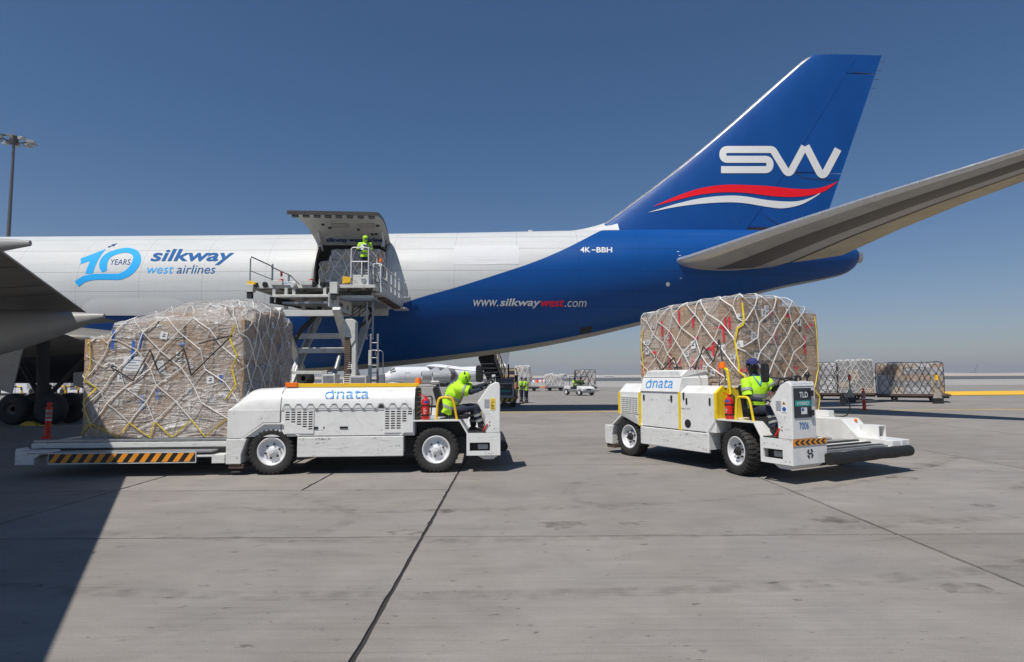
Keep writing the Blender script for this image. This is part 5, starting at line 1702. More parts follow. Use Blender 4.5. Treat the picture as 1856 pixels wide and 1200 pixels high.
# long low rear bed of the left transporter
y0 = 0.45
mb = MB()
mb.box(-7.80, -3.95, y0, y0+0.10, 0.50, 0.60).box(-7.80, -7.70, y0+0.1, 3.1, 0.50, 0.60).box(-4.05, -3.95, y0+0.1, 3.1, 0.50, 0.60).box(-7.8, -3.95, 3.1, 3.2, 0.5, 0.6)
for k in range(4): mb.box(-7.3+1.0*k, -7.2+1.0*k, y0+0.1, 3.1, 0.50, 0.565)
mb.build('rear_bed', M['white_worn'], left_tr, bevel=0.006)
for k in range(14):
    x = -7.6+0.27*k
    MB().cyl((x, y0+0.12, 0.585), (x, 3.08, 0.585), 0.03, n=10).build('roller', M['steel'], left_tr, smooth=50)
MB().box(-7.78, -3.97, y0+0.02, y0+0.08, 0.615, 0.66).build('side_guide', M['greymetal'], left_tr, bevel=0.004)
MB().box(-7.72, -4.0, 0.35, 2.9, 0.36, 0.49).build('bed_mechanism', M['dark'], left_tr)
MB().pxz([(-7.76, 0.25), (-7.42, 0.25), (-7.42, 0.36), (-7.30, 0.44), (-7.15, 0.44), (-7.15, 0.50), (-7.70, 0.50), (-7.76, 0.55)], 0.0, 0.30).build('bed_corner', M['white_worn'], left_tr, bevel=0.008)
MB().pxz([(-4.48, 0.40), (-3.96, 0.40), (-3.96, 0.24), (-4.20, 0.24), (-4.20, 0.36), (-4.48, 0.36)], 0.0, 0.30).build('bed_corner', M['white_worn'], left_tr, bevel=0.008)
hb = MB().box(-7.16, -4.48, -0.015, 0.012, 0.258, 0.462).build('hazard_board', M['white_worn'], left_tr)
hb2 = MB().box(-7.145, -4.495, -0.019, -0.0155, 0.278, 0.448).build('hazard_field', M['black'], left_tr)
stripes(hb2, (-7.14, -0.0205, 0.282), (1, 0, 0), (0, 0, 1), 2.64, 0.162, 13, 0.11, M['hazard_orange'])
MB().box(-4.05, -3.955, y0-0.012, y0-0.002, 0.53, 0.585).build('tail_lamp', M['red'], left_tr, bevel=0.004)
MB().box(-7.55, -4.2, -0.005, 0.30, 0.445, 0.475).build('bed_rail', M['greymetal'], left_tr, bevel=0.004)

extinguisher('red fire extinguisher strapped behind the seat of the transporter with the rounded hood', LM @ Vector((-0.21, 0.10, 1.015)), LYAW)
extinguisher('red fire extinguisher standing against the yellow bulkhead of the boxy transporter', RM @ Vector((-0.20, 0.12, 1.015)), RYAW)

# ---- their loads
def top_l(x, y):
    a = interp([(0, 2.06), (0.44, 2.10), (0.52, 2.32), (1.1, 2.42), (2.6, 2.47), (3.1, 2.46)], x)
    b = interp([(0, 0.0), (0.55, 0.0), (0.62, 0.26), (1.3, 0.36), (1.4, 0.50), (2.4, 0.52), (2.5, 0.34), (3.12, 0.28)], y)
    return a + b*interp([(0, 0.3), (0.6, 0.5), (1.4, 1.0), (2.6, 1.0), (3.1, 0.7)], x)
lload, LS, lpatch = pallet_load('tall brown carton load under white netting behind the rounded transporter, partly in shadow', LM @ Vector((-7.20, 0.95, 0.618)), LYAW, 3.16, 3.12, top_l, 11,
    ['carton', 'carton', 'carton', 'carton_pale'], 'film', labels=20, bot_strap='net_yellow',
    cords=[('black_cord', 'cord_black', 0.011, [(0.55, 0.60), (1.0, 0.47), (1.32, 0.72), (1.48, 0.55), (2.0, 0.72), (2.15, 0.50), (2.95, 0.83), (2.3, 0.76)])],
    straps=[('yellow_strap', 'net_yellow', 0.013, [(0.10, 0.95), (0.16, 0.72), (0.07, 0.55), (0.30, 0.48), (0.02, 0.34), (0.22, 0.10)]), ('yellow_strap', 'net_yellow', 0.013, [(3.0, 0.92), (2.90, 0.80), (3.06, 0.66), (2.96, 0.55), (3.06, 0.42), (2.85, 0.30)])],
    tape=('tape_blue', 18, 0.9))
sh = lpatch('document_sheet', M['label'], 0.98, 1.52, 0.40, 0.30, -0.06)
for k in range(4):
    lpatch('print', M['tape_blue'], 0.95+0.03*(k % 2), 1.43+0.055*k, 0.26-0.05*(k % 3), 0.016, -0.06).parent = sh
lpatch('document_sheet', M['label'], 1.52, 1.45, 0.16, 0.26, 0.25)

def top_r(x, y):
    # x runs along the vehicle (0 at the back), y across
    a = interp([(0, 2.76), (0.5, 2.80), (0.95, 2.86), (1.5, 2.88), (2.1, 2.90), (3.2, 2.90)], x)
    return a + interp([(0, 0), (0.8, 0.04), (1.55, 0.0), (1.8, -0.10), (2.44, -0.24)], y)
rload, RS, rpatch = pallet_load('tall carton load under white netting with red tape, on the boxy transporter', RM @ Vector((-3.75, 1.0, 0.57)), RYAW, 3.12, 2.42, top_r, 23,
    ['carton', 'carton', 'carton', 'carton', 'carton_pale'], 'film_thin', labels=34, cell=(0.53, 0.30), net_r=0.0095,
    cords=[('black_cord', 'cord_black', 0.013, [(0.6, 0.60), (0.8, 0.47), (1.25, 0.57), (1.65, 0.30), (2.15, 0.64), (2.45, 0.52), (2.6, 0.68), (2.75, 0.40)])],
    straps=[('yellow_strap', 'net_yellow', 0.016, [(3.12, 0.93), (3.14, 0.80), (3.02, 0.66), (3.10, 0.50), (3.14, 0.34), (3.1, 0.2)]), ('yellow_strap', 'net_yellow', 0.016, [(0.16, 0.85), (0.10, 0.70), (0.20, 0.45), (0.12, 0.30), (0.28, 0.12)]),
            ('yellow_strap', 'net_yellow', 0.016, [(3.12+2.26, 0.93), (3.12+2.30, 0.5), (3.12+2.12, 0.34), (3.12+2.30, 0.28), (3.12+2.22, 0.06)])],
    tape=('tape_red', 46, 0.55))

# ------------------------------------------------------------------ people
def skin_body(nodes, edges, name, mt, parent, subs=2):
    me = bpy.data.meshes.new(name)
    me.from_pydata([tuple(p) for p, r in nodes], edges, [])
    o = bpy.data.objects.new(name, me)
    COL.objects.link(o)
    o.modifiers.new('skin', 'SKIN').use_smooth_shade = True
    sd = o.modifiers.new('smooth', 'SUBSURF'); sd.levels = subs; sd.render_levels = subs
    for v, (p, r) in zip(me.skin_vertices[0].data, nodes):
        v.radius = (r, r) if not isinstance(r, tuple) else r
    me.skin_vertices[0].data[0].use_root = True
    dg = bpy.context.evaluated_depsgraph_get()
    m2 = bpy.data.meshes.new_from_object(o.evaluated_get(dg))
    m2.name = name
    bpy.data.objects.remove(o); bpy.data.meshes.remove(me)
    m2.materials.clear(); m2.materials.append(mt)
    m2.polygons.foreach_set('use_smooth', [True]*len(m2.polygons))
    return link(name, m2, parent)

def limb(mb, pts, rad, n=12, wr=0.0, seed=0.0, k=5, m=0):
    """tapering sleeve or trouser leg with soft folds"""
    P = [Vector(p) for p in pts]
    path, rr = [], []
    for i in range(len(P)-1):
        for j in range(k):
            t = j/k
            path.append(P[i].lerp(P[i+1], t)); rr.append(rad[i]+(rad[i+1]-rad[i])*t)
    path.append(P[-1]); rr.append(rad[-1])
    o = len(mb.v)
    mb.tube(path, rr, n, m=m)
    if wr:
        ci = 0
        for q in range(len(path)):
            c = path[q]
            for i in range(n):
                idx = o + q*n + i
                v = Vector(mb.v[idx])
                mb.v[idx] = tuple(v + (v-c)*wr*noise.noise(Vector((v.x*14+seed, v.y*14, v.z*16))))
    return mb

def hand(parent, wrist, toward, palm_n, mt, curl=0.7, name='hand'):
    """palm, four bent fingers of unequal length and a thumb from the side of the palm"""
    w, t = Vector(wrist), Vector(toward).normalized()
    n = Vector(palm_n); n = (n - t*n.dot(t)).normalized()
    s = t.cross(n)
    mb = MB()
    rings = []
    for d, a, b in ((-0.03, 0.027, 0.022), (0.0, 0.034, 0.020), (0.045, 0.043, 0.017), (0.085, 0.042, 0.014), (0.095, 0.036, 0.010)):
        rings.append([w + t*d + s*a*math.cos(k*PI/5) + n*b*math.sin(k*PI/5) for k in range(10)])
    mb.loft(rings)
    for i, (off, L) in enumerate(((-0.031, 0.066), (-0.010, 0.078), (0.011, 0.072), (0.031, 0.056))):
        p = w + t*0.085 + s*off
        path = [p - t*0.01]
        d = t.copy()
        for j, fr in enumerate((0.45, 0.32, 0.23)):
            a = curl*(0.55, 0.9, 0.7)[j]
            d = (d*math.cos(a) + n*math.sin(a)).normalized()
            p = p + d*L*fr
            path.append(p)
        mb.tube(path, [0.0095, 0.009, 0.008, 0.006], 7)
    p = w + t*0.02 - s*0.036
    d = (t*0.6 - s*0.65 + n*0.35).normalized()
    q = p + d*0.04
    d2 = (t*0.85 + n*0.45 + s*0.1).normalized()
    mb.tube([p - d*0.01, q, q+d2*0.03, q+d2*0.03+(d2+n*0.5).normalized()*0.02], [0.012, 0.0105, 0.009, 0.006], 7)
    return mb.build(name, mt, parent, smooth=60)

def person(label, base, yaw, J, group, head='cap', cap_mat='cap_blue', mask_mat=None, jacket='hivis', cuffs='navy_sleeve', gloves='glove', bands=True, curl=0.8, brim='charcoal', face_up=0.0, detail=True, long_sleeve=False, palms=None, bulk=1.0, braces=True, collar=None, hs=1.0):
    """J: joints in the local frame (x forward, y to the person's left, z up) measured from base"""
    t = thing('person', label, 'person', base, yaw, group)
    V = {k: Vector(v) for k, v in J.items()}
    side = (V['shL']-V['shR']).normalized()
    neck, chest, pel, hd = V['neck'], V['chest'], V['pelvis'], V['head']
    nodes = [(pel, 0.11), (pel.lerp(chest, 0.5), 0.10), (chest, 0.11), (neck, 0.055), (neck.lerp(hd, 0.5), 0.06), (hd, 0.088*hs), (hd+(hd-neck).normalized()*0.07, 0.07*hs)]
    edges = [(0, 1), (1, 2), (2, 3), (3, 4), (4, 5), (5, 6)]
    for s in 'LR':
        i = len(nodes)
        nodes += [(V['sh'+s], 0.05), (V['el'+s], 0.038), (V['wr'+s], 0.026)]
        edges += [(2, i), (i, i+1), (i+1, i+2)]
        i = len(nodes)
        nodes += [(V['hip'+s], 0.08), (V['kn'+s], 0.052), (V['an'+s], 0.036), (V['toe'+s], 0.030)]
        edges += [(0, i), (i, i+1), (i+1, i+2), (i+2, i+3)]
    body = skin_body(nodes, edges, 'body', M['skin'], t)
    # jacket: elliptical rings along the spine, sleeves from the shoulders
    spine = [pel + (pel-chest).normalized()*0.09, pel, pel.lerp(chest, 0.45), chest, chest.lerp(neck, 0.55), chest.lerp(neck, 0.88), neck]
    ra = [q*bulk for q in (0.185, 0.18, 0.175, 0.20, 0.19, 0.125, 0.07)]
    rb = [q*bulk for q in (0.150, 0.145, 0.135, 0.140, 0.125, 0.09, 0.068)]
    def ring(c, a, b, ax, n=24, wob=0.0):
        ax = ax.normalized()
        sd = (side - ax*side.dot(ax)).normalized()
        fw = sd.cross(ax)
        out = []
        for k in range(n):
            q = sd*a*math.cos(2*PI*k/n) + fw*b*math.sin(2*PI*k/n)
            if wob: q = q*(1+wob*noise.noise((c+q)*9))
            out.append(c+q)
        return out
    def spine_at(u):
        i = min(int(u), 5); f = u-i
        c = spine[i].lerp(spine[i+1], f)
        ax = spine[i+1]-spine[i]
        return c, ra[i]+(ra[i+1]-ra[i])*f, rb[i]+(rb[i+1]-rb[i])*f, ax
    mb = MB()
    mb.loft([ring(*spine_at(u/4), wob=0.07) for u in range(25)])
    for s in 'LR':
        sh, el, wr_ = V['sh'+s], V['el'+s], V['wr'+s]
        a = chest.lerp(sh, 0.55)
        limb(mb, [a, sh, sh.lerp(el, 0.55), sh.lerp(el, 0.86)] + ([el, wr_] if long_sleeve else []), [0.092*bulk, 0.088*bulk, 0.080*bulk, 0.076*bulk] + ([0.06, 0.045] if long_sleeve else []), 14, 0.22, 3.0)
    jk = mb.build('jacket', M[jacket], t, smooth=70)
    if bands:
        def band(u0, u1, nm='reflective_band'):
            m2 = MB()
            R0, R1 = spine_at(u0), spine_at(u1)
            m2.loft([ring(R0[0], R0[1]+0.009, R0[2]+0.009, R0[3]), ring(R1[0], R1[1]+0.009, R1[2]+0.009, R1[3])], caps=False)
            m2.build(nm, M['reflect'], jk, smooth=70, recalc=False)
        band(1.15, 1.5); band(2.25, 2.6)
        for s in (1, -1) if braces else ():
            for fb in (1, -1):
                v = []
                for q in range(9):
                    u = 2.5+2.35*q/8
                    c, a, b, ax = spine_at(u)
                    ax = ax.normalized(); sd = (side-ax*side.dot(ax)).normalized(); fw = sd.cross(ax)
                    for o_ in (0.075, 0.125):
                        k = min(0.97, o_/a)
                        v.append(c + sd*s*a*k + fw*fb*(b*math.sqrt(1-k*k)+0.011))
                MB().add(v, [(2*q, 2*q+1, 2*q+3, 2*q+2) for q in range(8)]).build('reflective_band', M['reflect'], jk, recalc=False)
        for s in 'LR':
            sh, el = V['sh'+s], V['el'+s]
            m2 = MB(); m2.tube([sh.lerp(el, 0.42), sh.lerp(el, 0.58)], [0.092*bulk, 0.089*bulk], 14); m2.build('reflective_band', M['reflect'], jk, smooth=60)
    if collar:
        MB().loft([ring(*[q for q in spine_at(u)][:1], spine_at(u)[1]+0.012, spine_at(u)[2]+0.012, spine_at(u)[3]) for u in (5.2, 5.6, 5.95)], caps=False).build('collar', M[collar], jk, smooth=70, recalc=False)
        for s in (1, -1):
            path = []
            for q in range(7):
                u = 5.3-2.0*q/6
                c, a, b, ax = spine_at(u)
                ax = ax.normalized(); sd_ = (side-ax*side.dot(ax)).normalized(); fw_ = sd_.cross(ax)
                if fw_.dot(V.get('look', fw_)) < 0: fw_ = -fw_
                k = 0.55*(1-q/6)
                path.append(c + sd_*s*a*k + fw_*(b*math.sqrt(1-k*k)+0.015))
            MB().tube(path, 0.009, 6).build('lanyard', M['lanyard'], t, smooth=60)
    # forearms, gloves
    for s in 'LR':
        sh, el, wr_ = V['sh'+s], V['el'+s], V['wr'+s]
        if not long_sleeve:
            mb = MB(); limb(mb, [sh.lerp(el, 0.7), el, el.lerp(wr_, 0.5), wr_], [0.054, 0.052, 0.046, 0.036], 12, 0.15)
            mb.build('undersleeve', M[cuffs], t, smooth=70)
        if detail:
            pn = Vector(palms[s]) if palms else Vector((0, 0, -1))
            hand(t, wr_ + (wr_-el).normalized()*0.02, (wr_-el), pn, M[gloves], curl, 'glove' if gloves != 'skin' else 'hand')
        else:
            MB().sphere(wr_ + (wr_-el).normalized()*0.05, 0.045, 8, 6).build('glove', M[gloves], t, smooth=60)
    # trousers and boots
    mb = MB()
    hips = (V['hipL']+V['hipR'])/2
    mb.loft([ring(pel+(chest-pel).normalized()*d, a, b, chest-pel, wob=0.05) for d, a, b in ((0.04, 0.165, 0.12), (0.0, 0.172, 0.13), (-0.05, 0.176, 0.135), (-0.11, 0.165, 0.125), (-0.14, 0.12, 0.09))])
    for s in 'LR':
        hp, kn, an = V['hip'+s], V['kn'+s], V['an'+s]
        limb(mb, [hp.lerp(pel, 0.35), hp, hp.lerp(kn, 0.5), kn, kn.lerp(an, 0.5), an.lerp(kn, 0.06)], [0.10, 0.098, 0.088, 0.073, 0.070, 0.064], 14, 0.20, 9.0)
    tr = mb.build('trousers', M['navy'], t, smooth=70)
    for s in 'LR':
        kn, an, toe = V['kn'+s], V['an'+s], V['toe'+s]
        if bands:
            for a, b in ((0.34, 0.46), (0.62, 0.74)):
                m2 = MB(); m2.tube([kn.lerp(an, a), kn.lerp(an, b)], [0.083, 0.081], 14); m2.build('reflective_band', M['reflect'], tr, smooth=60)
        d = (toe-an); d.z *= 0.4; d.normalize()
        up = Vector((0, 0, 1)); sd = d.cross(up).normalized(); up = sd.cross(d)
        rings = []
        for q, hh, ww in ((-0.075, 0.05, 0.034), (-0.05, 0.075, 0.042), (0.0, 0.085, 0.045), (0.06, 0.065, 0.047), (0.13, 0.045, 0.05), (0.18, 0.032, 0.042), (0.20, 0.02, 0.02)):
            c = an + d*q - up*0.065
            rings.append([c + sd*ww*math.cos(2*PI*k/12) + up*(hh*math.sin(2*PI*k/12) if math.sin(2*PI*k/12) > 0 else 0.022*math.sin(2*PI*k/12)) for k in range(12)])
        MB().loft(rings).build('boot', M['boot'], t, smooth=50)
    # head details
    up = (hd-neck).normalized()
    fwv = V.get('look')
    fw = (fwv if fwv is not None else side.cross(up)*-1)
    fw = (fw - up*fw.dot(up)).normalized()
    if fwv is None: fw = -(-(side.cross(up)))
    sd = up.cross(fw).normalized()
    hc = hd + up*0.02
    def ell(c, a, b, h, lo=-1.0, hi=1.0, n=20, k=12):
        a, b, h, c = a*hs, b*hs, h*hs, hc+(c-hc)*hs
        rings = []
        for j in range(k+1):
            z = lo+(hi-lo)*j/k
            r = math.sqrt(max(0.0009, 1-z*z))
            rings.append([c + up*h*z + sd*a*r*math.cos(2*PI*i/n) + fw*b*r*math.sin(2*PI*i/n) for i in range(n)])
        return rings
    if detail:
        mb = MB()
        mb.loft([[hc+fw*0.088+up*0.03+sd*0.004*c-fw*0.0 for c in (-1, 1)] + [hc+fw*0.09+up*0.025], [hc+fw*0.112-up*0.02+sd*0.016*c for c in (-1, 1)] + [hc+fw*0.118-up*0.018], [hc+fw*0.09-up*0.03+sd*0.012*c for c in (-1, 1)] + [hc+fw*0.095-up*0.03]])
        for c in (-1, 1): mb.sphere(hc+sd*0.092*c-up*0.01, 0.022, 8, 6, (0.5, 1, 1.4))
        mb.build('face_features', M['skin'], t, smooth=60)
        for c in (-1, 1): MB().sphere(hc+fw*0.083+up*0.022+sd*0.032*c, 0.0125, 8, 6).build('eye', M['eye'], t, smooth=60)
        MB().loft([[hc+fw*0.088-up*0.052+sd*0.025*c for c in (-1, 1)], [hc+fw*0.094-up*0.056+sd*0.018*c for c in (-1, 1)], [hc+fw*0.088-up*0.061+sd*0.022*c for c in (-1, 1)]], closed=False).build('mouth', M['boot'], t)
    cm = M[cap_mat]
    if head == 'cap':
        cp = MB().loft(ell(hc+up*0.052, 0.102, 0.112, 0.090, -0.05, 0.995)).build('cap', cm, t, smooth=60)
        v = []
        for q in range(9):
            a = -0.95+1.9*q/8
            for r, z in ((0.104*hs, 0.050*hs), ((0.200-0.03*a*a)*hs, (0.030-0.02*a*a)*hs)):
                v.append(hc + fw*r*math.cos(a*0.75) + sd*r*0.92*math.sin(a*0.75) + up*(z+face_up))
        n = len(v)
        mb = MB().add(v + [p - up*0.006 for p in v], [(2*q, 2*q+1, 2*q+3, 2*q+2) for q in range(8)] + [(n+2*q, n+2*q+2, n+2*q+3, n+2*q+1) for q in range(8)] + [(2*q+1, n+2*q+1, n+2*q+3, 2*q+3) for q in range(8)])
        mb.build('cap_brim', M[brim], cp, smooth=50)
    elif head == 'hood':
        mb = MB().loft(ell(hc+up*0.005-fw*0.004, 0.112, 0.122, 0.132, -0.9, 0.995, 22, 14))
        c0 = hc-up*0.09
        mb.loft([ring(c0, 0.09, 0.095, up), ring(neck-up*0.0, 0.10, 0.095, up), ring(neck-up*0.04, 0.135, 0.10, up)])
        cp = mb.build('hood', cm, t, smooth=60)
        for a, z, w_ in ((2.3, 0.085, 0.05), (1.6, 0.03, 0.035), (0.9, -0.015, 0.05)):
            p = hc+sd*0.115*math.sin(a)*-1+fw*0.115*math.cos(a)+up*z
            mbx = MB().beam(p-up*w_/2, p+up*w_/2-fw*0.02, 0.022, 0.012, up=(p-hc)); mbx.build('hood_stripe', M['charcoal'], cp)
    if mask_mat:
        mb = MB().loft(ell(hc-up*0.01, 0.100, 0.112, 0.118, -0.9, -0.02))
        mb.loft(ell(hc-up*0.01-fw*0.030, 0.101, 0.094, 0.118, 0.10, 0.75))
        mb.loft([ring(hc-up*0.08, 0.080, 0.085, up), ring(neck+up*0.0, 0.085, 0.09, up), ring(neck-up*0.05, 0.13, 0.11, up)])
        mb.build('face_mask', M[mask_mat], t, smooth=60)
    return t

def local(mtx, base, d):
    """joint points from a vehicle frame to the person's own frame"""
    return {k: (v - base if k != 'look' else v) for k, v in d.items()}

# driver of the left transporter, bent forward over the wheel
b = Vector((0.30, 0.44, 1.20))
p = lambda x, y, lat: lpt(x, y, lat)
J = dict(pelvis=p(811, 741, 0.44), chest=p(824, 712, 0.44), neck=p(834, 696, 0.44), head=p(841, 686.5, 0.44),
         shL=p(835, 702, 0.62), shR=p(831, 705, 0.25), elL=p(858, 703, 0.66), elR=p(853, 711, 0.20), wrL=p(879, 697, 0.55), wrR=p(875, 704, 0.28),
         hipL=p(816, 744, 0.55), hipR=p(816, 745, 0.33), knL=p(858, 737, 0.58), knR=p(861, 738, 0.30), anL=p(858, 774, 0.58), anR=p(873, 773, 0.30), toeL=p(872, 782, 0.58), toeR=p(886, 782, 0.30),
         look=Vector((0.9, 0.25, -0.35)))
person('driver bent over the wheel in hi-vis and lime hood, on the rounded transporter', LM @ b, LYAW, local(LM, b, J), 'ground crew in hi-vis', head='hood', cap_mat='hivis', bulk=1.34, palms=dict(L=(0, 0, -1), R=(0, 0, -1)))

# driver of the right transporter, sitting upright
b = Vector((0.25, 0.44, 1.20))
p = lambda x, y, lat: rpt(x, y, lat)
J = dict(pelvis=p(1368, 740, 0.44), chest=p(1370, 704, 0.44), neck=p(1366.5, 680, 0.44), head=p(1364.5, 666, 0.44),
         shL=p(1389, 691, 0.63), shR=p(1352, 693, 0.25), elL=p(1402, 706, 0.70), elR=p(1356, 722, 0.17), wrL=p(1410, 697, 0.46), wrR=p(1382, 725, 0.26),
         hipL=p(1376, 745, 0.55), hipR=p(1362, 744, 0.33), knL=p(1408, 742, 0.56), knR=p(1394, 742, 0.30), anL=p(1424, 776, 0.56), anR=p(1405, 776, 0.30), toeL=p(1438, 786, 0.56), toeR=p(1417, 787, 0.30),
         look=Vector((0.88, -0.40, -0.15)))
person('driver in hi-vis polo, purple cap and black face mask, seated on the boxy transporter', RM @ b, RYAW, local(RM, b, J), 'ground crew in hi-vis', head='cap', cap_mat='cap_blue', brim='cap_blue', mask_mat='black', bulk=1.14, braces=False, collar='navy', hs=1.10, palms=dict(L=(0, 0, -1), R=(0, 0, -1)))

def standing(H=1.74, arms='down', stance=0.11, lean=0.0):
    k = H/1.75
    J = dict(pelvis=(0, 0, .97), chest=(0.01+lean*0.4, 0, 1.33), neck=(0.015+lean*0.6, 0, 1.49), head=(0.03+lean*0.8, 0, 1.625), shL=(0+lean*0.5, .19, 1.43), shR=(0+lean*0.5, -.19, 1.43),
             hipL=(0, .095, .93), hipR=(0, -.095, .93), knL=(.02, stance, .50), knR=(.02, -stance, .50), anL=(-.01, stance+0.01, .09), anR=(-.01, -stance-0.01, .09), toeL=(.15, stance+0.03, .03), toeR=(.15, -stance-0.03, .03))
    if arms == 'down': J.update(elL=(-.02, .25, 1.14), elR=(-.02, -.25, 1.14), wrL=(.06, .26, .90), wrR=(.06, -.26, .90))
    if arms == 'tablet': J.update(elL=(0.02, .27, 1.16), elR=(0.02, -.28, 1.16), wrL=(.25, .10, 1.26), wrR=(.23, -.06, 1.15))
    if arms == 'hold': J.update(elL=(0.03, .25, 1.15), elR=(0.08, -.25, 1.16), wrL=(.24, .12, 1.10), wrR=(.30, -.2, 1.18))
    if arms == 'wheel': J.update(elL=(0.15, .25, 1.20), elR=(0.15, -.25, 1.20), wrL=(.38, .13, 1.22), wrR=(.38, -.13, 1.22))
    return {q: Vector(v)*k for q, v in J.items()}

# ------------------------------------------------------------------ high loader at the side door
LW = M['loader']
ld = thing('cargo_high_loader', 'tall white scissor-lift cargo loader raised to the open side door', 'cargo loader', (-7.8, 25.0, 0))
O = Vector((-7.8, 25.0, 0))
class LB(MB):
    """coordinates given in place, stored relative to the loader's base"""
    def build(s, *a, **k):
        s.v = [(x-O.x, y-O.y, z-O.z) for x, y, z in s.v]
        return MB.build(s, *a, **k)
DZ = 5.42
# chassis
mb = LB().box(-9.3, -5.5, 22.2, 22.45, 0.55, 1.45).box(-9.3, -9.0, 22.45, 27.5, 0.55, 1.25).box(-5.8, -5.5, 22.45, 27.5, 0.55, 1.25).box(-9.3, -5.5, 27.3, 27.5, 0.55, 1.25)
mb.build('chassis', LW, ld, bevel=0.02)
for x, w_, h_ in ((-6.85, 0.50, 0.50), (-5.75, 0.62, 0.44)):
    LB().box(x-w_/2, x+w_/2, 22.25, 22.9, 1.452, 1.452+h_).build('control_box', LW, ld, bevel=0.015)
    LB().box(x-w_/2+0.06, x+w_/2-0.06, 22.235, 22.25, 1.50, 1.40+h_).build('box_door', M['greymetal'], ld, bevel=0.006)
LB().beam((-9.0, 22.3, 2.02), (-6.9, 22.3, 2.02), 0.09, 0.12).build('bumper_bar', LW, ld, bevel=0.01)
for x in (-8.9, -6.95): LB().box(x-0.05, x+0.05, 22.26, 22.34, 1.452, 2.1).build('bumper_post', LW, ld)
for x, y in ((-8.1, 23.0), (-9.15, 26.6), (-5.65, 26.6), (-6.2, 23.0)):
    LB().lathe([(0.25, -0.2), (0.48, -0.22), (0.56, -0.15), (0.58, 0), (0.56, 0.15), (0.48, 0.22), (0.25, 0.2)], (x, y, 0.58), (1, 0, 0), 28).build('wheel', M['tyre'], ld, smooth=45)
LB().lathe([(0.10, -0.14), (0.27, -0.16), (0.33, -0.1), (0.34, 0), (0.33, 0.1), (0.27, 0.16), (0.10, 0.14)], (-7.85, 22.7, 1.80), (0.3, 1, 0), 28).build('spare_wheel', M['tyre'], ld, smooth=45)
# scissor arms
for X in (-8.75, -6.55):
    LB().beam((X, 22.1, 4.40), (X, 25.95, 1.20), 0.16, 0.30, up=(1, 0, 0)).build('scissor_arm', LW, ld, bevel=0.015)
    LB().beam((X+0.17, 26.25, 4.45), (X+0.17, 22.6, 1.20), 0.16, 0.30, up=(1, 0, 0)).build('scissor_arm', LW, ld, bevel=0.015)
    LB().cyl((X-0.14, 24.1, 2.83), (X+0.34, 24.1, 2.83), 0.11, n=14).build('pivot', M['greymetal'], ld, smooth=40)
for X in (-6.64, -6.30):
    for k in range(10):
        a = k/10
        y0_, z0_ = (22.25+1.3*a, 4.24-1.08*a) if X < -6.5 else (26.0-1.3*a, 4.22-1.16*a)
        LB().beam((X+0.005, y0_, z0_), (X+0.005, y0_+0.06*(1 if X < -6.5 else -1), z0_-0.05), 0.01, 0.10, up=(1, 0, 0)).build('hazard_mark', M['yellow'] if k % 2 else M['print'], ld)
for y, z in ((24.35, 3.52), (24.0, 2.92), (25.7, 1.35), (22.4, 4.25)):
    LB().beam((-8.75, y, z), (-6.5, y, z), 0.16, 0.22).build('cross_beam', LW, ld, bevel=0.01)
for X in (-8.55, -7.0):
    LB().cyl((X, 23.0, 1.4), (X+0.1, 25.0, 3.9), 0.09, n=12).cyl((X+0.1, 25.0, 3.9), (X+0.12, 25.4, 4.5), 0.05, n=10).build('lift_ram', M['greymetal'], ld, smooth=40)
# cable chain column
LB().box(-6.08, -5.93, 22.6, 22.85, 1.45, 3.95).build('column', LW, ld, bevel=0.01)
cap_ = LB().prism([(-6.42, 22.55, 3.35), (-6.42, 22.55, 3.85), (-6.32, 22.55, 4.05), (-6.05, 22.55, 4.05), (-5.95, 22.55, 3.95), (-5.95, 22.55, 3.25), (-6.1, 22.55, 3.02), (-6.15, 22.55, 3.35)], (0, 0.32, 0))
cap_.build('column_cap', LW, ld, bevel=0.02)
for k in range(26):
    z = 1.42+0.075*k
    LB().box(-6.36, -6.14, 22.58, 22.78, z, z+0.058).build('chain_link', M['chain'], ld, bevel=0.008)
# deck frame
mb = LB()
mb.box(-10.2, -5.3, 22.96, 23.1, DZ-0.12, DZ).box(-10.2, -10.08, 23.1, 28.4, DZ-0.12, DZ).box(-5.42, -5.3, 23.1, 28.4, DZ-0.2, DZ).box(-10.2, -5.3, 28.4, 28.52, DZ-0.12, DZ)
for k in range(5): mb.box(-10.08, -5.42, 23.9+0.95*k, 24.0+0.95*k, DZ-0.12, DZ-0.02)
for x in (-9.3, -8.4, -7.5, -6.6, -5.9): mb.box(x, x+0.09, 23.1, 28.4, DZ-0.121, DZ-0.021)
mb.build('deck_frame', LW, ld, bevel=0.008)
LB().box(-10.08, -5.42, 23.1, 28.4, DZ-0.018, DZ-0.012).build('deck_plate', M['greymetal'], ld)
for k in range(17):
    LB().cyl((-9.9, 23.35+0.3*k, DZ+0.03), (-6.6, 23.35+0.3*k, DZ+0.03), 0.04, n=10).build('roller', M['steel'], ld, smooth=50)
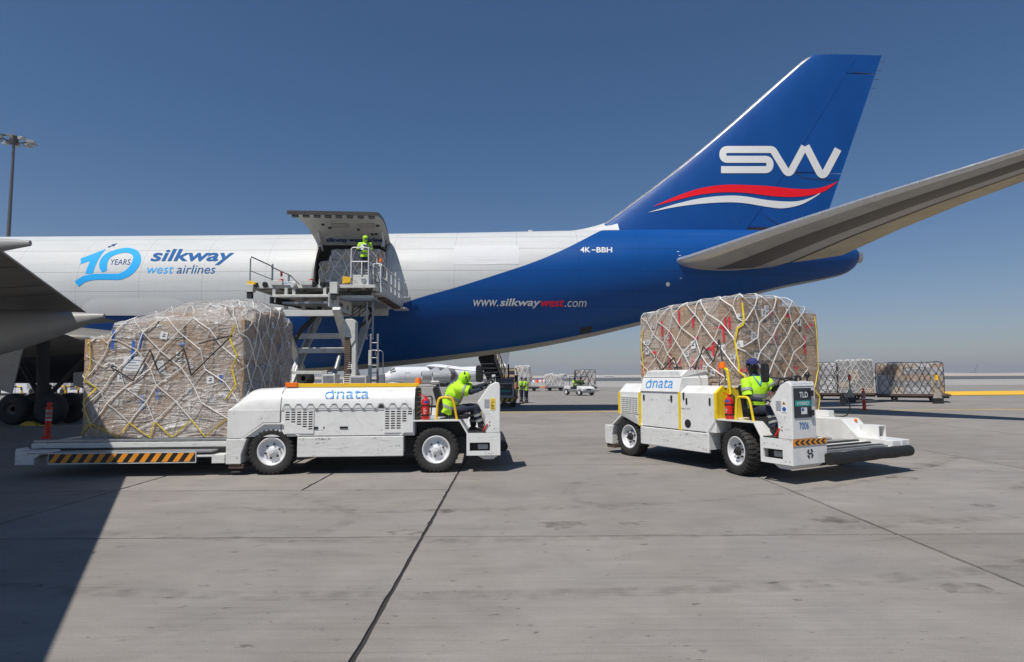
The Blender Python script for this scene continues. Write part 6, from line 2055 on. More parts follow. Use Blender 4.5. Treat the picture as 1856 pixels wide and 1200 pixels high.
# roller pods, wheels and guides along the near edge
for px in (464, 481, 570, 585, 594):
    p = at(px, 509.5, 22.95)
    w = LB().lathe([(0.0, -0.05), (0.10, -0.05), (0.10, 0.05), (0.0, 0.05)], (p.x, 22.93, DZ+0.02), (0.5, 1, 0.1), 16); w.build('guide_wheel', M['dark'], ld, smooth=40)
for a, b in ((492, 513), (546, 567)):
    x0, x1 = at(a, 509, 22.9).x, at(b, 509, 22.9).x
    h = LB().box(x0, x1, 22.82, 23.06, DZ-0.02, DZ+0.16).build('guide_block', LW, ld, bevel=0.01)
    LB().prism([(x1-0.20, 22.84, DZ+0.162), (x1-0.02, 22.84, DZ+0.162), (x1-0.02, 22.84, DZ+0.23)], (0, 0.16, 0)).build('red_stop', M['red'], h)
LB().box(at(514, 509, 22.9).x, at(528, 509, 22.9).x, 22.90, 22.94, DZ+0.0, DZ+0.13).build('number_plate', M['sticker_white'], ld, bevel=0.004)
flat_text('lettering', '0273', (at(515, 509, 22.9).x-O.x, 22.897-O.y, DZ+0.035), (1, 0, 0), (0, 0, 1), 0.25, 0.075, M['num_blue'], ld)
p = at(532, 511, 22.9)
LB().lathe([(0.0, -0.06), (0.11, -0.06), (0.15, 0.0), (0.11, 0.06), (0, 0.06)], (p.x, 22.9, DZ), (0.6, 1, 0), 18).build('guide_wheel', LW, ld, smooth=40)
LB().box(-10.32, -9.98, 22.80, 23.04, DZ-0.28, DZ+0.02).build('corner_guide', LW, ld, bevel=0.012)
LB().box(-10.24, -10.05, 22.84, 23.0, DZ-0.52, DZ-0.282).build('corner_foot', M['dark'], ld)
LB().prism([(-10.24, 22.86, DZ+0.021), (-9.88, 22.86, DZ+0.021), (-9.86, 22.86, DZ+0.10), (-10.24, 22.86, DZ+0.17)], (0, 0.14, 0)).build('corner_flag', M['yellow'], ld, bevel=0.008)
# rails on the left side
def rail(pts, r=0.028, name='guard_rail', mt=None):
    return LB().tube(pts, r, 8).build(name, mt or M['steel'], ld, smooth=50)
rx = -10.2
rail(fillet([(rx, 23.0, DZ), (rx, 23.0, DZ+1.14), (rx, 25.1, DZ+1.14), (rx, 25.1, DZ)], [0, .12, .12, 0]))
rail([(rx, 23.0, DZ+0.58), (rx, 25.1, DZ+0.58)], 0.018)
rail([(rx, 25.15, DZ), (rx, 25.15, DZ+1.25)], 0.035)
rail([(rx, 25.15, DZ+1.10), (rx, 27.2, DZ+1.10), (rx, 28.4, DZ+0.85)], 0.03)
rail([(rx, 27.0, DZ), (rx, 27.0, DZ+1.08)], 0.05)
rail([(rx, 27.0, DZ+0.55), (rx, 28.4, DZ+0.5)], 0.022)
LB().cyl((rx+0.05, 26.0, DZ+1.06), (rx+0.05, 26.0, DZ+0.86), 0.05, n=10).build('warning_lamp', M['red'], ld, smooth=40)
# under-deck gear: hanging frame, white cross tube, forks
LB().beam((-9.25, 22.9, 4.98), (-6.95, 22.9, 4.98), 0.10, 0.11).build('cross_tube', LW, ld, bevel=0.02)
for x, z0 in ((-9.22, 4.72), (-8.75, 4.95), (-8.45, 4.9), (-7.25, 4.95)):
    LB().beam((x, 22.95, DZ-0.12), (x, 22.95, z0), 0.12, 0.10, up=(0, 1, 0)).build('hanger', LW, ld, bevel=0.01)
for x, y in ((-9.0, 23.6), (-8.5, 24.2), (-7.9, 24.8)):
    LB().beam((x, y, DZ-0.12), (x, y, 4.55), 0.14, 0.12, up=(0, 1, 0)).build('hanger', LW, ld, bevel=0.01)
LB().beam((-9.3, 22.8, 4.82), (-8.3, 25.0, 4.78), 0.10, 0.26).build('bumper_beam', M['black'], ld, bevel=0.01)
LB().box(-9.0, -6.9, 23.2, 25.2, 4.72, 4.80).build('belly_pan', M['greymetal'], ld)
LB().box(-8.9, -6.2, 25.4, 25.6, 4.45, 4.75).build('lift_beam', LW, ld, bevel=0.015)
LB().box(-9.0, -5.5, 26.2, 26.4, 4.55, 4.80).build('lift_beam', LW, ld, bevel=0.015)
LB().box(-6.8, -5.5, 23.3, 26.2, 4.86, 4.92).build('belly_pan', M['greymetal'], ld)
for k in range(5): LB().box(-6.8, -5.45, 23.3+0.55*k, 23.4+0.55*k, 4.93, 5.05).build('cross_beam', LW, ld)
# slanting side plate with openings
P0, P1 = at(592, 522, 22.6), at(626, 560, 23.4)
a0, a1, b1, b0 = Vector((-7.05, 22.7, 5.10)), Vector((-6.55, 24.0, 4.85)), Vector((-6.55, 24.0, 4.35)), Vector((-7.05, 22.7, 4.55))
def pq(u, v): return (a0.lerp(a1, u)).lerp(b0.lerp(b1, u), v)
us, ws = [0, .12, .24, .42, .66, .78, .92, 1], [0, .30, .72, 1]
mb = LB()
for i in range(7):
    for j in range(3):
        if j == 1 and i in (1, 3, 5): continue
        q = [pq(us[i], ws[j]), pq(us[i+1], ws[j]), pq(us[i+1], ws[j+1]), pq(us[i], ws[j+1])]
        mb.prism(q, (0.05, 0.02, 0))
mb.build('side_plate', LW, ld)
LB().box(-7.02, -6.72, 22.75, 22.95, 5.05, 5.50).build('guide_block', LW, ld, bevel=0.012)
LB().box(-6.95, -6.78, 22.78, 22.9, 4.82, 5.05).build('guide_foot', M['dark'], ld)
for k in range(5):
    pts = smooth_curve([(-7.4+0.3*k, 24.3, 4.75), (-7.2+0.25*k, 24.0, 4.5-0.05*k), (-6.9+0.2*k, 24.1, 4.45), (-6.6+0.2*k, 24.4, 4.8)], 4)
    LB().tube(pts, 0.018, 6).build('hose', M['black'], ld, smooth=60)
LB().tube(smooth_curve([(-7.9, 24.4, 4.7), (-8.1, 24.1, 4.2), (-8.5, 23.9, 3.7), (-8.75, 23.7, 3.2)], 5), 0.10, 10).build('hose_bundle', M['black'], ld, smooth=60)
LB().tube(smooth_curve([(-6.0, 24.4, 4.85), (-5.75, 24.2, 4.5), (-5.85, 24.1, 4.15), (-6.2, 24.2, 3.9)], 5), 0.06, 8).build('hose_bundle', M['black'], ld, smooth=60)
# operator platform
OX0, OX1, OY0, OY1 = -6.30, -5.62, 23.15, 24.5
OZ = DZ + 0.42
LB().box(OX0+0.06, OX1-0.02, OY0, OY1, DZ+0.0, OZ).build('operator_box', LW, ld, bevel=0.012)
LB().lathe([(0.10, 0.0), (0.10, -0.03), (0.085, -0.04), (0.0, -0.03)], (-5.80, OY0, DZ+0.20), (0, 1, 0), 20).build('work_lamp', M['greymetal'], ld, smooth=40)
LB().prism([(-6.62, 23.05, DZ+0.06), (-6.30, 23.05, DZ+0.12), (-6.30, 23.05, DZ+0.30), (-6.60, 23.05, DZ+0.36)], (0, 0.15, 0)).build('corner_flag', M['yellow'], ld, bevel=0.008)
wr_ = M['skin_white']
rail(fillet([(OX0, OY0-0.02, DZ-0.1), (OX0, OY0-0.02, OZ+1.08), (OX1, OY0-0.02, OZ+1.08), (OX1, OY0-0.02, DZ)], [0, .1, .1, 0]), 0.026, mt=wr_)
rail([(OX0, OY0-0.02, OZ+0.52), (OX1, OY0-0.02, OZ+0.52)], 0.024, mt=wr_)
rail([(OX0+0.42, OY0-0.02, OZ), (OX0+0.42, OY0-0.02, OZ+0.52)], 0.03, mt=wr_)
rail(fillet([(OX1, OY0, OZ+1.08), (OX1+0.02, OY0+0.9, OZ+0.98), (OX1+0.02, OY1, OZ+0.98), (OX1+0.02, OY1, DZ)], [0, .1, .1, 0]), 0.024, mt=wr_)
rail([(OX1, OY0, OZ+0.52), (OX1+0.02, OY1, OZ+0.52)], 0.022, mt=wr_)
LB().holes([OX1-0.1, OX1+0.0, OX1+0.3, OX1+0.40], [DZ-0.15, DZ+0.0, DZ+0.35, DZ+0.52], lambda i, j: i == 1 and j == 1, OY1+0.05, OY1+0.09).build('kick_plate', LW, ld)
LB().box(OX1-0.03, OX1+0.02, OY0, OY1, DZ-0.1, DZ+0.52).build('kick_plate', LW, ld)
# right-hand walkway with rails and a lamp
RXX = -5.22
LB().box(-5.62, RXX, 23.6, 28.3, DZ-0.30, DZ-0.22).build('walkway', LW, ld, bevel=0.006)
for k in range(12): LB().box(RXX-0.30, RXX+0.02, 24.4+0.28*k, 24.54+0.28*k, DZ-0.42, DZ-0.302).build('walkway_bristle', M['chain'], ld)
LB().box(RXX-0.02, RXX+0.02, 23.6, 28.3, DZ-0.22, DZ+0.05).build('kick_plate', LW, ld)
rail(fillet([(-5.55, 23.65, DZ-0.2), (-5.55, 23.65, DZ+0.95), (RXX-0.03, 23.65, DZ+0.95), (RXX-0.03, 23.65, DZ-0.2)], [0, .08, .08, 0]), 0.03, mt=wr_)
rail(fillet([(RXX, 23.7, DZ-0.2), (RXX, 23.7, DZ+0.92), (RXX, 28.2, DZ+0.85), (RXX, 28.2, DZ-0.2)], [0, .05, .08, 0]), 0.028)
rail([(RXX, 23.7, DZ+0.38), (RXX, 28.2, DZ+0.36)], 0.03)
for y in (24.7, 25.6, 26.5, 27.4): rail([(RXX, y, DZ-0.2), (RXX, y, DZ+0.95 if y != 26.5 else DZ+1.1)], 0.03, mt=wr_)
rail(fillet([(RXX, 28.2, DZ+0.9), (RXX+0.3, 28.25, DZ+0.9), (RXX+0.3, 28.25, DZ+0.2), (RXX, 28.2, DZ+0.2)], [0, .06, .06, 0]), 0.022, mt=wr_)
LB().box(-5.60, -5.40, 24.2, 24.5, DZ+0.3, DZ+0.7).build('control_box', M['sticker_grey'], ld, bevel=0.01)
LB().lathe([(0.07, 0), (0.07, 0.05), (0.055, 0.14), (0, 0.16)], (-5.38, 24.2, DZ+1.12), (0, 0, 1), 16).build('beacon', M['orange'], ld, smooth=40)
LB().cyl((-5.38, 24.2, DZ+0.7), (-5.38, 24.2, DZ+1.12), 0.04, n=10).cyl((-5.42, 24.15, DZ+0.95), (-5.28, 24.1, DZ+0.98), 0.06, n=10).build('beacon_post', wr_, ld, smooth=40)
LB().box(-5.6, -4.95, 27.6, 28.5, DZ-0.42, DZ-0.34).build('bridge_lip', LW, ld, bevel=0.01)
# ladders
def ladder(x, y, z0, z1, w_=0.34):
    for dx in (-w_/2, w_/2): LB().beam((x+dx, y, z0), (x+dx, y, z1), 0.07, 0.05, up=(0, 1, 0)).build('ladder_rail', M['greymetal'], ld, bevel=0.006)
    n = int((z1-z0)/0.3)
    for k in range(n): LB().cyl((x-w_/2, y, z0+0.15+0.3*k), (x+w_/2, y, z0+0.15+0.3*k), 0.018, n=8).build('rung', M['greymetal'], ld, smooth=50)
ladder(-5.72, 23.9, 3.35, 5.05, 0.24)
ladder(-5.50, 23.75, 1.25, 3.55, 0.28)
LB().box(-5.72, -5.60, 23.7, 23.85, 1.25, 2.9).build('ladder_post', LW, ld, bevel=0.01)
for dx in (0.0, 0.2):
    rail(fillet([(-5.30+dx, 23.7, 1.2), (-5.32+dx*0.9, 23.7, 2.85), (-5.42+dx*0.6, 23.7, 2.9), (-5.45+dx*0.5, 23.72, 2.7)], [0, .1, .05, 0]), 0.018)
LB().box(-5.35, -5.05, 23.6, 23.75, 1.25, 1.95).build('ladder_post', M['greymetal'], ld, bevel=0.006)

# worker with a tablet on the operator platform
pb = Vector((-5.99, 24.0, OZ+0.005))
J = standing(1.72, 'tablet')
J['head'] += Vector((0.05, 0.02, -0.01)); J['look'] = Vector((0.75, 0.45, -0.45))
person('worker in hi-vis shirt and lime cap reading a handheld terminal on the loader platform', pb, -PI/2+0.12, J, 'ground crew in hi-vis', head='cap', cap_mat='hivis', brim='charcoal', mask_mat='hivis', gloves='navy_sleeve', bands=True, curl=0.5, palms=dict(L=(-0.3, -0.9, 0), R=(0, 0.2, 1)))
td = thing('handheld_terminal', 'grey handheld terminal held by the worker on the loader platform', 'tablet', pb + Vector((0.02, -0.30, 1.22)), 0.12)
mb = MB().prism([(-0.10, 0.0, -0.12), (0.10, 0.0, -0.12), (0.10, 0.03, 0.13), (-0.10, 0.03, 0.13)], (0, 0.025, 0.004))
mb.build('case', M['sticker_white'], td, bevel=0.006)
MB().prism([(-0.07, 0.026, -0.06), (0.07, 0.026, -0.06), (0.07, 0.046, 0.11), (-0.07, 0.046, 0.11)], (0, 0.003, 0)).build('screen', M['charcoal'], td)

# load being pushed into the hold
dload, _, _ = pallet_load('netted carton load in the open side door of the cargo jet', (-9.15, 28.15, DZ+0.07), 0.0, 2.95, 2.3, lambda x, y: 2.42 - (0.55 if x < 0.45 else 0), 41,
    ['carton', 'carton_grey', 'carton_grey', 'carton_pale'], 'film', cell=(0.5, 0.48), labels=6, tape=None, net_r=0.016,
    cords=[('black_cord', 'cord_black', 0.014, [(1.0, 0.22), (1.35, 0.12), (1.8, 0.42), (2.2, 0.2)])], straps=[('yellow_strap', 'net_yellow', 0.014, [(0.15, 0.85), (0.25, 0.6), (0.12, 0.4), (0.3, 0.2)])], group='netted pallet loads')

# ------------------------------------------------------------------ bollards, chock
def bollard(loc, label, tilt=0.0):
    t = thing('bollard', label, 'bollard', loc, 0.0, 'red plastic bollards')
    t.rotation_euler = (0, tilt, 0)
    MB().lathe([(0.16, 0), (0.16, 0.03), (0.10, 0.05), (0.085, 0.06), (0.075, 0.88), (0.085, 0.90), (0.085, 0.95), (0.05, 0.98), (0.03, 1.0), (0.03, 1.03), (0.075, 1.05), (0.07, 1.09), (0.03, 1.12), (0, 1.12)], (0, 0, 0), (0, 0, 1), 20).build('post', M['bollard_red'], t, smooth=40)
    for z in (0.80, 0.66): MB().lathe([(0.079, 0), (0.081, 0.005), (0.081, 0.085), (0.079, 0.09)], (0, 0, z), (0, 0, 1), 20).build('reflective_band', M['reflect'], t, smooth=40)
    MB().lathe([(0.080, 0), (0.0815, 0.004), (0.0815, 0.05), (0.080, 0.054)], (0, 0, 0.55), (0, 0, 1), 20).build('name_band', M['sticker_white'], t, smooth=40)
    v, f, a = text_geo('dnata', 0.02)
    mb = MB().add([(0.085*math.sin(-0.75+1.5*q), -0.085*math.cos(-0.75+1.5*q), 0.558+0.034*w_) for q, w_ in v], f)
    mb.build('lettering', M['dnata_blue'], t, recalc=False)
    return t
bl = gz(85, 795); bollard(bl, 'red bollard with two grey bands standing before the shaded landing gear', 0.03)
bl = gz(1567, 743); bollard(bl, 'red bollard standing between the boxy transporter and the dark loaded dollies', -0.02)
ck = thing('wheel_chock', 'pale yellow chock lying against the landing gear wheels', 'wheel chock', gz(54, 772), 0.1)
MB().pxz([(-0.30, 0), (0.30, 0), (0.30, 0.06), (0.10, 0.17), (-0.10, 0.17), (-0.30, 0.06)], -0.12, 0.12).build('block', M['line_yellow'], ck, bevel=0.01)
MB().tube(smooth_curve([(0.30, 0, 0.04), (0.5, -0.1, 0.02), (0.7, -0.05, 0.02), (0.8, 0.1, 0.02)], 4), 0.02, 6).build('cord', M['net_yellow'], ck, smooth=60)
ck2 = thing('wheel_chock', 'yellow chock lying on the ground beside the netted load at left', 'wheel chock', gz(150, 789) + Vector((0.0, 1.0, 0)), 0.05)
MB().pxz([(-0.30, 0), (0.30, 0), (0.26, 0.15), (-0.26, 0.15)], -0.10, 0.10).build('block', M['yellow'], ck2, bevel=0.01)

# ------------------------------------------------------------------ white airlifter parked far behind
AS = 0.60
aw = thing('parked_airlifter', 'white high-wing jet with T-tail parked beyond the tail of the cargo jet', 'cargo plane', (0, 0, 0))
nose = at(691, 686, 106.0); nose.z = 0
tail_dir = Vector((at(897, 660, 112).x-nose.x, 7.0, 0)).normalized()
aw.location = nose
aw.rotation_euler = (0, 0, math.atan2(tail_dir.y, tail_dir.x))   # local x runs from nose to tail, +y is away from us
FW = M['far_white']
class AB(MB):
    def build(s, *a, **k):
        s.v = [(x*AS*0.9, y*AS, z*AS) for x, y, z in s.v]
        return MB.build(s, *a, **k)
AF = [(0, 2.1, 2.9, 0.3), (0.6, 1.5, 3.7, 1.0), (2, 0.95, 4.4, 1.7), (3.4, 0.85, 5.6, 2.1), (5.5, 0.8, 5.95, 2.4), (22, 0.8, 6.0, 2.4), (28, 1.0, 6.0, 2.4), (34, 2.6, 6.2, 1.9), (40, 4.4, 6.6, 1.2), (43, 5.3, 6.9, 0.6)]
rings = []
for i in range(60):
    x = 43*i/59
    zb, zt, hw = interp(AF, x, 1), interp(AF, x, 2), interp(AF, x, 3)
    rings.append([(x, hw*math.cos(2*PI*k/28), (zb+zt)/2+(zt-zb)/2*math.sin(2*PI*k/28)) for k in range(28)])
af = AB().loft(rings).build('fuselage', FW, aw, smooth=60)
AB().loft([[(x, 2.2*q*math.cos(PI+2*PI*k/12), 1.2+0.75*q*math.sin(2*PI*k/12)) for k in range(12)] for x, q in ((1.5, 0.2), (2.2, 0.7), (4, 0.9), (6.5, 0.8), (9, 0.3))]).build('radar_bulge', M['sticker_grey'], aw, smooth=60)
AB().loft([[(x, 3.35*q*math.cos(2*PI*k/16), 1.5+1.1*q*math.sin(2*PI*k/16)) for k in range(16)] for x, q in ((15, 0.3), (17, 0.85), (20, 1), (25, 1), (28, 0.7), (30.5, 0.3))]).build('gear_fairing', FW, aw, smooth=60)
for s in (-1, 1):
    wg = AB().loft([[(le+(te-le)*u, s*y, z+th*w_) for u, w_ in ((0, 0), (0.15, 0.5), (0.4, 0.6), (1, 0.03), (1, -0.03), (0.4, -0.5), (0.15, -0.5))] for y, le, te, z, th in ((0, 14.5, 23.5, 6.1, 1.1), (2.5, 15.2, 23.6, 6.2, 1.0), (12, 20.2, 26.2, 5.4, 0.7), (25, 27, 30, 4.1, 0.3))]).build('wing', FW, aw, smooth=50)
    AB().box(26.3, 29.7, s*20.0-1.5, s*20.0+1.5, 4.3, 4.5).build('flap_tip', M['orange'], wg)
    for y, x0, zz in ((6.4, 12.0, 3.35), (10.6, 14.6, 3.1)):
        e = AB().lathe([(0.95, 0.8), (1.0, 0.1), (1.15, 0), (1.28, 0.5), (1.32, 4.2), (1.15, 6.0), (0.85, 6.1), (0.65, 7.2), (0.3, 8.0), (0.0, 8.1)], (x0, s*y, zz), (1, 0, 0), 24)
        e = e.build('engine', M['sticker_grey'], aw, smooth=40)
        AB().lathe([(1.20, 5.7), (1.17, 6.1), (0.9, 7.2), (0.7, 7.3)], (x0, s*y, zz), (1, 0, 0), 24).build('exhaust', M['rust'], e, smooth=40)
        AB().prism([(x0+1.5, s*y-0.15, zz+0.9), (x0+6, s*y-0.15, zz+0.8), (x0+8.5, s*y-0.15, 5.7), (x0+5, s*y-0.15, 6.0)], (0, 0.3, 0)).build('pylon', FW, aw)
AB().prism([(33.5, -0.2, 5.9), (38.5, -0.2, 12.3), (45.0, -0.2, 12.7), (44.0, -0.2, 6.8)], (0, 0.4, 0)).build('tail_fin', FW, aw, bevel=0.05)
for s in (-1, 1): AB().prism([(38.4, s*0.1, 12.5), (45.4, s*0.1, 12.5), (47.5, s*8.5, 12.3), (45.0, s*8.5, 12.3)], (0, 0, 0.3)).build('tailplane', FW, aw)
mb = AB()
for k in range(5): mb.box(2.5+0.32*k, 2.75+0.32*k, -1.95-0.08*k, -1.70-0.08*k, 4.55+0.13*k, 5.15+0.15*k)
mb.build('cockpit_window', M['glass'], af)
mb = AB()
for k in range(3): mb.box(0.9+0.5*k, 1.2+0.5*k, -1.35-0.16*k, -1.1-0.16*k, 2.6, 2.9)
mb.build('nose_window', M['glass'], af)
mb = AB()
for a, b_ in (((7.4, 2.0), (9.0, 2.05)), ((7.4, 4.3), (9.0, 4.35)), ((7.4, 2.0), (7.45, 4.3)), ((8.95, 2.0), (9.0, 4.3))): mb.box(a[0], b_[0], -2.43, -2.36, a[1], b_[1])
mb.build('door_outline', M['sticker_grey'], af)
AB().box(31.5, 32.3, -2.25, -2.1, 4.6, 4.9).build('flag_patch', M['red'], af)
mb = AB()
for k in range(6): mb.box(32.6+0.42*k, 32.9+0.42*k, -2.2, -2.0, 4.6, 4.85)
mb.build('registration', M['sticker_blue'], af)
for x, y in ((19.5, -2.7), (21.8, -2.7), (24.0, -2.7), (19.5, 2.7), (21.8, 2.7), (5.5, -0.5), (5.5, 0.5)):
    AB().lathe([(0.2, -0.25), (0.55, -0.27), (0.68, 0), (0.55, 0.27), (0.2, 0.25)], (x, y, 0.68), (0, 1, 0), 18).build('wheel', M['tyre'], aw, smooth=50)
for x, y in ((20.6, -2.7), (23, -2.7), (20.6, 2.7), (5.5, 0)): AB().cyl((x, y, 0.7), (x, y, 1.9), 0.25, n=8).build('gear_leg', M['greymetal'], aw)

# ------------------------------------------------------------------ belt loader under the rear hull
bt = thing('belt_loader', 'dark belt loader with raised conveyor under the blue rear hull', 'belt loader', (-0.75, 36.2, 0), -0.05)
LBm = Matrix.Translation((0.75, -36.2, 0))
def brel(p): return (p[0]+0.75, p[1]-36.2, p[2])
a = brel(at(901, 702, 38.0)); b2 = brel(at(886, 645, 33.6))
A_, B_ = Vector(a), Vector(b2)
MB().beam(A_, B_, 0.74, 0.42).build('conveyor', M['dark'], bt)
for s in (-0.40, 0.40): MB().beam(A_+Vector((s, 0, 0.05)), B_+Vector((s, 0, 0.05)), 0.09, 0.5).build('side_frame', M['black'], bt, bevel=0.01)
for k in range(7):
    c = A_.lerp(B_, 0.12+0.13*k); MB().beam(c+Vector((-0.37, 0, -0.25)), c+Vector((0.37, 0, -0.25)), 0.10, 0.05).build('cross_slat', M['greymetal'], bt)
s = Vector((0.47, 0, 0))
MB().tube([A_+s, A_+s+Vector((0, 0, 1.0)), B_+s+Vector((0, 0, 0.85)), B_+s], 0.035, 7).build('hand_rail', M['yellow'], bt, smooth=50)
for k in range(6):
    c = A_.lerp(B_, (k+1)/7)+s; MB().cyl(c, c+Vector((0, 0, 0.92)), 0.03, n=7).build('rail_post', M['yellow'] if k % 2 else M['rust'], bt)
MB().box(-0.7, 0.7, 0.2, 4.2, 0.35, 0.85).build('body', M['greymetal'], bt, bevel=0.02)
for x in (-0.7, 0.7):
    for y in (0.9, 3.5): MB().lathe([(0.1, -0.1), (0.3, -0.11), (0.34, 0), (0.3, 0.11), (0.1, 0.1)], (x, y, 0.34), (1, 0, 0), 18).build('wheel', M['tyre'], bt, smooth=50)
MB().beam((0, 2.0, 0.8), A_.lerp(B_, 0.55), 0.2, 0.2).build('lift_arm', M['dark'], bt)

# transporter seen head-on behind
g3 = gz(915, 739)
t3 = thing('cargo_transporter', 'dark grey transporter seen head-on below the raised belt conveyor', 'cargo transporter', g3, 0.0)
MB().box(-0.62, 0.62, 0.0, 0.9, 0.30, 0.62).build('front_block', M['greymetal'], t3, bevel=0.02)
hb = MB().box(-0.60, 0.60, -0.02, -0.002, 0.34, 0.56).build('hazard_board', M['print'], t3)
stripes(hb, (-0.6, -0.024, 0.36), (1, 0, 0), (0, 0, 1), 1.2, 0.18, 4, 0.12, M['yellow'])
MB().pyz([(0.02, 0.62), (0.75, 0.62), (0.75, 1.72), (0.18, 1.72), (0.02, 1.45)], -0.55, 0.55).build('console', M['greymetal'], t3, bevel=0.02)
f3 = MB().box(-0.44, 0.44, 0.0, 0.018, 0.72, 1.38).build('front_panel', M['charcoal'], t3)
flat_text('lettering', 'TLD', (-0.36, -0.003, 1.17), (1, 0, 0), (0, 0, 1), 0.32, 0.12, M['sticker_grey'], f3)
MB().box(-0.34, 0.38, -0.004, -0.001, 0.92, 1.02).build('name_band', M['teal'], f3)
flat_text('lettering', '7007', (-0.25, -0.004, 0.78), (1, 0, 0), (0, 0, 1), 0.5, 0.10, M['num_blue'], f3)
for x in (-0.5, 0.5): MB().lathe([(0.2, -0.12), (0.38, -0.13), (0.42, 0), (0.38, 0.13), (0.2, 0.12)], (x, 0.55, 0.42), (1, 0, 0), 20).build('wheel', M['tyre'], t3, smooth=50)
MB().cyl((0.22, 0.4, 1.7), (0.22, 0.4, 2.55), 0.05, n=8).build('exhaust_stack', M['black'], t3)
MB().tube(fillet([(-0.25, 0.8, 1.7), (-0.25, 0.8, 2.28), (0.72, 0.8, 2.28), (0.72, 0.8, 0.6)], [0, .06, .06, 0]), 0.025, 7).build('frame_rail', M['yellow'], t3, smooth=50)
MB().box(0.58, 0.78, 0.2, 0.3, 1.5, 1.9).build('mirror', M['black'], t3, bevel=0.02)
MB().box(-0.5, 0.55, 0.9, 4.0, 0.62, 1.3).build('engine_cover', M['greymetal'], t3, bevel=0.03)

# ------------------------------------------------------------------ dollies with loads in the distance
def dolly(base, w, d, label, yaw=0.0, col='rust', bar=None):
    t = thing('cargo_dolly', label, 'dolly', base, yaw, 'cargo dollies carrying netted loads')
    MB().box(-0.1, w+0.1, -0.1, d+0.1, 0.40, 0.52).build('deck', M[col], t, bevel=0.01)
    MB().box(0.0, w, 0.1, d-0.1, 0.28, 0.40).build('frame', M['dark'], t)
    for x in (0.25*w, 0.8*w):
        for y in (0.15, d-0.15): MB().lathe([(0.06, -0.09), (0.17, -0.1), (0.2, 0), (0.17, 0.1), (0.06, 0.09)], (x, y, 0.2), (0, 1, 0), 16).build('wheel', M['tyre'], t, smooth=50)
    if bar:
        MB().beam((-0.1, d/2, 0.42), (-1.6, d/2, 0.40), 0.12, 0.12).build('tow_bar', M[bar], t)
        for x in (-0.1, w+0.1): MB().box(x-0.12, x+0.12, -0.14, -0.102, 0.36, 0.56).build('end_marker', M[bar], t)
    return t
def flat_top(h, bump=0.0):
    return lambda x, y: h + bump*noise.noise(Vector((x*1.3, y*1.3, h)))
far = dict(cell=(0.62, 0.6), labels=0, fine=0.2, net_r=0.022, cw=(0.6, 1.0), ch=(0.4, 0.6), faces=('front', 'right', 'left'))
c = gz(934, 709); dolly(c, 2.9, 2.3, 'dolly under the tallest distant carton stack, beside two standing workers')
pallet_load('tall distant stack of brown cartons over silvery wrap, behind two standing workers', c + Vector((0.05, 0, 0.53)), 0, 1.75*1.0, 2.2, lambda x, y: 2.55, 51, ['carton_pale', 'carton_pale', 'carton_grey', 'carton_white'], 'film', group='distant netted loads', **far)
c = gz(988, 708.5); dolly(c, 2.5, 2.2, 'grey dolly with orange tow bar and ends, in the distance', col='greymetal', bar='orange')
pallet_load('low ragged silvery load on the dolly with the orange tow bar', c + Vector((0.05, 0, 0.53)), 0, 2.2, 2.1, flat_top(1.45, 0.25), 52, ['carton_white', 'carton_grey', 'carton_grey', 'carton_pale'], 'film', group='distant netted loads', **far)
c = gz(1044, 709); dolly(c, 2.5, 2.2, 'dolly behind the white buggy')
pallet_load('silvery load under dark netting behind the white buggy', c + Vector((0.05, 0, 0.53)), 0, 2.3, 2.1, flat_top(1.95, 0.15), 53, ['carton_white', 'carton_pale', 'carton_grey'], 'film', net='net_black', group='distant netted loads', **far)
near = dict(cell=(0.36, 0.34), labels=10, fine=0.14, net_r=0.012, cw=(0.5, 0.9), ch=(0.35, 0.55))
c = gz(1590, 728); c2 = gz(1718, 730)
yw = math.atan2(c2.y-c.y, c2.x-c.x)
wd = (c2-c).length-0.2
dolly(c, wd+0.3, 2.4, 'dark rusty dolly at the right end of the row, with a yellow-topped jack stand', yw)
pallet_load('wide brown and white load under black netting, right end of the dolly row', c + Vector((0.05, 0.02, 0.53)), yw, wd, 2.3, flat_top(2.02, 0.08), 61, ['carton_pale', 'carton_pale', 'carton_white', 'carton', 'carton_grey'], 'film_thin', net='net_black', group='netted loads on the dolly row', **near)
c = gz(1470, 726.5); c2 = gz(1604, 728)
yw2 = math.atan2(c2.y-c.y, c2.x-c.x); wd2 = (c2-c).length
c = c + Vector((0, 1.2, 0)); ax_ = Vector((math.cos(yw2), math.sin(yw2), 0))
dolly(c, wd2+0.1, 2.4, 'dark dolly behind the netted load of the boxy transporter', yw2)
pallet_load('grey bagged load under black netting, half hidden by the transporter load', c + Vector((0.0, 0.02, 0.53)), yw2, wd2*0.50, 2.3, flat_top(2.12, 0.05), 62, ['carton_white', 'carton_grey'], 'film_thick', net='net_black', group='netted loads on the dolly row', **near)
pallet_load('film-wrapped grey and pale load with white cords, middle of the dolly row', c + ax_*(wd2*0.53) + Vector((0, 0.02, 0.53)), yw2, wd2*0.47, 2.3, flat_top(2.30, 0.05), 63, ['carton_grey', 'carton_grey', 'carton_pale'], 'film_thin', net='net_white', group='netted loads on the dolly row', **near)
M['jack_paint'] = mat('worn_jack_paint', (0.34, 0.32, 0.27), 0.6, var=0.2, dirt=0.6)
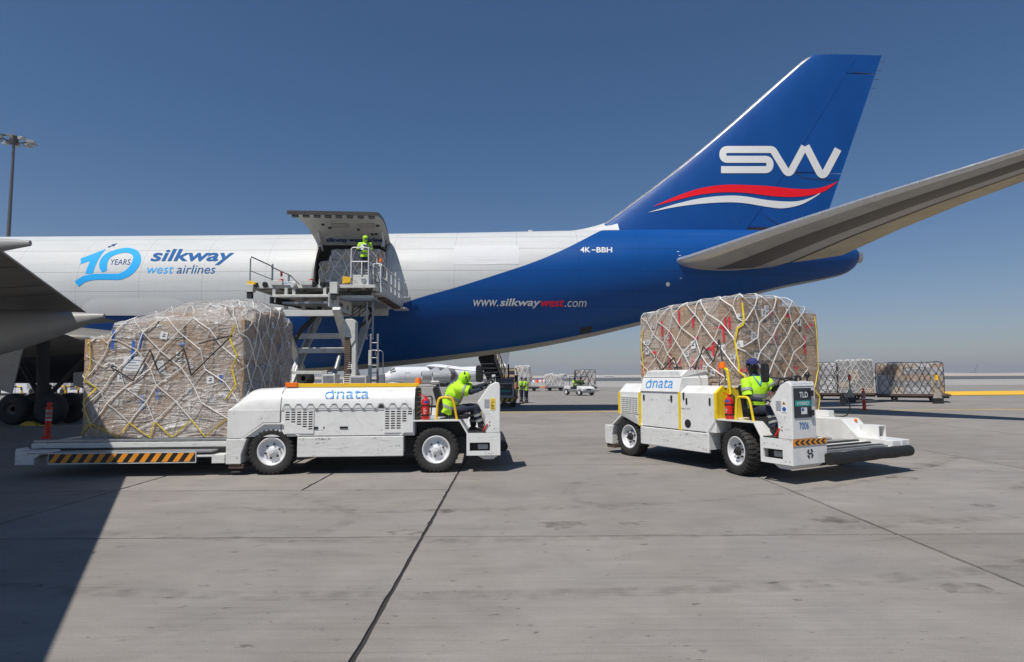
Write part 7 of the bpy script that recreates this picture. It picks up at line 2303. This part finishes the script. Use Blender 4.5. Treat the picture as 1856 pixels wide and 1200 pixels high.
def jack(loc, label, mt):
    t = thing('jack_stand', label, 'jack stand', loc, 0.0, 'jack stands by the dollies')
    MB().pxz([(-0.27, 0.33), (0.27, 0.33), (0.07, 0.88), (-0.07, 0.88)], -0.06, 0.06).build('foot', M['jack_paint'], t, bevel=0.01)
    MB().box(-0.3, 0.3, -0.10, 0.10, 0.0, 0.33).build('base', M['dark'], t)
    MB().cyl((0, 0, 0.9), (0, 0, 1.45), 0.05, n=10).build('column', M['greymetal'], t, smooth=50)
    MB().cyl((0, 0, 1.45), (0, 0, 1.78), 0.10, 0.09, n=12).build('head', M[mt], t, smooth=50)
    MB().cyl((0, 0, 1.781), (0, 0, 1.83), 0.06, n=10).build('cap', M['black'], t, smooth=50)
jack(gz(1690, 731) - Vector((0, 0.5, 0)), 'yellow-headed jack stand in front of the wide netted load', 'yellow')
jack(gz(1534, 729) - Vector((0, 0.5, 0)), 'red-headed jack stand in front of the film-wrapped grey load', 'red')

# small dark dolly with orange and brown goods by the two workers
c = gz(906, 733)
d2 = dolly(c, 1.12, 1.6, 'small white-edged dolly with red tail lamps beside the two workers', col='greymetal')
MB().box(0.75, 1.15, -0.13, -0.102, 0.36, 0.62).build('tail_lamp', M['red'], d2)
pallet_load('small orange and brown netted load behind the two standing workers', c + Vector((0.02, 0.05, 0.53)), 0, 1.08, 1.4, lambda x, y: 1.10, 71, ['carton', 'carton'], 'film_thin', net='net_black', group='distant netted loads', cell=(0.4, 0.4), labels=0, fine=0.2, cw=(0.3, 0.5), ch=(0.3, 0.4), tape=('orange', 8, 0.7), net_r=0.012)

J = standing(1.74, 'hold')
person('worker in hi-vis and blue cap standing behind his colleague near the belt loader', gz(945, 729.5), -0.5, J, 'workers standing near the belt loader', head='cap', cap_mat='cap_blue', brim='cap_blue', gloves='navy_sleeve', detail=True)
J = standing(1.72, 'hold')
person('worker in hi-vis and black cap standing in front, turned to his colleague', gz(954, 730.5), PI*0.80, J, 'workers standing near the belt loader', head='cap', cap_mat='black', brim='black', gloves='skin', cuffs='skin', detail=True)

# ------------------------------------------------------------------ white buggy with two riders
bg = gz(1050, 716.5)
BY = math.radians(-60)
bu = thing('utility_buggy', 'white open utility buggy with dark canopy driving on the far apron', 'utility buggy', bg, BY)
MB().pxz([(0.55, 0.40), (1.48, 0.40), (1.50, 0.66), (1.30, 0.80), (0.55, 0.92)], -0.70, 0.70).build('bonnet', M['white'], bu, bevel=0.05)
MB().box(1.485, 1.515, -0.28, 0.28, 0.52, 0.64).build('grille', M['black'], bu, bevel=0.006)
MB().box(-1.5, 0.55, -0.72, 0.72, 0.34, 0.60).build('body', M['greymetal'], bu, bevel=0.03)
MB().box(-1.5, -0.55, -0.72, 0.72, 0.60, 0.88).build('cargo_bed', M['white'], bu, bevel=0.03)
MB().box(1.36, 1.52, -0.70, 0.70, 0.28, 0.50).build('bumper', M['greymetal'], bu, bevel=0.03)
MB().box(-0.5, 0.0, -0.62, 0.62, 0.60, 0.80).build('seat', M['black'], bu, bevel=0.04)
for x in (-1.05, 1.02):
    for y in (-0.66, 0.66):
        w = MB().lathe([(0.12, -0.1), (0.27, -0.12), (0.31, 0), (0.27, 0.12), (0.12, 0.1)], (x, y, 0.31), (0, 1, 0), 20).build('wheel', M['tyre'], bu, smooth=50)
        MB().lathe([(0.17, -0.125), (0.0, -0.11)], (x, y, 0.31), (0, 1, 0), 16).build('rim', M['rim'], w, smooth=50)
for s in (-0.42, 0.42): MB().lathe([(0.09, 0), (0.08, 0.03), (0, 0.04)], (1.47, s, 0.66), (1, 0, 0.2), 14).build('headlight', M['sticker_white'], bu, smooth=60)
MB().loft([[(-0.75, -0.68, 1.72), (0.72, -0.68, 1.70), (0.72, 0.68, 1.70), (-0.75, 0.68, 1.72)], [(-0.70, -0.62, 1.78), (0.62, -0.62, 1.77), (0.62, 0.62, 1.77), (-0.70, 0.62, 1.78)]]).build('canopy', M['charcoal'], bu, bevel=0.02)
for x, y in ((0.62, 0.62), (0.62, -0.62), (-0.68, 0.62), (-0.68, -0.62)): MB().cyl((x+(0.05 if x > 0 else 0), y, 0.62), (x, y, 1.71), 0.025, n=7).build('canopy_post', M['black'], bu)
MB().beam((0.66, -0.6, 0.92), (0.66, 0.6, 0.92), 0.03, 0.06).build('dash', M['black'], bu)
BM = Matrix.Translation(bg) @ Matrix.Rotation(BY, 4, 'Z')
def sitting(dy):
    return {k: Vector(v) for k, v in dict(pelvis=(0, 0, .10), chest=(-.03, 0, .46), neck=(-.02, 0, .62), head=(0.0, 0, .75), shL=(-.02, .19, .56), shR=(-.02, -.19, .56), elL=(.10, .25, .30), elR=(.10, -.25, .30), wrL=(.33, .16, .33), wrR=(.33, -.16, .33),
        hipL=(.02, .10, .07), hipR=(.02, -.10, .07), knL=(.42, .12, .08), knR=(.42, -.12, .08), anL=(.45, .12, -.33), anR=(.45, -.12, -.33), toeL=(.6, .13, -.38), toeR=(.6, -.13, -.38)).items()}
person('rider in hi-vis in the passenger seat of the white buggy', BM @ Vector((-0.22, -0.34, 0.78)), BY, sitting(0), 'riders in the white buggy', head='cap', cap_mat='cap_blue', brim='cap_blue', gloves='skin', cuffs='skin', detail=True)
person('driver in hi-vis at the wheel of the white buggy', BM @ Vector((-0.22, 0.34, 0.78)), BY, sitting(0), 'riders in the white buggy', head='cap', cap_mat='black', brim='black', gloves='skin', cuffs='navy_sleeve', detail=True)

# ------------------------------------------------------------------ ground equipment far left
def gse_wall():
    Yw = 78.0
    x0, x1 = at(-140, 690, Yw).x, at(330, 690, Yw).x
    t = thing('blast_wall', 'pale panelled blast wall far beyond the landing gear', 'wall', (x0, Yw, 0))
    n = int((x1-x0)/1.1)
    for k in range(n):
        MB().box(1.1*k+0.03, 1.1*k+1.07, 0.0 + (0.05 if k % 2 else 0.0), 0.3, 0, 2.15).build('panel', M['far_white'], t, bevel=0.01)
gse_wall()
hoop = None
def barrier_hoop(x, Y):
    t = thing('barrier_hoop', 'low black and yellow barrier hoop in front of the pale far wall', 'barrier', (x, Y, 0), 0.0, 'black and yellow barrier hoops')
    pts = fillet([(-1.2, 0, 0.2), (-1.2, 0, 0.95), (1.2, 0, 0.95), (1.2, 0, 0.2)], [0, .35, .35, 0], 5)
    tot = len(pts)
    L = [0]
    for i in range(1, tot): L.append(L[-1] + (Vector(pts[i])-Vector(pts[i-1])).length)
    segs = 10
    def pos(d):
        for i in range(1, tot):
            if L[i] >= d: return Vector(pts[i-1]).lerp(Vector(pts[i]), (d-L[i-1])/(L[i]-L[i-1]))
        return Vector(pts[-1])
    for k in range(segs):
        a, b_ = L[-1]*k/segs, L[-1]*(k+1)/segs
        MB().tube([pos(a+(b_-a)*q/4) for q in range(5)], 0.10, 7).build('hoop_band', M['yellow'] if k % 2 else M['print'], t, smooth=50)
    MB().box(-1.5, 1.5, -0.3, 0.3, 0.0, 0.22).build('base', M['dark'], t)
    return t
first = barrier_hoop(at(20, 700, 66).x, 66.0)
for px in (100, 122, 137, 162, 186): 
    o = copy_tree(first); o.location = (at(px, 700, 66).x, 66.0, 0)
eq = thing('equipment_trailer', 'pale grey equipment trailer parked below the far wall', 'trailer', (at(96, 700, 70).x, 70.0, 0))
MB().box(-2.6, 2.6, -0.8, 0.8, 0.5, 1.75).build('body', M['far_white'], eq, bevel=0.04)
for k in range(5): MB().box(-2.4+1.0*k, -1.6+1.0*k, -0.83, -0.802, 0.7, 1.6).build('panel', M['sticker_grey'], eq, bevel=0.01)
for x in (-1.8, 1.8): MB().lathe([(0.1, -0.15), (0.35, -0.15), (0.35, 0.15), (0.1, 0.15)], (x, -0.7, 0.35), (0, 1, 0), 16).build('wheel', M['tyre'], eq, smooth=40)

# ------------------------------------------------------------------ far buildings, tank, barriers, crane
def building(px0, px1, ytop, Y, label, mt, depth=20, wins=0, extra=None, floors=1):
    a, b_ = at(px0, 690, Y), at(px1, 690, Y)
    h = at((px0+px1)/2, ytop, Y).z
    t = thing('building', label, 'building', ((a.x+b_.x)/2, Y, 0))
    w = (b_.x-a.x)/2
    MB().box(-w, w, 0, depth, 0, h).build('wall', mt, t)
    MB().box(-w-0.3, w+0.3, -0.3, depth+0.3, h+0.01, h+0.6).build('parapet', mt, t)
    n = int(wins)
    for f in range(floors):
        for k in range(n):
            x = -w + 2*w*(k+0.5)/n
            fr = MB().box(x-w/n*0.5, x+w/n*0.5, -0.12, 0.05, h*(f+0.45)/floors, h*(f+0.8)/floors).build('window', M['glass'], t)
            MB().box(x-w/n*0.55, x+w/n*0.55, -0.2, -0.05, h*(f+0.40)/floors, h*(f+0.44)/floors).build('sill', mt, fr)
    if extra: extra(t, w, h)
    return t
def stair_tower(t, w, h):
    MB().box(-w*0.55, w*0.1, 1, 12, h+0.6, h+4.0).build('roof_block', M['tan'], t)
    MB().box(-w*0.48, w*0.02, 0.9, 1.05, h+1.2, h+3.0).build('window', M['glass'], t)
    MB().box(w*0.45, w*0.75, 1, 12, h+0.6, h+3.6).build('roof_block', M['tan'], t)
building(906, 964.5, 683, 300, 'tan flat-roofed building with roof blocks beyond the apron', M['tan'], wins=4, extra=stair_tower)
Yt = 420
tk = thing('storage_tank', 'pale round storage tank standing on the horizon', 'tank', (at(1022, 690, Yt).x, Yt, 0))
r_ = (at(1027.5, 690, Yt).x-at(1017, 690, Yt).x)/2
ht = at(1022, 682, Yt).z
MB().lathe([(0, 0), (r_, 0), (r_, ht), (r_*1.05, ht+0.2), (r_*1.05, ht+0.9), (r_*0.6, ht+1.6), (0, ht+2.0)], (0, 0, 0), (0, 0, 1), 32).build('shell', M['pale_shoulder'], tk, smooth=30)
for k in range(16):
    a = 2*PI*k/16
    MB().cyl((r_*1.01*math.cos(a), r_*1.01*math.sin(a), 0), (r_*1.01*math.cos(a), r_*1.01*math.sin(a), ht), 0.3, n=6).build('rib', M['far_white'], tk)
for q, (a, b_, yt, Y, lb, wn_) in enumerate(((966, 985, 685.5, 430, 'low white building right of the tan one, on the horizon', 5), (985, 1000, 684.5, 460, 'white block with small windows behind the silvery low load', 4), (1000, 1016, 686.5, 440, 'low white shed left of the storage tank', 3), (1030, 1046, 684.5, 480, 'white block right of the storage tank', 4), (1082, 1096, 684.0, 520, 'low pale shed on the horizon right of the silvery loads', 5), (1092, 1113, 682.0, 540, 'long white terminal shed on the horizon beside the boxy transporter', 7), (1113, 1160, 683.0, 560, 'white hangar on the horizon half hidden by the boxy transporter', 9), (1730, 1790, 679.5, 900, 'faint low white building on the right horizon', 10))):
    building(a, b_, yt, Y, lb, M['far_white'], depth=25, wins=wn_)
def berm(px0, px1, ytop, Y):
    a, b_ = at(px0, 690, Y).x, at(px1, 690, Y).x
    h = at((px0+px1)/2, ytop, Y).z
    mb = MB(); r = random.Random(4); rings = []
    n = 60
    for k in range(n+1):
        x = a+(b_-a)*k/n
        hh = max(0.3, h*(0.75+0.5*noise.noise(Vector((x*0.01, 3, 1)))))
        rings.append([(x, Y-20, -0.5), (x, Y-6, hh*0.7), (x, Y+2, hh), (x, Y+30, hh*0.9), (x, Y+60, -0.5)])
    mb.loft(rings, closed=False)
    o = mb.build('terrain', M['sandy'], smooth=60)
    o['kind'] = 'structure'
berm(1000, 2600, 674.5, 800)
berm(-900, 1200, 684.5, 900)
fb_ = None
def water_barrier(x, Y, white):
    t = thing('water_barrier', 'small red and white plastic barriers in a far row', 'barrier', (x, Y, 0), 0.0, 'red and white barriers in a far row')
    MB().pyz([(-0.35, 0), (0.35, 0), (0.28, 0.3), (0.12, 0.5), (0.10, 0.75), (-0.10, 0.75), (-0.12, 0.5), (-0.28, 0.3)], -0.45, 0.45).build('shell', M['far_white' if white else 'bollard_red'], t)
    return t
wb, rb_ = water_barrier(at(968, 693, 170).x, 170.0, True), water_barrier(at(971, 693, 170).x, 170.0, False)
for k in range(2, 13):
    o = copy_tree(wb if k % 3 else rb_); o.location = (at(966+2.6*k, 693, 170).x, 170.0 + 0.4*k, 0)
cr = thing('lattice_crane', 'tiny lattice crane with raised jib on the right horizon', 'crane', (at(1766, 676, 1000).x, 1000, 0))
p0 = Vector((0, 0, 3)); p1 = Vector(at(1771.5, 660, 1000)) - Vector((at(1766, 676, 1000).x, 1000, 0))
MB().box(-4, 4, -2, 2, 0, 3.5).build('cab', M['greymetal'], cr)
mb = MB()
for s in (-0.9, 0.9): mb.beam(p0+Vector((s, 0, 0)), p1+Vector((s*0.4, 0, 0)), 0.5, 0.5)
for k in range(9): mb.beam(p0.lerp(p1, k/9)+Vector((-0.8, 0, 0)), p0.lerp(p1, (k+1)/9)+Vector((0.7, 0, 0)), 0.3, 0.3)
mb.build('jib', M['greymetal'], cr)
MB().beam(p1, (p1.x, 0, 3.5), 0.2, 0.2, up=(0, 1, 0)).build('hoist_rope', M['greymetal'], cr)
MB().beam((-4, 0, 3.5), p1, 0.2, 0.2).build('stay_rope', M['greymetal'], cr)

# ------------------------------------------------------------------ floodlight mast
M['mast_grey'] = mat('mast_grey', (0.10, 0.10, 0.105), 0.5, 0.3, var=0.1)
Ym = 110.0
tp = at(16, 250, Ym)
mx_ = at(5, 600, Ym).x
lm = thing('floodlight_mast', 'tall grey floodlight mast with a ring of lamps at the left edge', 'light mast', (mx_, Ym, 0))
MB().tube([(0, 0, 0), (0, 0, tp.z*0.5), (0, 0, tp.z)], [0.42, 0.34, 0.22], 14).build('pole', M['mast_grey'], lm, smooth=60)
MB().cyl((0, 0, tp.z), (0, 0, tp.z+3.2), 0.05, n=6).build('lightning_rod', M['greymetal'], lm)
MB().lathe([(1.9, -0.15), (2.0, 0), (1.9, 0.15), (1.75, 0), (1.9, -0.15)], (0, 0, tp.z-0.2), (0, 0, 1), 24).build('ring_frame', M['dark'], lm)
MB().cyl((0, 0, tp.z-1.2), (0, 0, tp.z+0.1), 0.7, n=12).build('hoist_drum', M['dark'], lm)
for k in range(10):
    a = 2*PI*k/10+0.3
    c = Vector((2.6*math.cos(a), 2.6*math.sin(a), tp.z-0.55))
    d = Vector((math.cos(a), math.sin(a), 0))
    o = MB().prism([c-d*0.5+Vector((0, 0, 0.35)), c+d*0.9+Vector((0, 0, 0.1)), c+d*0.9+Vector((0, 0, -0.12)), c-d*0.4+Vector((0, 0, -0.25))], d.cross(Vector((0, 0, 1)))*0.75)
    o.build('floodlight', M['sticker_grey'], lm)
    MB().beam((d.x*1.9, d.y*1.9, tp.z-0.2), c, 0.12, 0.12).build('lamp_arm', M['dark'], lm)

# ------------------------------------------------------------------ dusty air
hz = MB().box(-6100, 6100, -70, 5600, -1.2, 75).build('haze', bpy.data.materials.new('dusty_air'))
hm = hz.data.materials[0]
hm.use_nodes = True
hm.node_tree.nodes.clear()
ho = hm.node_tree.nodes.new('ShaderNodeOutputMaterial')
hv = hm.node_tree.nodes.new('ShaderNodeVolumePrincipled')
hv.inputs['Color'].default_value = (0.86, 0.88, 0.92, 1)
hv.inputs['Density'].default_value = 0.00035
hv.inputs['Anisotropy'].default_value = 0.2
hm.node_tree.links.new(hv.outputs[0], ho.inputs['Volume'])
hz['kind'] = 'stuff'
